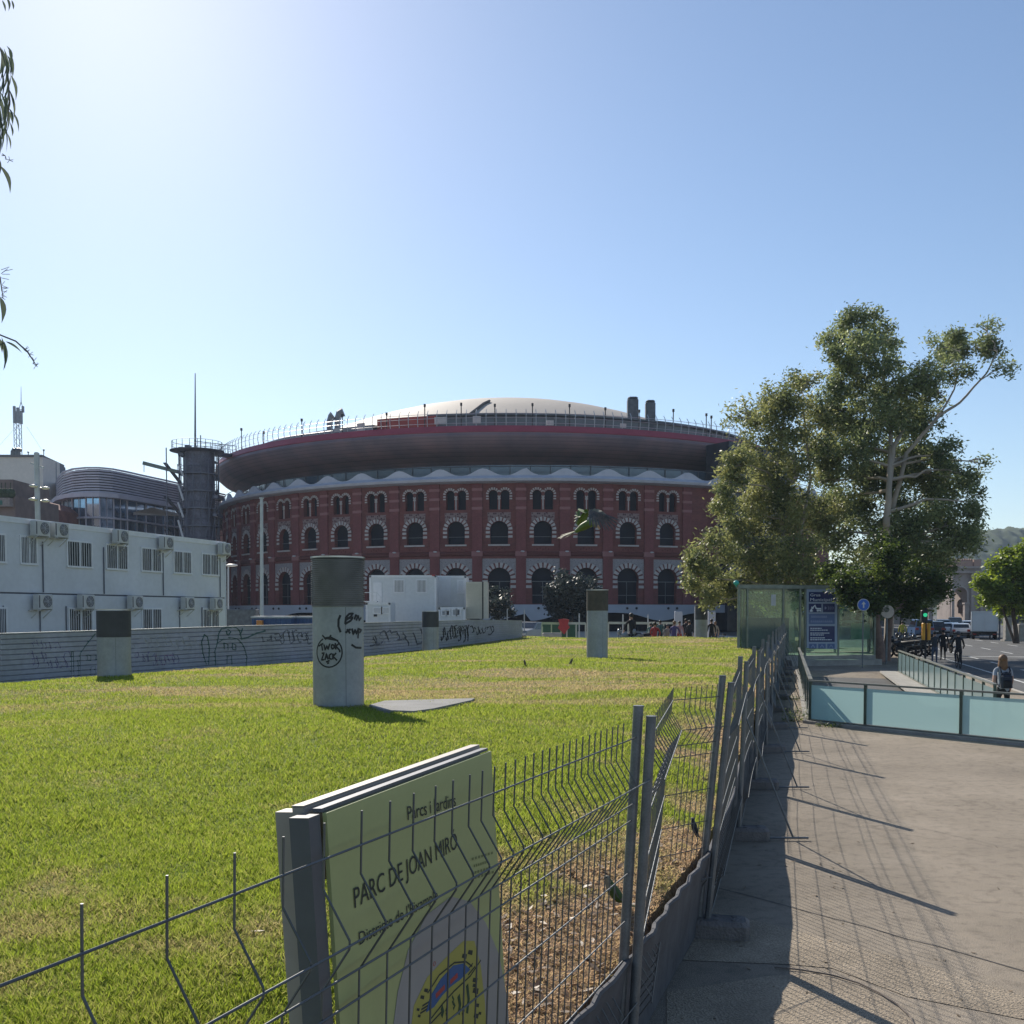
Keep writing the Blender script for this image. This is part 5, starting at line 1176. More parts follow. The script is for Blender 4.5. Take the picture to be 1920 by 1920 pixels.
for a, b in ((1387,1400),(1402,1467),(1469,1499),(1511,1571),(1573,1639)):
    g = MB(); p, q = kp(a), kp(b); g.prism([p+V3((0,0,.45)), q+V3((0,0,.45)), q+V3((0,0,ktop-.1)), p+V3((0,0,ktop-.1))], -kn*.012); g.build('glass_panel', g_k, kiosk)
g = MB(); g.prism([K0+kdv*KD+V3((0,0,.45)), K1+kdv*KD+V3((0,0,.45)), K1+kdv*KD+V3((0,0,ktop-.1)), K0+kdv*KD+V3((0,0,ktop-.1))], kn*.012)
for p in (K0, K1): g.prism([p+V3((0,0,.45)), p+kdv*KD+V3((0,0,.45)), p+kdv*KD+V3((0,0,ktop-.1)), p+V3((0,0,ktop-.1))], ku*.012)
g.build('glass_panel', g_k, kiosk)
g = MB(); g.prism([K0+kn*.1, K1+kn*.1, K1+kdv*KD, K0+kdv*KD], V3((0,0,.42))); g.build('plinth', m_conc, kiosk)
g = MB(); q = kp(1435)+kdv*1.6; g.bar(q+V3((-1.0,0,1.3)), q+V3((.9,0,1.3)), 1.2, 1.7); g.build('lift_machinery', m_tw2, kiosk)
g = MB(); q = kp(1449)+kn*.02; g.prism([q+V3((-.1,0,2.7)), q+V3((.12,0,2.7)), q+V3((.12,0,3.2)), q+V3((-.1,0,3.2))], kn*.01); g.build('paper_notice', m_sgn, kiosk)
g = MB(); q = kp(1615)+kdv*.6; g.prism([q+V3((-.45,0,1.15)), q+V3((.45,0,1.15)), q+V3((.45,0,1.9)), q+V3((-.45,0,1.9))], kn*.02); g.build('inner_board', M('green_board', (.18,.33,.25), .6), kiosk)
g = MB(); g.bar(kp(1577)+V3((0,0,2.0))-kn*.3, kp(1633)+V3((0,0,2.0))-kn*.3, .06); g.bar(kp(1590)+V3((0,0,1.93))-kn*.3, kp(1604)+V3((0,0,1.93))-kn*.3, .2, .06); g.build('inner_rail', m_sgn, kiosk)
g = MB(); q = P(1380.5, 1093, KY0-.1); g.tube([V3((q.x, q.y, ktop)), q], .03, 6); g.sphere(q, .13, 12, 8, (1,1,.9)); tag(g.build('beacon', M('green_beacon', (.05,.40,.33), .4)), 'small round turquoise beacon on the left corner of the glass pavilion', 'beacon')
# information sign on the pavilion front
m_navy = M('navy_panel', (.012,.025,.11), .35, var=.06); m_mid = M('dusty_blue_panel', (.09,.14,.28), .5, var=.06); m_pale = M('sign_pale', (.30,.36,.45), .5, var=.04); m_letter = M('sign_letters', (.75,.80,.85), .5, var=.02); m_letd = M('sign_letters_dim', (.30,.36,.52), .5)
SO = kp(1540)+kn*.09
gs = thing('municipal_sign', 'tall blue and white municipal sign board on the front of the glass pavilion', 'sign', V3((SO.x, SO.y, 0)))
def KP(x, y, l=0.): return PP(x, y, SO, kn)+kn*l
def kpoly(x0, y0, x1, y1, mat, l, name): g = MB(); g.prism([KP(x0,y0,l), KP(x1,y0,l), KP(x1,y1,l), KP(x0,y1,l)], -kn*.004); return g.build(name, mat, gs)
g = MB(); g.prism([KP(1513,1105), KP(1570,1105), KP(1570,1217.5), KP(1513,1215)], -kn*.05); g.build('board', m_pale, gs)
kpoly(1516.5,1110,1567,1128.5,m_navy,.008,'title_panel'); kpoly(1516.5,1132,1540,1148,m_navy,.008,'pictogram_panel'); kpoly(1543,1132,1565,1148,m_navy,.008,'distance_panel')
kpoly(1516.5,1151,1565,1170,m_mid,.008,'subtitle_panel'); kpoly(1516.5,1174,1565,1203.5,m_navy,.008,'text_panel')
for x0, x1 in ((1517,1531),(1534,1548),(1551,1565)): kpoly(x0,1207,x1,1216,m_mid,.008,'symbol_panel')
def ktext(body, x, y, wpx, hpx, mat):
    a_ = KP(x, y); b_ = KP(x+wpx, y); text(body, mat, gs, 'lettering', a_, (b_-a_).normalized(), V3((0,0,1)), kn, (b_-a_).length, (KP(x, y-hpx)-a_).length, ex=.014)
ktext('Grua', 1519, 1118, 19, 5.5, m_letter); ktext('Municipal', 1519, 1127, 40, 6, m_letter)
g = MB()
def kst(pts, w_): ribbon(g, [KP(x, y, .014) for x, y in pts], w_, kn)
kst([(1519,1146),(1523,1140),(1528,1135),(1530,1141)], .07); kst([(1518,1145.5),(1524,1145.5)], .05); kst([(1521,1138),(1525,1141)], .05); kst([(1530,1141),(1539,1141),(1539,1144),(1531,1144)], .055)
for x in (1520.5,1533,1538): kst([(x+1.2*math.cos(a), 1146+1.2*math.sin(a)) for a in np.linspace(0,6.28,9)], .02)
g.build('tow_truck_pictogram', m_letter, gs)
g = MB(); kst([(1546,1138),(1549,1140),(1546,1142)], .05)
for x in (1552,1556,1560): kst([(x,1138),(x+2,1138),(x+2,1142),(x,1142)], .02)
g.build('distance_mark', m_letd, gs)
g = MB()
for y, n, x0 in ((1156,8,1521),(1165,11,1520)):
    for k in range(n): kst([(x0+k*3.8,y+2),(x0+1+k*3.8,y-2),(x0+2.2+k*3.8,y+2)], .035)
g.build('faded_lettering', m_letd, gs)
g = MB()
for y, L_ in ((1178,22),(1181.5,31),(1187,36),(1190.5,24),(1196,28),(1199.5,40)):
    x = 1519.
    while x < 1519+L_: w_ = random.uniform(2, 5); kst([(x,y),(x+w_,y)], .035); x += w_+.9
g.build('small_print', m_letter, gs)
g = MB()
for x in (1524,1541,1558): kst([(x-3,1214),(x,1209),(x+3,1214)], .04)
g.build('symbol', m_letd, gs)
# low wall behind the path end
g = MB(); g.bar(V3((kp(1470).x, kp(1470).y-.9, .09)), V3((kp(1640).x, kp(1640).y-.6, .09)), .5, .34); tag(g.build('kerb_wall', m_conc), 'low dark concrete kerb in front of the glass pavilion', 'kerb')
# round arrow sign
ry = 44.; rs = thing('arrow_sign', 'round blue traffic sign with a white upward arrow on a thin post', 'traffic sign', V3((X_(1619,ry), ry, 0)))
q = P(1619, 1134, ry); g = MB(); g.tube([V3((q.x, ry+.03, 0)), V3((q.x, ry+.03, q.z+.1))], .03, 8); g.build('post', m_galv, rs)
g = MB(); g.tube([q+V3((0,-.005,0)), q+V3((0,.01,0))], .26, 32); g.build('rim', m_sgn, rs)
g = MB(); g.tube([q+V3((0,-.014,0)), q+V3((0,-.006,0))], .235, 32); g.build('blue_disc', M('traffic_blue', (.015,.10,.42), .4), rs)
g = MB(); s_ = .0225
g.prism([q+V3((x*s_, -.02, z*s_)) for x, z in ((-1.3,-6),(1.3,-6),(1.3,1),(4.2,1),(0,6.5),(-4.2,1),(-1.3,1))], V3((0,.004,0))); g.build('arrow', m_sgn, rs)
# round mirror-like disc on a post beside the dark trunk
q = P(1664, 1147, 47); rs = thing('round_sign', 'round cream disc sign on a grey post right of the reddish tree trunk', 'sign', V3((q.x, 47, 0)))
g = MB(); g.tube([q+V3((0,-.02,0)), q+V3((0,.02,0))], .30, 28); g.build('disc', M('cream_disc', (.50,.42,.34), .6), rs)
g = MB(); g.tube([q+V3((-.05,-.03,.1)), q+V3((-.05,-.021,.1))], .13, 16); g.build('dark_mark', M('disc_mark', (.15,.14,.11), .6), rs)
g = MB(); g.tube([V3((q.x,47.06,0)), V3((q.x,47.06,q.z))], .05, 8); g.build('post', m_galv, rs)
# yellow light box and green signal on one pole
q = P(1736, 1160, 43); tl = thing('traffic_light', 'traffic light pole with a green signal above an orange yellow backed head', 'traffic light', V3((q.x, 43, 0)))
g = MB(); g.tube([V3((q.x,43,0)), V3((q.x,43,Z_(0,1140,43)))], .05, 8); g.build('pole', m_black, tl)
for sx_ in (-1, 1):
    a, b = P(1736-7.5 if sx_ < 0 else 1738, 1200, 43), P(1734 if sx_ < 0 else 1744, 1168, 43); g = MB(); g.cbox(a.x, b.x, 42.9, 43.1, a.z, b.z, .03); g.build('yellow_head', M('signal_yellow', (.55,.27,.03), .5), tl)
g = MB(); a = P(1733.5, 1153, 42.85); g.cbox(a.x-.13, a.x+.13, 42.8, 43, a.z-.3, a.z+.2, .03); g.build('signal_housing', m_black, tl)
mg, tg_, bg_ = newmat('green_lamp'); bg_.inputs['Base Color'].default_value = (.02,.3,.15,1); bg_.inputs['Emission Color'].default_value = (.05,1,.45,1); bg_.inputs['Emission Strength'].default_value = .35
g = MB(); g.tube([a+V3((0,-.06,0)), a+V3((0,-.1,0))], .08, 16); g.build('green_lamp', mg, tl)

# ================================================================ trees
def leaves(parent, name, mat, blobs, per, lsize, droop=.6, aspect=.28, seedv=1, sub=9):
    """foliage: blobs = (centre Vector, radius, density); each holds many clumps of small separate leaves"""
    rg = np.random.default_rng(seedv); VV = []; TT = []
    for c, r_, dn in blobs:
        nc = max(6, int(sub*dn*(r_/1.0)**1.4)); cd = rg.normal(size=(nc, 3)); cd /= np.linalg.norm(cd, axis=1)[:, None]; cr_ = r_*rg.uniform(.25, 1., nc)**.6
        cc = np.array(c)+cd*cr_[:, None]*np.array([1,1,.92]); n = int(per*dn*(r_**1.6))
        idx = rg.integers(0, nc, n); cs_ = .20*r_**.7+.18; off = rg.normal(size=(n, 3))*cs_*np.array([1,1,.9])*.75; p = cc[idx]+off
        b = rg.uniform(0, 2*np.pi, n); dz = -droop+rg.uniform(-.7, .7, n); u = np.stack([np.cos(b), np.sin(b), dz], 1); u /= np.linalg.norm(u, axis=1)[:, None]
        v = np.cross(u, rg.normal(size=(n, 3))); v /= np.linalg.norm(v, axis=1)[:, None]+1e-6
        l = lsize*rg.uniform(.6, 1.25, n); u = u*(l/2)[:, None]; v = v*(l*aspect/2)[:, None]
        V = np.stack([p-u, p-u*.2+v, p+u, p-u*.2-v], 1); VV.append(V.reshape(-1, 3)); ct = rg.uniform(0, 1, nc)
        TT.append(np.repeat(np.clip(ct[idx]*.75+rg.uniform(-.1, .45, n), 0, 1), 4))
    V = np.concatenate(VV); V -= np.array(ORG[parent.name]); 
    return mesh_np(name, V, np.arange(len(V)).reshape(-1, 4), mat, {'tone': np.concatenate(TT)}, parent)
def limb(g, a, b, r0, r1, wob=.12, n=6, sd=0):
    rr = random.Random(sd); a = V3(a); b = V3(b); pts = []; rs_ = []
    L_ = (b-a).length
    for i in range(n+1):
        t = i/n; p = a.lerp(b, t)+V3((rr.uniform(-1,1), rr.uniform(-1,1), rr.uniform(-.5,.5)))*wob*L_*.12*math.sin(math.pi*t)+V3((0,0,.10*L_*math.sin(math.pi*t)*(0 if abs(b.x-a.x) < .2*L_ else .5)))
        pts.append(p); rs_.append(lerp(r0, r1, t))
    g.tube(pts, rs_, 8); return pts
m_barkp = M('pale_bark', (.40,.35,.29), .85, var=.3, scale=1.2, bump=.4, bscale=12, col2=(.33,.27,.21)); m_barkd = M('dark_bark', (.10,.075,.06), .95, var=.3, scale=3, bump=.6, bscale=14)
m_euc = leafmat('eucalyptus_leaf', (.07,.10,.045), (.29,.30,.125), .43); m_euc2 = leafmat('eucalyptus_leaf_green', (.065,.095,.05), (.26,.30,.135), .43)
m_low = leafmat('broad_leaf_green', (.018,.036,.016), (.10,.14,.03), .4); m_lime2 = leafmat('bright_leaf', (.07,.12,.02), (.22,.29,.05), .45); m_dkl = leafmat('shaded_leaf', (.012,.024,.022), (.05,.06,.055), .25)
def tree(name, label, base, blobs_px, Y, mat, bark, trunks, per, lsize, seedv, zj=2.2, droop=.6, aspect=.3, density=1., group=None, extra=None):
    root = thing(name, label, 'tree', base, group=group); rr = random.Random(seedv); blobs = []
    for bl in blobs_px:
        x, y, rp = bl[:3]; dn = bl[3] if len(bl) > 3 else 1.; yy = Y+rr.uniform(-1, 1)*zj if len(bl) < 5 else Y+bl[4]; c = P(x, y, yy); r_ = rp*Y/F; blobs.append((c, r_, dn*density))
    g = MB(); tops = []
    for k, tr in enumerate(trunks):
        pts = [V3((p[0].x, p[0].y, p[0].z)) if isinstance(p[0], V3) else P(p[0], p[1], Y+(p[2] if len(p) > 2 else 0)) for p in tr['p']]; n = len(pts)
        fine = []; rs_ = []
        for i in range(n-1):
            for j in range(4): t = j/4; fine.append(pts[i].lerp(pts[i+1], t)+V3((rr.uniform(-1,1),rr.uniform(-1,1),0))*.03); rs_.append(lerp(tr['r'][0], tr['r'][1], ((i+t)/(n-1))**.8))
        fine.append(pts[-1]); rs_.append(tr['r'][1]); g.tube(fine, rs_, 10); tops += [(fine[i], rs_[i]) for i in range(len(fine)//4, len(fine))]
    g.build('trunk', bark, root, smooth=True)
    g = MB()
    for k, (c, r_, dn) in enumerate(blobs):
        # nearest point of a trunk that lies below the clump
        cand = [t for t in tops if t[0].z < c.z-.1*r_] or tops; t0 = min(cand, key=lambda t: (t[0]-c).length+max(0, t[0].z-c.z)*2)
        if (t0[0]-c).length > .3:
            pts = limb(g, t0[0], c, min(t0[1]*.6, .11), .03, .5, 6, k+seedv)
            for q in range(4): e = c+V3((rr.uniform(-1,1), rr.uniform(-1,1), rr.uniform(-.4,1)))*r_*.8; limb(g, pts[-2], e, .03, .008, .5, 4, k*7+q)
    g.build('limbs', bark, root, smooth=True)
    leaves(root, 'crown', mat, blobs, per, lsize, droop, aspect, seedv)
    return root
LF = LEAF_F*2.3
tA = [(1340,1040,42),(1318,1085,34),(1305,1050,24),(1375,1110,40),(1400,960,46,.9),(1362,905,30),(1382,870,32),(1430,850,44),(1450,790,40),(1490,745,44),(1512,712,22),(1455,745,26,.7),(1402,780,34,.55),(1372,782,22,.35),(1440,920,56),(1500,850,52),(1530,790,36),(1548,850,36),
      (1480,960,60),(1390,1000,40),(1420,1050,55),(1500,1040,60),(1540,960,45),(1450,1100,48),(1520,1105,40),(1352,950,20),(1360,1100,34),(1335,1125,22)]
B = P(1486, HZ, 60); B.z = 0
tree('eucalyptus_tree', 'broad olive green eucalyptus to the left of the tall one, leaning over the arena wall', B, tA, 60, m_euc, m_barkp,
     [dict(p=[(B,), (1478,1100), (1468,1000), (1455,900), (1470,780)], r=(.22,.05)), dict(p=[(B+V3((1,1,0)),), (1492,1100), (1500,1000), (1520,900), (1505,760)], r=(.2,.05)), dict(p=[(B+V3((-1,.5,0)),), (1440,1100), (1400,1040), (1345,1045)], r=(.16,.04))], 520*LF, .28, 3, density=1., aspect=.36)
tB_ = [(1545,840,34,.9),(1560,905,36,.9),(1545,770,26,.7),(1600,960,40,.9),(1565,640,26,.8),(1560,745,30,.8),(1620,670,44,.9),(1690,765,44,.9),(1570,800,32),(1640,900,50),(1700,870,46),(1680,1000,44),(1590,600,26,.9),(1620,592,24,.8),(1612,640,38,.9),(1660,640,34,.7),(1580,665,26,.8),(1590,720,38,.9),(1640,715,42,.9),(1670,690,24,.5),(1600,790,44),(1650,790,50),(1700,800,44),(1590,860,46),(1650,870,56),(1700,730,30,.8),(1735,700,34,.9),(1775,650,34,.8),(1798,620,24,.7),(1790,690,30,.75),(1830,650,34,.7),(1862,650,28,.6),(1880,690,18,.5),(1850,615,20,.4),(1745,745,26,.7),
       (1720,860,50),(1770,850,36,.9),(1600,930,50),(1670,940,40,.7),(1730,930,58),(1790,900,40),(1815,890,26,.7),(1620,1010,56),(1720,1010,60),(1790,980,50),(1800,1012,30),(1742,1046,44),(1810,1000,30,.6),(1820,940,26,.7),(1845,870,14,.4),(1560,1000,36),(1740,790,26,.5)]
B = P(1668, HZ, 62); B.z = 0
tree('eucalyptus_tree', 'tallest eucalyptus with a pale trunk and a long bare limb reaching up to the right', B, tB_, 62, m_euc2, m_barkp,
     [dict(p=[(B,), (1667,1090), (1663,980,-3.2), (1668,900,-3), (1672,800,-1), (1655,700), (1620,620)], r=(.30,.05)), dict(p=[(1668,900,-2.6), (1676,840,-2), (1700,790), (1730,740), (1740,700)], r=(.17,.04)), dict(p=[(1672,960,-2), (1700,850,-2), (1760,780,-2), (1800,755,-1), (1850,700), (1870,660)], r=(.15,.03)), dict(p=[(1760,780,-2), (1790,730,-1), (1800,660)], r=(.07,.03))], 520*LF, .28, 5, zj=2.6, density=1.1, aspect=.36)
tC_ = [(1600,1094,20,1.1,-5),(1574,1097,13,1,-5),(1585,1120,9,1,-5),(1620,1085,28,1,-3),(1650,1110,30),(1606,1126,10,1,-5),(1690,1090,40),(1740,1090,36),(1700,1130,26,.8),(1660,1050,40),(1570,1070,30),(1728,1140,16,.6),(1632,1125,15,1,-4)]
B = P(1650, HZ, 50); B.z = 0
tree('plane_tree', 'dark low tree with a reddish brown trunk beside the glass pavilion', B, tC_, 50, m_low, M('red_bark', (.24,.16,.13), .95, var=.3, scale=3, bump=.6, bscale=14),
     [dict(p=[(B,), (1645,1200), (1640,1160), (1645,1110), (1650,1060)], r=(.36,.12)), dict(p=[(B+V3((.55,.6,0)),), (1668,1160), (1690,1100)], r=(.2,.08))], 1500*LF, .17, 8, zj=2.6, droop=.2, aspect=.55, density=1.1)
tE = [(1880,1085,40),(1905,1060,34),(1865,1110,28),(1915,1120,36),(1848,1095,20),(1888,1135,22,.8),(1930,1080,44),(1955,1110,44),(1850,1120,15,.7),(1940,1040,30)]
B = P(1908, HZ, 84); B.z = -.15
tree('street_tree', 'bright green round street tree at the right edge beyond the white truck', B, tE, 84, m_lime2, m_barkd, [dict(p=[(B,), (1900,1150), (1895,1100)], r=(.22,.1)), dict(p=[(B+V3((-.2,0,0)),), (1880,1140), (1868,1105)], r=(.12,.06))], 420*LF, .34, 9, zj=2, droop=.2, aspect=.55, density=1.2)
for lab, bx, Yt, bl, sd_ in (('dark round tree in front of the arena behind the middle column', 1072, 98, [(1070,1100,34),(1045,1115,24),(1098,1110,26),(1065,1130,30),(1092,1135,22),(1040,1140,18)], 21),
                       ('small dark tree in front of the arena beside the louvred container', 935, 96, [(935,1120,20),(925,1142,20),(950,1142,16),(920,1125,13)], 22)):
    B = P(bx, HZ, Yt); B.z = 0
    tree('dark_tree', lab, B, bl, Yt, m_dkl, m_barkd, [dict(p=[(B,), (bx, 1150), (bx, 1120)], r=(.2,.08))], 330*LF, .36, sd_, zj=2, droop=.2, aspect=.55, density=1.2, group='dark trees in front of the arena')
# avenue trees far behind the traffic
for k, (x, y, r_, Yt) in enumerate(((1420,1120,34,120),(1480,1115,36,125),(1545,1125,36,120),(1610,1120,38,130),(1690,1115,36,140),(1735,1110,26,165),(1905,1150,20,190))):
    B = P(x, HZ, Yt); B.z = 0; rr = random.Random(k+50); bl = [(x+rr.uniform(-.9,.9)*r_, y+rr.uniform(-.7,.7)*r_, r_*rr.uniform(.4,.7)) for _ in range(6)]
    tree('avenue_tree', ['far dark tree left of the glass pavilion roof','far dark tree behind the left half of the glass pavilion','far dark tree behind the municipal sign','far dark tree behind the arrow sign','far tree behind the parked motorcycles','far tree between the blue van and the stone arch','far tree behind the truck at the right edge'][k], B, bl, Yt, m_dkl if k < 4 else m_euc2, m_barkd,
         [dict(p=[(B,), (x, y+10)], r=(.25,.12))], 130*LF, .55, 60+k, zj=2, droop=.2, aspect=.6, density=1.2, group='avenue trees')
# eucalyptus off to the left, its hanging twigs enter the frame
B = V3((-5.6, 4.6, .8))
et = thing('overhanging_eucalyptus', 'hanging eucalyptus twigs with long narrow leaves at the left edge of the sky', 'tree', B)
g = MB(); g.tube([B, B+V3((.1,.1,2)), B+V3((.3,.2,4)), B+V3((.8,.3,6.5))], [.24,.2,.15,.06], 12); g.build('trunk', m_barkp, et, smooth=True)
m_twig = M('twig', (.16,.13,.10), .8); m_hang = leafmat('hanging_leaf', (.05,.07,.05), (.12,.14,.10), .35)
g = MB(); gl_ = MB(); HY = 4.4
def hleaf(x, y, dx, dy, wpx, Y=HY, bend=.18):
    """one sickle shaped leaf drawn between two photo points, with real size and a fold"""
    a = P(x, y, Y); b = P(x+dx, y+dy, Y+random.uniform(-.06,.06)); d = b-a; s = d.cross(V3((0,1,0))).normalized()*wpx*Y/F*.5; s = (s+V3((0, random.uniform(-.5,.5)*s.length, 0)))
    vs = []; n = 6
    for i in range(n+1):
        t = i/n; c = a+d*t+s.normalized()*math.sin(t*math.pi)*d.length*bend*.5; wv_ = math.sin(math.pi*min(1, t*1.02)**.8)*1.0+.02; vs += [c-s*wv_, c+s*wv_]
    gl_.add(vs, [(2*i, 2*i+1, 2*i+3, 2*i+2) for i in range(n)])
rr = random.Random(4)
anchors = []
for tw in ([(-70,40),(-30,70),(0,90),(14,130),(18,190),(12,240)],[(-70,40),(-30,150),(-8,200),(4,260)],[(-60,-20),(-10,-15),(8,0)],[(-60,480),(-20,500),(0,520),(6,560)],[(-70,600),(-30,620),(0,628),(30,640),(52,660),(70,688)]):
    g.tube([P(x, y, HY+.1*math.sin(i)) for i, (x, y) in enumerate(tw)], [.006]+[.0035]*(len(tw)-2)+[.0015], 5)
    g.tube([P(tw[0][0], tw[0][1], HY), P(-260, tw[0][1]-100, 4.7), B+V3((.5,.2,5))], [.006,.02,.04], 6)
for k in range(58):
    x = rr.uniform(-14, 20) ; y = rr.uniform(75, 235); hleaf(x, y, rr.uniform(-12, 12), rr.uniform(25, 62), rr.uniform(3, 5.5), HY+rr.uniform(-.3,.3))
for a in ((24,210,11,38,4),(22,0,3,18,5),(4,0,6,22,4),(12,-5,4,26,4),(0,310,19,53,7),(0,300,-6,40,6),(0,556,3,50,9),(3,632,6,60,8),(8,640,-2,55,6),(10,640,32,22,4),(-4,632,8,30,7),(14,250,6,30,4)): hleaf(*a)
for k in range(16):
    x = rr.choice((4,8,2)); y = rr.uniform(505,560); g.tube([P(x,y,HY), P(x+rr.uniform(3,16), y+rr.uniform(-8,8), HY)], .0012, 4)
for x, y in ((48,655),(56,664),(64,676),(67,686),(50,660),(18,300),(10,292)):
    for q in range(5): a = rr.uniform(0,6.3); g.tube([P(x,y,HY), P(x+7*math.cos(a), y+7*math.sin(a), HY)], .0012, 4)
g.build('twigs', m_twig, et); lo_ = gl_.build('leaves', m_hang, et); 
at_ = lo_.data.attributes.new('tone', 'FLOAT', 'POINT'); at_.data.foreach_set('value', [random.Random(i//14).random() for i in range(len(lo_.data.vertices))])
# leaves above, out of the frame, so the tree is whole
leaves(et, 'crown', m_hang, [(V3((-5.5,5.5,6.6)), 1.3, 1), (V3((-4.4,3.6,7.4)), 1.2, 1), (V3((-6.3,3.2,6.3)), 1.2, 1)], 500, .14, .9, .16, 77)

# ================================================================ hill, arch and far street
m_hill, tH, bH = newmat('hill_woods'); NL = tH.nodes; LL = tH.links; tc = NL.new('ShaderNodeTexCoord')
vo = NL.new('ShaderNodeTexVoronoi'); vo.inputs['Scale'].default_value = .11; LL.new(tc.outputs['Object'], vo.inputs['Vector'])
LL.new(ramp(nz(.03, 8, rough=.7), [(.35, (.025,.045,.015)), (.55, (.06,.085,.03)), (.72, (.13,.13,.06))]), bH.inputs['Base Color']); bH.inputs['Roughness'].default_value = 1
HYd = 900.
nx, ny = 260, 120; xs = np.linspace(X_(1500, HYd), X_(2300, HYd), nx); ys_ = np.linspace(HYd-160, HYd+260, ny); GX, GY = np.meshgrid(xs, ys_)
ridge_px = [1500,1700,1832,1852,1866,1900,1960,2100,2300]; ridge_y = [1090,1040,1006,1003,999,999,1002,1010,1080]
px_ = GX/GY*F+960; crest = np.interp(px_, ridge_px, ridge_y); crest_z = EYE+(HZ-crest)*HYd/F
t = np.clip((GY-(HYd-160))/160, 0, 1); prof_ = t*t*(3-2*t); t2_ = np.clip((GY-HYd)/260, 0, 1)
GZ = crest_z*prof_*(1-.3*t2_)-2
bump_ = (np.abs(vnoise(GX, GY, .085, 3)-.5)*-2+1)*5+(vnoise(GX, GY, .25, 5))*3.0+vnoise(GX, GY, .5, 6)*1.5
GZ = GZ+bump_*np.clip(prof_*3, 0, 1)
V = np.stack([GX.ravel(), GY.ravel(), GZ.ravel()], 1); i_, j_ = np.meshgrid(np.arange(nx-1), np.arange(ny-1)); k_ = (j_*nx+i_).ravel()
hill = kind(mesh_np('hill', V, np.stack([k_, k_+1, k_+nx+1, k_+nx], 1), m_hill), 'structure')
m_stone = M('arch_stone', (.36,.30,.27), .9, var=.15, scale=.4, fine=.08, bscale=2); m_pink = M('arch_attic', (.40,.25,.20), .9, var=.12, scale=.3)
AY = 230.; ar = thing('stone_arch', 'big stone monument arch with a reddish attic at the end of the road', 'monument', V3((X_(1805,AY), AY, 0)))
def ap(x, y, Y=AY): return P(x, y, Y)
def px_arch(cx, cy, r_, yb): return [(cx-r_, yb), (cx+r_, yb)]+[(cx+r_*math.cos(a), cy-r_*math.sin(a)) for a in np.linspace(0, math.pi, 14)]
g = MB(); g.prism([ap(x, y) for x, y in ((1781,1166),(1781,1065),(1840,1065),(1840,1166))], V3((0,7,0)), [[ap(x, y) for x, y in px_arch(1801.5, 1113, 12, 1164)]]); g.build('arch_block', m_stone, ar)
g = MB(); g.prism([ap(x, y, AY-.3) for x, y in px_arch(1801.5, 1113, 14.5, 1164)], V3((0,.25,0)), [[ap(x, y, AY-.3) for x, y in px_arch(1801.5, 1113, 12.2, 1163.5)]]); g.build('archivolt', M('arch_moulding', (.46,.40,.36), .9), ar)
g = MB()
for x0, x1 in ((1781,1787),(1817,1823),(1834,1840)): q0_, q1_ = ap(x0, 1166), ap(x1, 1075); g.box(q0_.x, q1_.x, AY-.9, AY-.35, 0, q1_.z)
g.build('pilaster', m_stone, ar)
g = MB(); q0_, q1_ = ap(1779, 1075), ap(1842, 1071); g.box(q0_.x, q1_.x, AY-1, AY+8, q0_.z, q1_.z); q0_, q1_ = ap(1779, 1066), ap(1842, 1062); g.box(q0_.x, q1_.x, AY-.6, AY+7.5, q0_.z, q1_.z); g.build('cornice', m_stone, ar)
g = MB(); q0_, q1_ = ap(1785, 1062), ap(1824, 1050); g.box(q0_.x, q1_.x, AY, AY+7, q0_.z, q1_.z); q0_, q1_ = ap(1826, 1062), ap(1840, 1049); g.box(q0_.x, q1_.x, AY, AY+7, q0_.z, q1_.z)
for k in range(9): q = ap(1787+k*4.3, 1049); g.box(q.x-.12, q.x+.12, AY, AY+.3, q.z-.3, q.z+.2)
g.build('attic', m_pink, ar)
g = MB(); g.prism([ap(1789,1164,AY+6.8), ap(1814,1164,AY+6.8), ap(1814,1101,AY+6.8), ap(1789,1101,AY+6.8)], V3((0,.1,0))); g.build('arch_shade', M('arch_shade_dark', (.05,.055,.07), .7, var=.4, scale=.5), ar)  # dark sheet standing in for the shade inside the arch
g = MB(); q = ap(1803,1133,AY+3); g.sphere(q, 1.1, 10, 8, (1,1,1.1)); g.tube([ap(1803,1150,AY+3), q], .8, 8); g.build('statue', M('statue_bronze', (.16,.09,.06), .7, var=.4, scale=1), ar)
for lab, x0, x1, y0, y1, Yq in (('square pale stone pier left of the arch', 1741, 1750, 1128, 1164, 200), ('slim pale stone pier right of the arch', 1809, 1817, 1131, 1164, 200)):
    r_ = thing('stone_pier', lab, 'pier', V3((X_((x0+x1)/2, Yq), Yq, 0)), group='pale stone piers by the arch'); q0_, q1_ = P(x0, y1+6, Yq), P(x1, y0, Yq)
    g = MB(); g.cbox(q0_.x, q1_.x, Yq, Yq+1, 0, q1_.z-.2, .05); g.build('shaft', m_stone, r_); g = MB(); g.cbox(q0_.x-.12, q1_.x+.12, Yq-.12, Yq+1.12, q1_.z-.2, q1_.z+.1, .05); g.build('cap', m_stone, r_)
g = MB(); q0_, q1_ = P(1735,1170,170), P(1822,1166,170); g.box(q0_.x, q1_.x, 170, 172, 0, q1_.z); tag(g.build('roundabout_wall', m_lconc), 'long pale low wall behind the cars below the stone arch', 'wall')
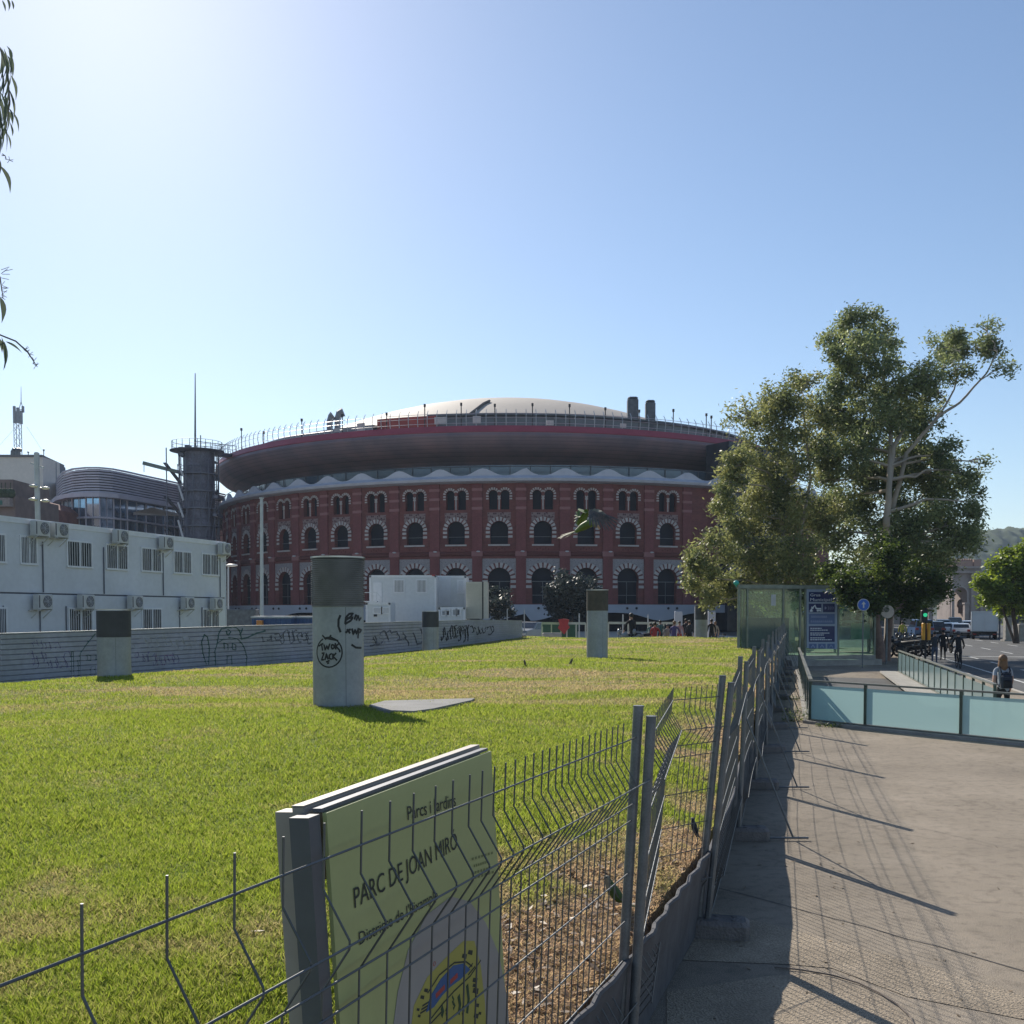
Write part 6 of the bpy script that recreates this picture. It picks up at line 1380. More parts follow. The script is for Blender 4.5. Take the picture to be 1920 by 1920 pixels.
# far facades behind the avenue
for k, (x0, x1, y0, Yq, c) in enumerate(((1330,1500,1062,185,(.10,.09,.09)),(1500,1660,1075,195,(.12,.11,.10)),(1660,1745,1095,215,(.30,.26,.23)),(1842,2060,1128,240,(.22,.2,.18)))):
    r_ = thing('far_building', ['far dark facade behind the left eucalyptus','far dark facade behind the tall eucalyptus','far pale facade glimpsed under the trees left of the arch','low far facade behind the street tree at the right'][k], 'building', V3((X_((x0+x1)/2,Yq), Yq, 0)), group='far facades behind the avenue')
    q0_, q1_ = P(x0, 1165, Yq), P(x1, y0, Yq); g = MB(); g.box(q0_.x, q1_.x, Yq, Yq+10, -.1, q1_.z); g.build('wall', M('facade%s' % 'abcd'[k], c, .9, var=.2, scale=.3), r_)
    nxw = int((q1_.x-q0_.x)/2.6); nzw = max(1, int((q1_.z-1)/3.2)); g0 = None
    for a in range(nxw):
        for b in range(nzw):
            if a*nzw+b > 40: continue
            if g0 is None: g = MB(); g.box(q0_.x+.8, q0_.x+1.9, Yq-.06, Yq+.02, 1.2, 2.9); g0 = g.build('window', m_wdk, r_)
            else: c_o = g0.copy(); COL.objects.link(c_o); c_o.parent = r_; c_o.location = g0.location+V3((a*2.6, 0, b*3.2))
# ================================================================ vehicles
m_tyre = M('tyre', (.015,.015,.016), .9); m_hub = M('hub', (.30,.30,.31), .4, .6); m_cgs = M('car_glass', (.015,.02,.025), .06, spec=.9, var=.02); m_lred = M('tail_light', (.28,.02,.02), .3); m_head = M('head_light', (.55,.55,.52), .2)
def paint(name, c): return M(name, c, .28, .1, var=.03, scale=1, spec=.6)
def wheel(par, x, y, r_=.31, w_=.2):
    g = MB(); g.tube([(x-w_/2, y, r_), (x-w_/2+.03, y, r_), (x+w_/2-.03, y, r_), (x+w_/2, y, r_)], [r_*.92, r_, r_, r_*.92], 20); t = g.build('wheel', m_tyre, par, world=False, smooth=True)
    g = MB(); s_ = 1 if x > 0 else -1; g.tube([(x+s_*(w_/2-.01), y, r_), (x+s_*(w_/2+.012), y, r_)], r_*.6, 14); g.build('rim', m_hub, t, world=False)
def car(label, loc, rz, col, kind_='hatch', group=None):
    """length along +Y (nose), rear towards -Y"""
    root = thing('parked_car' if 'parked' in label else 'car', label, 'car', loc, rz, group); W = .86
    if kind_ == 'van': prof = [(-2.2,.35),(-2.25,.9),(-2.2,1.1),(-2.1,1.85),(1.0,1.9),(1.55,1.35),(2.2,1.05),(2.3,.7),(2.25,.35)]; cab = [(-2.12,1.15),(-2.02,1.7),(.95,1.75),(1.45,1.3),(1.4,1.15)]
    elif kind_ == 'suv': prof = [(-2.1,.4),(-2.2,.8),(-2.15,1.05),(-1.9,1.6),(.3,1.66),(1.0,1.15),(2.1,1.0),(2.25,.7),(2.2,.4)]; cab = [(-1.95,1.08),(-1.75,1.52),(.25,1.57),(.9,1.13),(.85,1.08)]
    else: prof = [(-1.95,.3),(-2.05,.65),(-2.0,.95),(-1.6,1.4),(.2,1.46),(1.0,.98),(1.9,.85),(2.05,.6),(2.0,.3)]; cab = [(-1.85,.98),(-1.5,1.34),(.15,1.39),(.88,1.0),(.8,.96)]
    g = MB(); n = len(prof); vs = []
    zc = 1.0
    for sx_ in (-1, -.9, .9, 1):
        for y, z in prof: k = 1-.22*max(0, (z-zc)) ; vs.append((sx_*W*k, y*(1 if abs(sx_) < 1 else .985), z-(0 if abs(sx_) < 1 else .03)))
    fs = [tuple(range(n)), tuple(range(4*n-1, 3*n-1, -1))]
    for s in range(3):
        for i in range(n): j = (i+1) % n; fs.append((s*n+i, s*n+j, (s+1)*n+j, (s+1)*n+i))
    g.add(vs, fs); g.build('body', col, root, world=False)
    for sg in (-1, 1):
        g = MB(); g.add([(sg*(W*(1-.22*max(0, z-zc))+.006), y, z) for y, z in cab], [tuple(range(len(cab)))]); g.build('side_window', m_cgs, root, world=False)
    a, b = prof[2], prof[3]; g = MB(); e = .012
    g.add([(-W*.84, lerp(a[0],b[0],.15)-e, lerp(a[1],b[1],.15)), (W*.84, lerp(a[0],b[0],.15)-e, lerp(a[1],b[1],.15)), (W*.78, lerp(a[0],b[0],.88)-e, lerp(a[1],b[1],.88)), (-W*.78, lerp(a[0],b[0],.88)-e, lerp(a[1],b[1],.88))], [(0,1,2,3)]); g.build('rear_window', m_cgs, root, world=False)
    a, b = prof[4], prof[5]; g = MB(); g.add([(-W*.8, lerp(a[0],b[0],.1)+e, lerp(a[1],b[1],.1)+e), (W*.8, lerp(a[0],b[0],.1)+e, lerp(a[1],b[1],.1)+e), (W*.86, lerp(a[0],b[0],.95)+e, lerp(a[1],b[1],.95)+e), (-W*.86, lerp(a[0],b[0],.95)+e, lerp(a[1],b[1],.95)+e)], [(0,1,2,3)]); g.build('windscreen', m_cgs, root, world=False)
    for sg in (-1, 1):
        g = MB(); yb, zb_ = prof[1]; g.cbox(min(sg*W*.62, sg*W*.95), max(sg*W*.62, sg*W*.95), yb-.03, yb+.1, zb_-.02, zb_+.2, .02); g.build('tail_light', m_lred, root, world=False)
        g = MB(); yb, zb_ = prof[-2]; g.cbox(min(sg*W*.6, sg*W*.95), max(sg*W*.6, sg*W*.95), yb-.12, yb+.02, zb_-.02, zb_+.14, .02); g.build('headlight', m_head, root, world=False)
    g = MB(); g.box(-W*.9, W*.9, prof[1][0]-.05, prof[1][0]+.05, .35, .52); g.box(-W*.9, W*.9, prof[-2][0]-.05, prof[-2][0]+.05, .3, .48); g.build('bumper', m_black, root, world=False)
    g = MB(); g.box(-.25, .25, prof[1][0]-.065, prof[1][0]-.052, .6, .71); g.build('number_plate', m_white, root, world=False)
    for sx_ in (-1, 1):
        for y in (-1.3, 1.3): wheel(root, sx_*(W-.08), y)
    return root
RZ = math.atan2(-.272, 1)
def rp(x, y, z=-.146): q = PZ(x, y, z); return V3((q.x, q.y, z))
c_blue = paint('blue_paint', (.07,.13,.25)); c_dark = paint('dark_paint', (.02,.022,.027)); c_wh = paint('white_car_paint', (.60,.60,.62)); c_silver = paint('silver_paint', (.25,.27,.29))
car('blue van with its roof catching the light behind the orange traffic light head', V3((P(1726,1190,98).x, 98, -.146)), RZ+.05, c_blue, 'van', 'cars waiting on the road')
car('black car between the blue van and the white cars', V3((P(1753,1190,104).x, 104, -.146)), RZ-.09, c_dark, 'suv', 'cars waiting on the road')
car('white car left of the pair, seen over the cyclists', V3((P(1782,1190,110).x, 110, -.146)), RZ-.09, c_wh, 'hatch', 'cars waiting on the road')
car('white car in the middle of the waiting traffic', V3((P(1800,1190,103).x, 103, -.146)), RZ-.09, c_wh, 'hatch', 'cars waiting on the road')
car('white car nearest the truck', V3((P(1817,1190,112).x, 112, -.146)), RZ-.09, c_wh, 'suv', 'cars waiting on the road')
car('silver car waiting behind the white cars', V3((P(1768,1180,128).x, 128, -.146)), RZ-.09, c_silver, 'suv', 'cars waiting on the road')
car('grey van at the back of the waiting traffic', V3((P(1790,1180,134).x, 134, -.146)), RZ-.09, c_dark, 'van', 'cars waiting on the road')
# truck, seen from behind
tk = thing('box_truck', 'white box truck seen from behind on the right of the road', 'truck', V3((P(1846,1190,96).x, 96, -.146)), -math.atan(.44))
m_tk = M('truck_panel', (.58,.62,.66), .5, var=.05, scale=1, fine=.03)
g = MB(); g.cbox(-1.15, 1.15, 0, 5.2, .75, 2.62, .05); g.build('cargo_box', m_tk, tk, world=False)
for sg in (-1, 1): g = MB(); g.box(min(sg*.02, sg*1.06), max(sg*.02, sg*1.06), -.03, -.002, .85, 2.5); g.build('rear_door', m_tk, tk, world=False)
g = MB(); g.box(-1.16, 1.16, -.04, .02, 2.52, 2.66); g.box(-1.16,-1.08,-.04,.02,.75,2.6); g.box(1.08,1.16,-.04,.02,.75,2.6); g.box(-.012,.012,-.045,-.03,.85,2.5); g.build('door_frame', m_white, tk, world=False)
g = MB(); g.cbox(-.95, .95, 5.3, 6.8, .5, 2.2, .12); g.build('cab', c_wh, tk, world=False)
g = MB(); g.box(-.9, .9, .2, 6.5, .45, .72); g.box(-1.0, 1.0, -.1, .0, .42, .55); g.build('chassis', m_black, tk, world=False)
for sg in (-1, 1): g = MB(); g.box(min(sg*.7, sg*1.0), max(sg*.7, sg*1.0), -.13, -.1, .44, .54); g.build('tail_light', m_lred, tk, world=False)
for x in (-.95, .95):
    for y in (1.2, 5.9): wheel(tk, x, y, .38, .26)
# street furniture at the right edge
for k, (x, y0, y1) in enumerate(((1892,1158,1189),(1917,1170,1186))):
    g = MB(); q0_, q1_ = P(x-6, y1, 90), P(x+6, y0, 90); g.cbox(q0_.x, q1_.x, 90, 90.6, -.1, q1_.z, .06); g.box(q0_.x-.15, q1_.x+.15, 89.9, 90.7, -.14, .02); tag(g.build('street_cabinet', m_conc), ['tall pale street cabinet under the right street tree', 'low pale street cabinet at the right edge of the road'][k], 'cabinet', 'pale street cabinets under the street tree')
g = MB(); a, b = P(1862,1150,100), P(1990,1146,100); g.box(a.x, b.x, 100, 104, a.z, b.z); 
for x in (1866, 1884, 1902, 1918, 1940): q = P(x, 1150, 100); g.tube([(q.x, 101, -.15), (q.x, 101, q.z)], .08, 6)
tag(g.build('bus_shelter', m_tw2), 'long dark flat roofed shelter behind the truck and the right street tree', 'shelter')
# ---------------------------------------------------------------- motorcycles and bicycle
def motorcycle(label, loc, rz, group, col):
    root = thing('motorcycle', label, 'motorcycle', loc, rz, group)
    for y, nm in ((-.62,'wheel'),(.72,'wheel')):
        g = MB(); g.tube([(.0, y+.24*math.cos(a), .30+.24*math.sin(a)) for a in np.linspace(0, 2*math.pi, 19)], .062, 6, caps=False); g.tube([(-.05,y,.3),(.05,y,.3)], .07, 8); g.tube([(0,y-.2,.3),(0,y+.2,.3)], .02, 4); g.tube([(0,y,.1),(0,y,.5)], .02, 4); g.build('wheel', m_tyre, root, world=False)
    g = MB(); g.cbox(-.15,.15,-.25,.3,.28,.62,.06); g.sphere((0,.22,.78), .22, 12, 8, (.75,1.3,.75)); g.bar((0,-.65,.72),(0,.1,.62),.2,.14); g.bar((0,.35,.8),(0,.5,.5),.12); g.sphere((0,.55,.98), .17, 10, 6, (1,.7,1.1)); g.build('body', col, root, world=False, smooth=True)
    g = MB(); g.tube([(0,-.75,.86),(0,-.45,.82),(0,-.1,.78),(0,.08,.82)], [.08,.12,.13,.06], 10); g.build('seat', m_black, root, world=False, smooth=True)
    g = MB(); g.tube([(.08,.72,.3),(.08,.5,.98)], .022, 6); g.tube([(-.08,.72,.3),(-.08,.5,.98)], .022, 6); g.tube([(-.36,.38,1.06),(-.15,.48,1.02),(.15,.48,1.02),(.36,.38,1.06)], .018, 6); g.build('fork_and_handlebar', m_galv, root, world=False)
    g = MB(); g.tube([(-.3,.42,1.08),(-.34,.45,1.2)], .01, 4); g.tube([(.3,.42,1.08),(.34,.45,1.2)], .01, 4); g.sphere((-.36,.45,1.23), .06, 8, 5, (1,.3,.7)); g.sphere((.36,.45,1.23), .06, 8, 5, (1,.3,.7)); g.build('mirror', m_black, root, world=False)
    g = MB(); g.tube([(.15,.15,.3),(.17,-.3,.28),(.18,-.75,.4)], [.03,.045,.05], 8); g.build('exhaust', m_hub, root, world=False)
    return root
moto = motorcycle('black motorcycle at the left end of the row under the trees', rp(1690,1234,0), RZ+.9, 'motorcycles parked under the trees', c_dark)
for k, (x, y, a, lab) in enumerate(((1703,1232,.8,'second black motorcycle of the parked row'), (1716,1230,.95,'third black motorcycle of the parked row'), (1728,1229,.7,'fourth black motorcycle, left of the traffic light pole'), (1697,1221,.9,'black motorcycle behind the left end of the parked row'), (1712,1219,.75,'black motorcycle in the second row behind the traffic light'), (1778,1224,.1,'black motorcycle standing between the man in the long coat and the cyclist'))):
    dup(moto, rp(x, y, 0), RZ+a, lab)
for x, lab, a in ((1178,'grey motorcycle with a rider beyond the back edge of the lawn',1.45), (1206,'grey motorcycle parked right of the rider beyond the lawn',1.7)):
    q = P(x, 1195, 68); dup(moto, V3((q.x, 68, .0)), a, lab, 'motorcycles beyond the lawn', scale=1.12, mats={'dark_paint': c_silver})
def bicycle(label, loc, rz, group=None):
    root = thing('bicycle', label, 'bicycle', loc, rz, group)
    for y in (-.5, .53):
        g = MB(); g.tube([(0, y+.33*math.cos(a), .34+.33*math.sin(a)) for a in np.linspace(0, 2*math.pi, 25)], .02, 5, caps=False)
        for a in range(6): g.tube([(0,y,.34),(0,y+.32*math.cos(a*1.047),.34+.32*math.sin(a*1.047))], .004, 3)
        g.build('wheel', m_tyre, root, world=False)
    g = MB()
    for a, b in (((0,-.5,.34),(0,-.08,.3)),((0,-.08,.3),(0,-.2,.82)),((0,-.5,.34),(0,-.18,.75)),((0,-.08,.3),(0,.36,.72)),((0,-.18,.75),(0,.34,.82)),((0,.34,.86),(0,.53,.34))): g.tube([a, b], .018, 6)
    g.build('frame', m_black, root, world=False)
    g = MB(); g.tube([(0,.34,.84),(0,.32,1.0)], .014, 5); g.tube([(-.29,.24,1.02),(-.1,.34,1.0),(.1,.34,1.0),(.29,.24,1.02)], .014, 6); g.build('handlebar', m_black, root, world=False)
    g = MB(); g.tube([(0,-.34,.88),(0,-.2,.9),(0,-.04,.89)], [.07,.06,.02], 8); g.build('saddle', m_black, root, world=False)
    g = MB(); g.tube([(-.14,-.08,.22),(0,-.08,.3),(.14,-.08,.38)], .015, 5); g.build('pedals', m_black, root, world=False)
    return root
# ---------------------------------------------------------------- people
def skinned(name, verts, edges, mats, zone, parent, sub=2, root_i=0):
    """one continuous body grown from a skeleton; zone(co, nearest joint index) -> material slot"""
    me = bpy.data.meshes.new(name); me.from_pydata([v[0] for v in verts], edges, []); o = bpy.data.objects.new('tmpbody', me); COL.objects.link(o)
    o.modifiers.new('s', 'SKIN'); sm = o.modifiers.new('u', 'SUBSURF'); sm.levels = sub; sm.render_levels = sub
    for i, v in enumerate(verts):
        r_ = v[1]; r_ = r_ if hasattr(r_, '__len__') else (r_, r_); me.skin_vertices[0].data[i].radius = r_
    me.skin_vertices[0].data[root_i].use_root = True
    dg = bpy.context.evaluated_depsgraph_get(); m2 = bpy.data.meshes.new_from_object(o.evaluated_get(dg)); bpy.data.objects.remove(o); m2.name = name
    m2.materials.clear()
    for m in mats: m2.materials.append(m)
    J = np.array([v[0] for v in verts]); 
    for p in m2.polygons: c = np.array(p.center); p.material_index = zone(c, int(np.argmin(((J-c)**2).sum(1)))); p.use_smooth = True
    ob = bpy.data.objects.new(name, m2); COL.objects.link(ob)
    if parent: ob.parent = parent
    return ob
m_skin = M('skin', (.42,.24,.17), .55, var=.04); m_hairb = M('brown_hair', (.17,.09,.045), .6, var=.3, scale=14); m_hairk = M('dark_hair', (.02,.017,.015), .6)
def person(label, loc, rz, top, bottom, hair=m_hairk, pose='stand', sc=1., group=None, shoes=m_black, longhair=False, helmet=False, sleeve=True, coat=False):
    """+Y is the way the person faces"""
    root = thing('person', label, 'person', loc, rz, group); root.scale = (sc,)*3
    f = {'stand': dict(hip=.93, kL=(-.10,.02,.50), aL=(-.11,-.02,.08), kR=(.10,.03,.50), aR=(.11,0,.08), ch=0, eL=(-.27,-.03,1.12), wL=(-.29,.06,.87), eR=(.27,-.03,1.12), wR=(.29,.06,.87)),
         'walk': dict(hip=.91, kL=(-.09,.18,.52), aL=(-.10,.27,.10), kR=(.09,-.02,.50), aR=(.10,-.30,.14), ch=.04, eL=(-.26,-.12,1.13), wL=(-.27,-.10,.88), eR=(.26,.08,1.13), wR=(.27,.24,.93)),
         'ride': dict(hip=.98, kL=(-.13,.27,.72), aL=(-.13,.02,.40), kR=(.13,.22,.62), aR=(.13,-.05,.24), ch=.20, eL=(-.30,.30,1.12), wL=(-.29,.44,1.03), eR=(.30,.30,1.12), wR=(.29,.44,1.03)),
         'sit': dict(hip=.62, kL=(-.16,.42,.60), aL=(-.15,.40,.10), kR=(.16,.42,.60), aR=(.15,.40,.10), ch=.12, eL=(-.28,.12,.86), wL=(-.2,.36,.72), eR=(.28,.12,.86), wR=(.2,.36,.72)),
         'phone': dict(hip=.93, kL=(-.10,.02,.50), aL=(-.11,-.02,.08), kR=(.10,.03,.50), aR=(.11,0,.08), ch=0, eL=(-.26,.04,1.12), wL=(-.12,.27,1.22), eR=(.26,.04,1.12), wR=(.12,.27,1.22))}[pose]
    H = f['hip']; c = f['ch']; hb = H-.93 if pose != 'ride' else .02
    J = []; E = []
    def j(p, r_, par=None): J.append((tuple(p), r_)); k = len(J)-1; E.append((par, k)) if par is not None else None; return k
    pel = j((0,0,H), (.155,.11)); wa = j((0,c*.3,H+.17), (.13,.095), pel); ch = j((0,c*.8,H+.38), (.165,.11), wa); nb = j((0,c,H+.53), (.07,.06), ch); nk = j((0,c+.01,H+.60), .052, nb)
    hd = j((0,c+.035,H+.70), (.078,.088), nk); tp = j((0,c+.03,H+.79), (.062,.07), hd)
    dz = H-.93
    for s, e, w_ in ((-1,'eL','wL'),(1,'eR','wR')):
        sh = j((s*.185, c, H+.48), (.062,.06), nb); ex, ey, ez = f[e]; el = j((ex, ey+(c if pose!='ride' else 0), ez+(dz if pose not in ('ride','sit') else 0)), .042, sh); wx, wy, wz = f[w_]; wr = j((wx, wy, wz+(dz if pose not in ('ride','sit') else 0)), .028, el)
        dv = (V3((wx,wy,wz))-V3((ex,ey,ez))).normalized(); hp = V3((wx,wy,wz+(dz if pose not in ('ride','sit') else 0)))+dv*.07; ha = j(hp, (.036,.022), wr)
        for q in range(4): j(hp+dv*(.075-.008*abs(q-1.3))+V3((0,(q-1.5)*.019,-.01)), .0095, ha)
        j(hp+V3((-s*.035,.02,-.01)), .0105, ha)
    for s, kk, aa in ((-1,'kL','aL'),(1,'kR','aR')):
        hp = j((s*.095, 0, H-.09), (.088,.09), pel); kn_ = j(f[kk], .058, hp); ax, ay, az = f[aa]; an = j((ax, ay, az), .038, kn_); j((ax+s*.01, ay+.15, az-.045), (.042,.028), an); 
    lo_ = {'walk': .02}.get(pose, 0)
    def zone(c_, i):
        p = J[i][0]; z = c_[2]
        if z > H+.575: return 0
        if i in (tp, hd, nk): return 0
        names = i
        if z < .13 and pose != 'ride': return 3
        if i <= ch or i == nb: return 1 if z > (H-.02 if not coat else .3) else 2
        # arms and hands come next, legs last
        arm0 = tp+1; per = 1+1+1+1+5
        if arm0 <= i < arm0+2*per: 
            k = (i-arm0) % per; return 1 if (k == 0 or (sleeve and k <= 1)) else 0
        return 2 if z > .13 or pose == 'ride' else 3
    body = skinned('body', J, E, [m_skin, top, bottom, shoes], zone, root, 1)
    g = MB(); hx = V3((0, c+.01, H+.74))
    if helmet: g.sphere(hx+V3((0,.02,.03)), .125, 16, 10, (1,1.15,.85)); g.build('helmet', hair, root, world=False, smooth=True)
    elif longhair:
        g.sphere(hx+V3((0,0,.015)), .108, 18, 12, (.98,1.08,1.05)); g.lathe([(.100,.02),(.116,-.10),(.125,-.22),(.10,-.33),(.04,-.36)], 20, -1.7, 1.7, tuple(hx+V3((0,.01,0)))); g.build('hair', hair, root, world=False, smooth=True)
    else: g.sphere(hx+V3((0,-.005,.022)), .098, 16, 10, (.95,1.12,.98)); g.build('hair', hair, root, world=False, smooth=True)
    # face: nose, ears, eyes
    g = MB(); fc = V3((0, c+.125, H+.70)); g.add([fc+V3((-.012,0,-.01)), fc+V3((.012,0,-.01)), fc+V3((0,.022,-.015)), fc+V3((0,-.004,.03))], [(0,1,2),(0,2,3),(1,3,2),(0,3,1)])
    for s in (-1, 1): g.sphere((s*.082, c+.03, H+.70), .02, 6, 5, (.4,.8,1.3))
    g.build('nose_and_ears', m_skin, root, world=False)
    g = MB()
    for s in (-1, 1): g.sphere((s*.03, c+.112, H+.715), .011, 6, 5)
    g.build('eyes', m_black, root, world=False)
    return root
def cloth(n, c): return M(n, c, .85, var=.12, scale=6)
cl_grey = cloth('grey_top', (.30,.33,.38)); cl_navy = cloth('navy_cloth', (.025,.03,.045)); cl_blk = cloth('black_cloth', (.014,.015,.018)); cl_slate = cloth('slate_coat', (.04,.045,.055)); cl_red = cloth('red_cloth', (.38,.05,.05)); cl_pink = cloth('pink_cloth', (.45,.28,.28)); cl_teal = cloth('teal_cloth', (.07,.16,.16)); cl_jean = cloth('denim', (.06,.08,.13)); cl_pur = cloth('purple_cloth', (.10,.08,.20)); cl_beige = cloth('beige_cloth', (.35,.30,.25))
# woman walking away with the backpack
wp = P(1881, 1300, 23.2); wl = V3((wp.x, 23.2, -.14)); wz = Z_(1881, 1229, 23.2); wsc = (wz+.14)/1.75
hw_ = person('woman with long brown hair in a pale top walking away beside the road', wl, RZ*.3, cl_grey, cl_blk, m_hairb, 'walk', wsc, longhair=True, sleeve=False)
bpk = thing('backpack', 'dark navy backpack on the back of the woman with long hair', 'backpack', wl, RZ*.3); bpk.scale = (wsc,)*3
g = MB(); g.cbox(-.14,.14,-.26,-.11,.93,1.27,.04); g.tube([(-.11,-.15,1.27),(0,-.17,1.31),(.11,-.15,1.27)], .04, 8); g.build('bag', cl_navy, bpk, world=False)
g = MB(); g.cbox(-.10,.10,-.31,-.26,.96,1.13,.02); g.build('pocket', cl_blk, bpk, world=False)
for s in (-1, 1): g = MB(); g.tube([(s*.09,-.12,1.25),(s*.115,-.12,1.38),(s*.115,-.04,1.46),(s*.12,.08,1.42),(s*.13,.13,1.25),(s*.15,.04,1.02),(s*.13,-.1,.97)], .02, 6); g.build('strap', cl_navy, bpk, world=False)
# cyclist and people by the road
cy_loc = rp(1797,1253,0); csc = 1.0
bk_ = bicycle('black bicycle under the cyclist in dark clothes', cy_loc, RZ); bk_.scale = (.9,)*3
person('cyclist in black clothes and helmet riding away along the road edge', cy_loc, RZ, cl_blk, cl_navy, M('helmet_grey', (.06,.06,.07), .4), 'ride', .86, helmet=True)
person('person in a slate coat with long dark hair standing left of the cyclist', rp(1752,1246,0), RZ, cl_slate, cl_jean, m_hairk, 'stand', .86, coat=True)
person('person in black right behind the slate coat, next to the parked motorcycle', rp(1768,1238,0), RZ, cl_blk, cl_blk, m_hairk, 'stand', .86)
person('person in a yellowish vest far off between the round sign and the blue van', V3((P(1692,1190,75).x, 75, 0)), RZ, cloth('yellow_cloth', (.35,.33,.05)), cl_blk, m_hairk, 'stand', 1., shoes=m_black)
# people beyond the back edge of the lawn
GP = 'people beyond the lawn'
for x, Yq, tp_, bt, hr, ps, lab, sc_ in ((1187,68,cl_blk,cl_navy,m_hairk,'sit','dark dressed rider sitting on the grey motorcycle beyond the lawn',1.6),
    (1220,69,cl_teal,cl_blk,m_hairk,'stand','standing person in dark teal left of the one in red beyond the lawn',.95),
    (1227,67,cl_red,cl_beige,m_hairk,'sit','person in red crouching beyond the lawn',1.2),(1238,69,cl_teal,cl_navy,m_hairk,'stand','person in dark green standing right behind the one in red',1.05),
    (1251,69,cl_beige,cl_blk,m_hairk,'sit','seated person in beige between the dark green and the purple tops',1.1),(1263,68,cl_pur,cl_blk,m_hairb,'sit','seated person in purple beyond the lawn',1.25),(1274,69,cl_pink,cl_red,m_hairk,'stand','person in a pink top and red trousers beyond the lawn',1.02),
    (1286,70,cl_blk,cl_blk,m_hairk,'phone','person in black with raised arms left of the farthest column',1.1),(1293,68,cl_navy,cl_blk,m_hairk,'stand','person in navy just left of the farthest column',1.05),
    (1334,68,cl_blk,cl_slate,m_hairk,'stand','person in black just right of the farthest column',1.1),(1341,70,cl_beige,cl_jean,m_hairb,'stand','person in beige right of the farthest column',1.0)):
    q = P(x, 1190, Yq); sitz = 0
    person(lab, V3((q.x, Yq, .0)), random.uniform(-.6,.6)+(math.pi if x in (1274,1251) else 0), tp_, bt, hr, ps, sc_, GP)
g = MB(); q = P(1282,1192,67.5); g.cbox(q.x-.18, q.x+.18, 67.4, 67.7, .0, .75, .06); tag(g.build('orange_bag', M('orange_cloth', (.5,.16,.07), .8)), 'orange bag on the ground beside the people beyond the lawn', 'bag')
for x, lab, a in ((1352,'bicycle leaning right of the farthest column',1.2),(1216,'bicycle standing among the people beyond the lawn',1.4)):
    q = P(x, 1190, 69); bicycle(lab, V3((q.x, 69, 0)), a, 'bicycles beyond the lawn')
# barriers and boxes along the back edge
bar_m = M('barrier_pale', (.42,.45,.40), .6)
def barrier(x0, x1, Yq, label, mat, y=1168.5):
    r_ = thing('street_barrier', label, 'barrier', V3((X_(x0,Yq), Yq, 0)), group='pale rail barriers beyond the lawn'); g = MB(); z = Z_(0, y, Yq); g.bar(V3((X_(x0,Yq), Yq, z)), V3((X_(x1,Yq), Yq, z-.02)), .1, .16); g.build('rail', mat, r_)
    for t in (0, .5, 1): g = MB(); xx = X_(lerp(x0, x1, t), Yq); g.tube([(xx, Yq, 0), (xx, Yq, z)], .05, 6); g.build('post', mat, r_)
barrier(1016, 1052, 72, 'pale green rail barrier left of the red cloth', M('barrier_green', (.33,.40,.25), .6)); barrier(1063, 1098, 72, 'pale rail barrier right of the red cloth', bar_m); barrier(1141, 1215, 72, 'long pale rail barrier right of the middle column', bar_m, 1168); barrier(1217, 1272, 73, 'pale rail barrier behind the seated people', bar_m, 1168)
g = MB(); q = P(1056,1176,71.8); rr = random.Random(3); ps_ = [(-.35,.45),(.0,.5),(.38,.42),(.3,.1),(.42,-.1),(.2,-.35),(.05,-.6),(-.12,-.4),(-.38,-.15),(-.25,.1)]; g.prism([q+V3((x, 0, z+.1)) for x, z in ps_], V3((.05,.12,0))); tag(g.build('red_cloth', cl_red), 'red cloth hanging on the barrier in front of the dark tree', 'cloth')
g = MB(); a, b = P(1018,1196,74), P(1052,1171,74); g.cbox(a.x, b.x+1.2, 74, 75.5, -.1, b.z, .06); g.box(a.x-.05, b.x+1.25, 73.9, 75.6, b.z-.1, b.z+.02); tag(g.build('green_container', M('green_plastic', (.03,.10,.06), .6)), 'dark green waste container behind the pale green barrier', 'container')
g = MB(); a, b = P(1017,1196,70), P(1053,1186.5,70); g.cbox(a.x, b.x, 70, 70.5, 0, b.z, .06); tag(g.build('planter_block', m_lconc), 'long pale concrete block at the back edge of the lawn', 'block')
g = MB()
for k in range(9): x = 960+random.uniform(0, 42); q = P(x, 1185, 66); s_ = random.uniform(.15, .4); g.cbox(q.x-s_, q.x+s_, 66, 66.5, .1, random.uniform(.5, 1.1), .08)
tag(g.build('rubbish_pile', M('rubbish', (.2,.2,.23), .8, var=.6, scale=3)), 'heap of white and dark rubbish bags where the hoarding meets the lawn', 'rubbish')
q = P(966,1181,65.5); g = MB(); g.sphere(q, .5, 12, 8, (1,.5,.8)); tag(g.build('white_bag', M('white_bag', (.5,.52,.6), .6, var=.2, scale=5), smooth=True), 'white bag on top of the rubbish heap by the hoarding', 'bag')
pc = car('silver parked car front showing between the hoarding end and the green container', V3((P(996,1180,80).x, 80, 0)), 2.6, c_silver, 'suv')
for x, y0 in ((951,1141),(983,1143),(1086,1150),(1168,1152),(1215,1152),(1303,1137)):
    q = P(x, y0, 78); lab = {951:'thin post behind the end of the hoarding',983:'thin pale post behind the parked silver car',1086:'thin post left of the middle column',1168:'thin post above the long barrier',1215:'thin post behind the group of people',1303:'pale post left of the farthest column'}[x]
    g = MB(); g.tube([(q.x,78,0),(q.x,78,q.z)], .05, 6); tag(g.build('thin_post', m_pole), lab, 'post', 'thin posts beyond the lawn')
for x0, x1, lab in ((1265,1280,'pale panel behind the person in pink'),(1328,1342,'pale panel behind the people right of the farthest column')):
    a, b = P(x0,1185,90), P(x1,1146,90); g = MB(); g.cbox(a.x, b.x, 90, 90.3, 0, b.z, .04); tag(g.build('display_panel', m_can), lab, 'panel', 'pale panels in front of the arena')
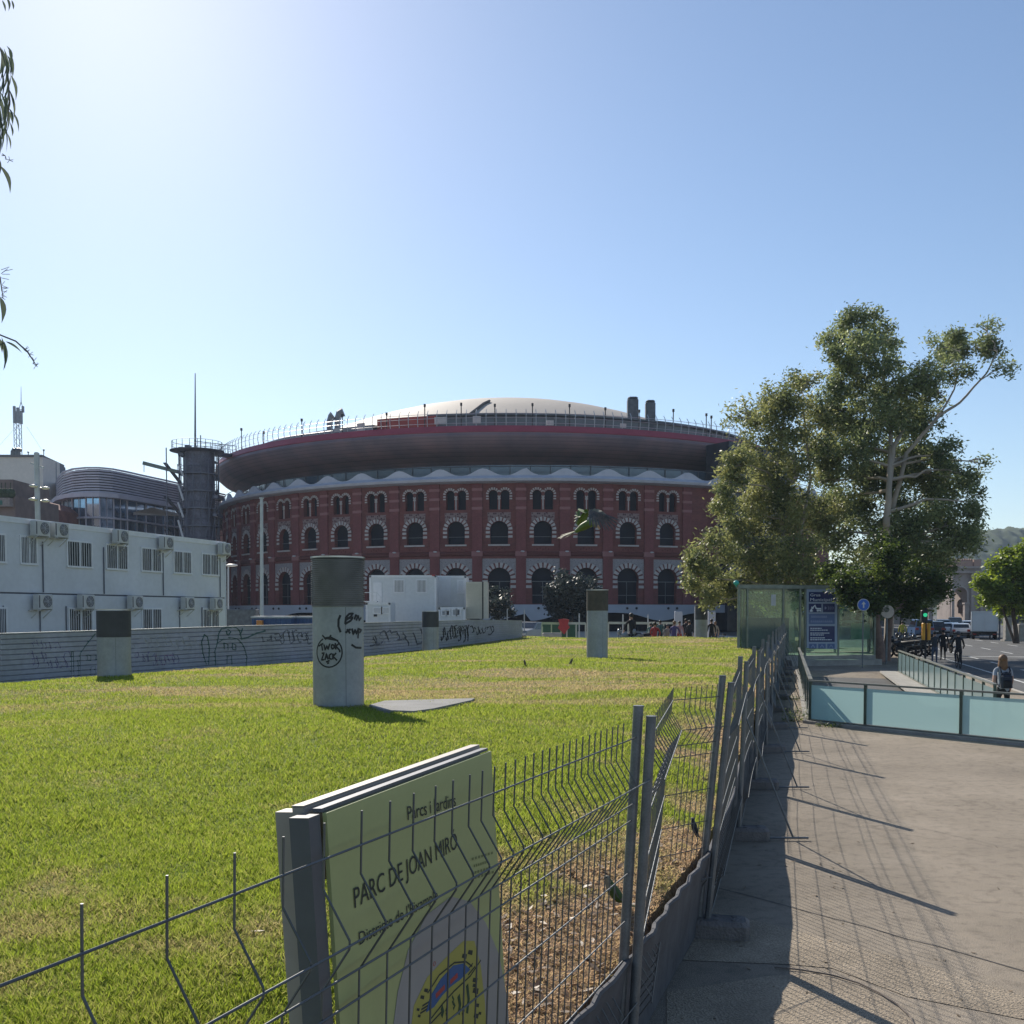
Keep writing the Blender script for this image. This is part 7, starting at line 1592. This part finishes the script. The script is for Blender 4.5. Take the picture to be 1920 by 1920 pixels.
# ---------------------------------------------------------------- parakeets
m_grn = M('parakeet_green', (.12,.17,.045), .6, var=.25, scale=40); m_gry = M('parakeet_grey', (.22,.20,.15), .7, var=.15, scale=40); m_flt = M('flight_feather', (.06,.075,.08), .55, var=.2, scale=50, col2=(.13,.10,.09)); m_beak = M('beak', (.45,.28,.16), .4)
# flying one
BY = 6.7; fb = thing('flying_parakeet', 'green parakeet flying low over the lawn with spread wings in front of the arena', 'bird', P(1098,985,BY))
ORG[fb.name] = Vector(P(1098,985,BY))
def BPt(x, y, dy=0.): return P(x, y, BY+dy)
sk = [(BPt(1078,998,.02), .011), (BPt(1088,991,0), .019), (BPt(1098,985,-.02), .028), (BPt(1106,981,-.04), .031), (BPt(1113,980,-.07), .024), (BPt(1118,984,-.10), .021), (BPt(1121,987,-.115), .012)]
ob = skinned('body', [((p-P(1098,985,BY))[:], r_) for p, r_ in sk], [(i, i+1) for i in range(6)], [m_grn, m_gry], lambda c, i: 1 if i >= 5 else 0, fb, 2, 2)
g = MB(); g.tube([BPt(1121,987,-.115), BPt(1124,990,-.13), BPt(1123,993,-.132)], [.010,.008,.002], 8); g.build('beak', m_beak, fb, smooth=True)
def feather(g, a, b, w_, n, th=.0012):
    a = V3(a); b = V3(b); d = (b-a); s = d.cross(n).normalized()*w_/2; vs = []; k = 6
    for i in range(k+1):
        t = i/k; wv_ = (math.sin(math.pi*(.12+.80*t)))**.6; c = a+d*t-n*(.06*d.length*t*t); vs += [c-s*wv_, c+n*th, c+s*wv_]
    g.add(vs, [(3*i, 3*i+1, 3*i+4, 3*i+3) for i in range(k)]+[(3*i+1, 3*i+2, 3*i+5, 3*i+4) for i in range(k)])
tail = MB(); vN = V3((.2,-.4,.9)).normalized()
for k, (x, y) in enumerate(((1046,1007),(1050,1008),(1055,1006),(1060,1007),(1052,1002),(1064,1005))): feather(tail, BPt(1082,995,.01), BPt(x, y, .05+.004*k), .016, vN)
tail.build('tail', m_grn, fb)
def wing(pivots, tips, covs, mat, nrm, name):
    g = MB()
    for (a, b) in zip(pivots, tips): feather(g, a, b, .0125 if name == 'r' else .018, nrm)
    g.build('wing', mat, fb)
    g = MB(); 
    for (a, b, w_) in covs: feather(g, a, b, w_, nrm)
    g.build('wing_coverts', m_gry if name == 'r' else m_grn, fb)
pv = [BPt(1106+i*2.7, 955+i*1.0, -.16-.012*i) for i in range(10)]
tp_ = [BPt(x, y, -.26-.01*i) for i, (x, y) in enumerate(((1106,985),(1112,987),(1119,988),(1127,991),(1135,993),(1142,994),(1149,992),(1154,987),(1158,981),(1160,974)))]
nr = V3((-.25,-.85,.45)).normalized(); wing(pv, tp_, [(BPt(1104,962,-.10), BPt(1128,958,-.2), .03), (BPt(1106,957,-.12), BPt(1122,975,-.17), .05), (BPt(1112,955,-.14), BPt(1132,976,-.2), .045), (BPt(1118,956,-.15), BPt(1140,972,-.22), .035)], m_flt, nr, 'r')
pv = [BPt(1098-i*1.6, 957+i*2.2, .06+.01*i) for i in range(9)]; tp_ = [BPt(x, y, .14+.01*i) for i, (x, y) in enumerate(((1092,986),(1087,986),(1083,985),(1080,982),(1077,977),(1077,971),(1078,965),(1081,958),(1086,952)))]
wing(pv, tp_, [(BPt(1100,962,.0), BPt(1085,953,.08), .03), (BPt(1101,960,0), BPt(1088,974,.1), .045), (BPt(1100,955,.02), BPt(1094,978,.07), .04)], m_grn, V3((.2,-.85,.5)).normalized(), 'l')
# standing one behind the nearest fence panel
gb0 = PZ(1152,1648,.80); gb0.z = zl(gb0.x, gb0.y); s_ = 1.0
def standing_bird(loc, rz, label, name, m1, m2, sc_=1., tail_l=.12):
    root = thing(name, label, 'bird', loc, rz); root.scale = (sc_,)*3
    sk = [((.055,0,.045), .018), ((.03,0,.065), .030), ((0,0,.10), .036), ((-.025,0,.14), .030), ((-.038,0,.172), .022), ((-.046,0,.192), .021), ((-.066,0,.190), .011)]
    skinned('body', sk, [(i, i+1) for i in range(6)], [m1, m2], lambda c, i: 1 if (c[0] < -.03 and c[2] > .12) else 0, root, 2, 2)
    g = MB()
    for k in range(5): feather(g, (.04,(k-2)*.006,.055), (.04+tail_l,(k-2)*.008,.0), .016, V3((0,0,1)))
    g.build('tail', m1, root, world=False)
    for s in (-1, 1):
        g = MB()
        for k in range(6): feather(g, (-.015+.004*k, s*.032, .135-.008*k), (.065+.006*k, s*.018, .045-.003*k), .026, V3((0,s,.3)).normalized())
        g.build('wing', m_flt, root, world=False)
    g = MB(); g.tube([(-.072,0,.190),(-.083,0,.184),(-.082,0,.174)], [.009,.006,.001], 8); g.build('beak', m_beak, root, world=False)
    g = MB()
    for s in (-1, 1): g.tube([(.0,s*.014,.07),(-.005,s*.014,.0)], .004, 5); g.tube([(-.025,s*.014,.003),(.01,s*.014,.003)], .003, 4)
    g.build('legs', m_beak, root, world=False)
    g = MB()
    for s in (-1, 1): g.sphere((-.056, s*.018, .197), .0045, 8, 6)
    g.build('eyes', m_black, root, world=False)
    return root
standing_bird(gb0, .25, 'green parakeet standing on the dry grass behind the nearest fence panel', 'parakeet', M('parakeet_green_dark', (.045,.085,.02), .6, var=.3, scale=40), m_gry, 1.05)
g2 = PZ(1302,1512,.82); g2.z = zl(g2.x, g2.y)
standing_bird(g2, -1.3, 'small dark bird on the bare earth behind the buckled fence panel', 'small_bird', M('dark_feather', (.025,.025,.025), .6, var=.3, scale=40), m_gry, .72, .07)
q = PZ(983,1256,.8)
for k, (x, y) in enumerate(((984,1255),(1071,1252))):
    q = PZ(x, y, .78); q.z = zl(q.x, q.y); standing_bird(q, 1.2+k, ['dark pigeon left of the middle column on the far grass', 'dark pigeon nearest the foot of the middle column'][k], 'pigeon', m_flt, m_flt, 1.0, .1)
# ---------------------------------------------------------------- haze
mh = bpy.data.materials.new('haze_air'); mh.use_nodes = True; t = mh.node_tree; t.nodes.remove(t.nodes['Principled BSDF']); pv_ = t.nodes.new('ShaderNodeVolumePrincipled')
pv_.inputs['Color'].default_value = (.66,.80,1,1); pv_.inputs['Density'].default_value = HAZE; pv_.inputs['Anisotropy'].default_value = .2; t.links.new(pv_.outputs[0], t.nodes['Material Output'].inputs['Volume'])
if HAZE > 0:
    g = MB(); g.box(-700, 1300, -80, 1400, -5, 135); hz = g.build('haze', mh); kind(hz, 'stuff')
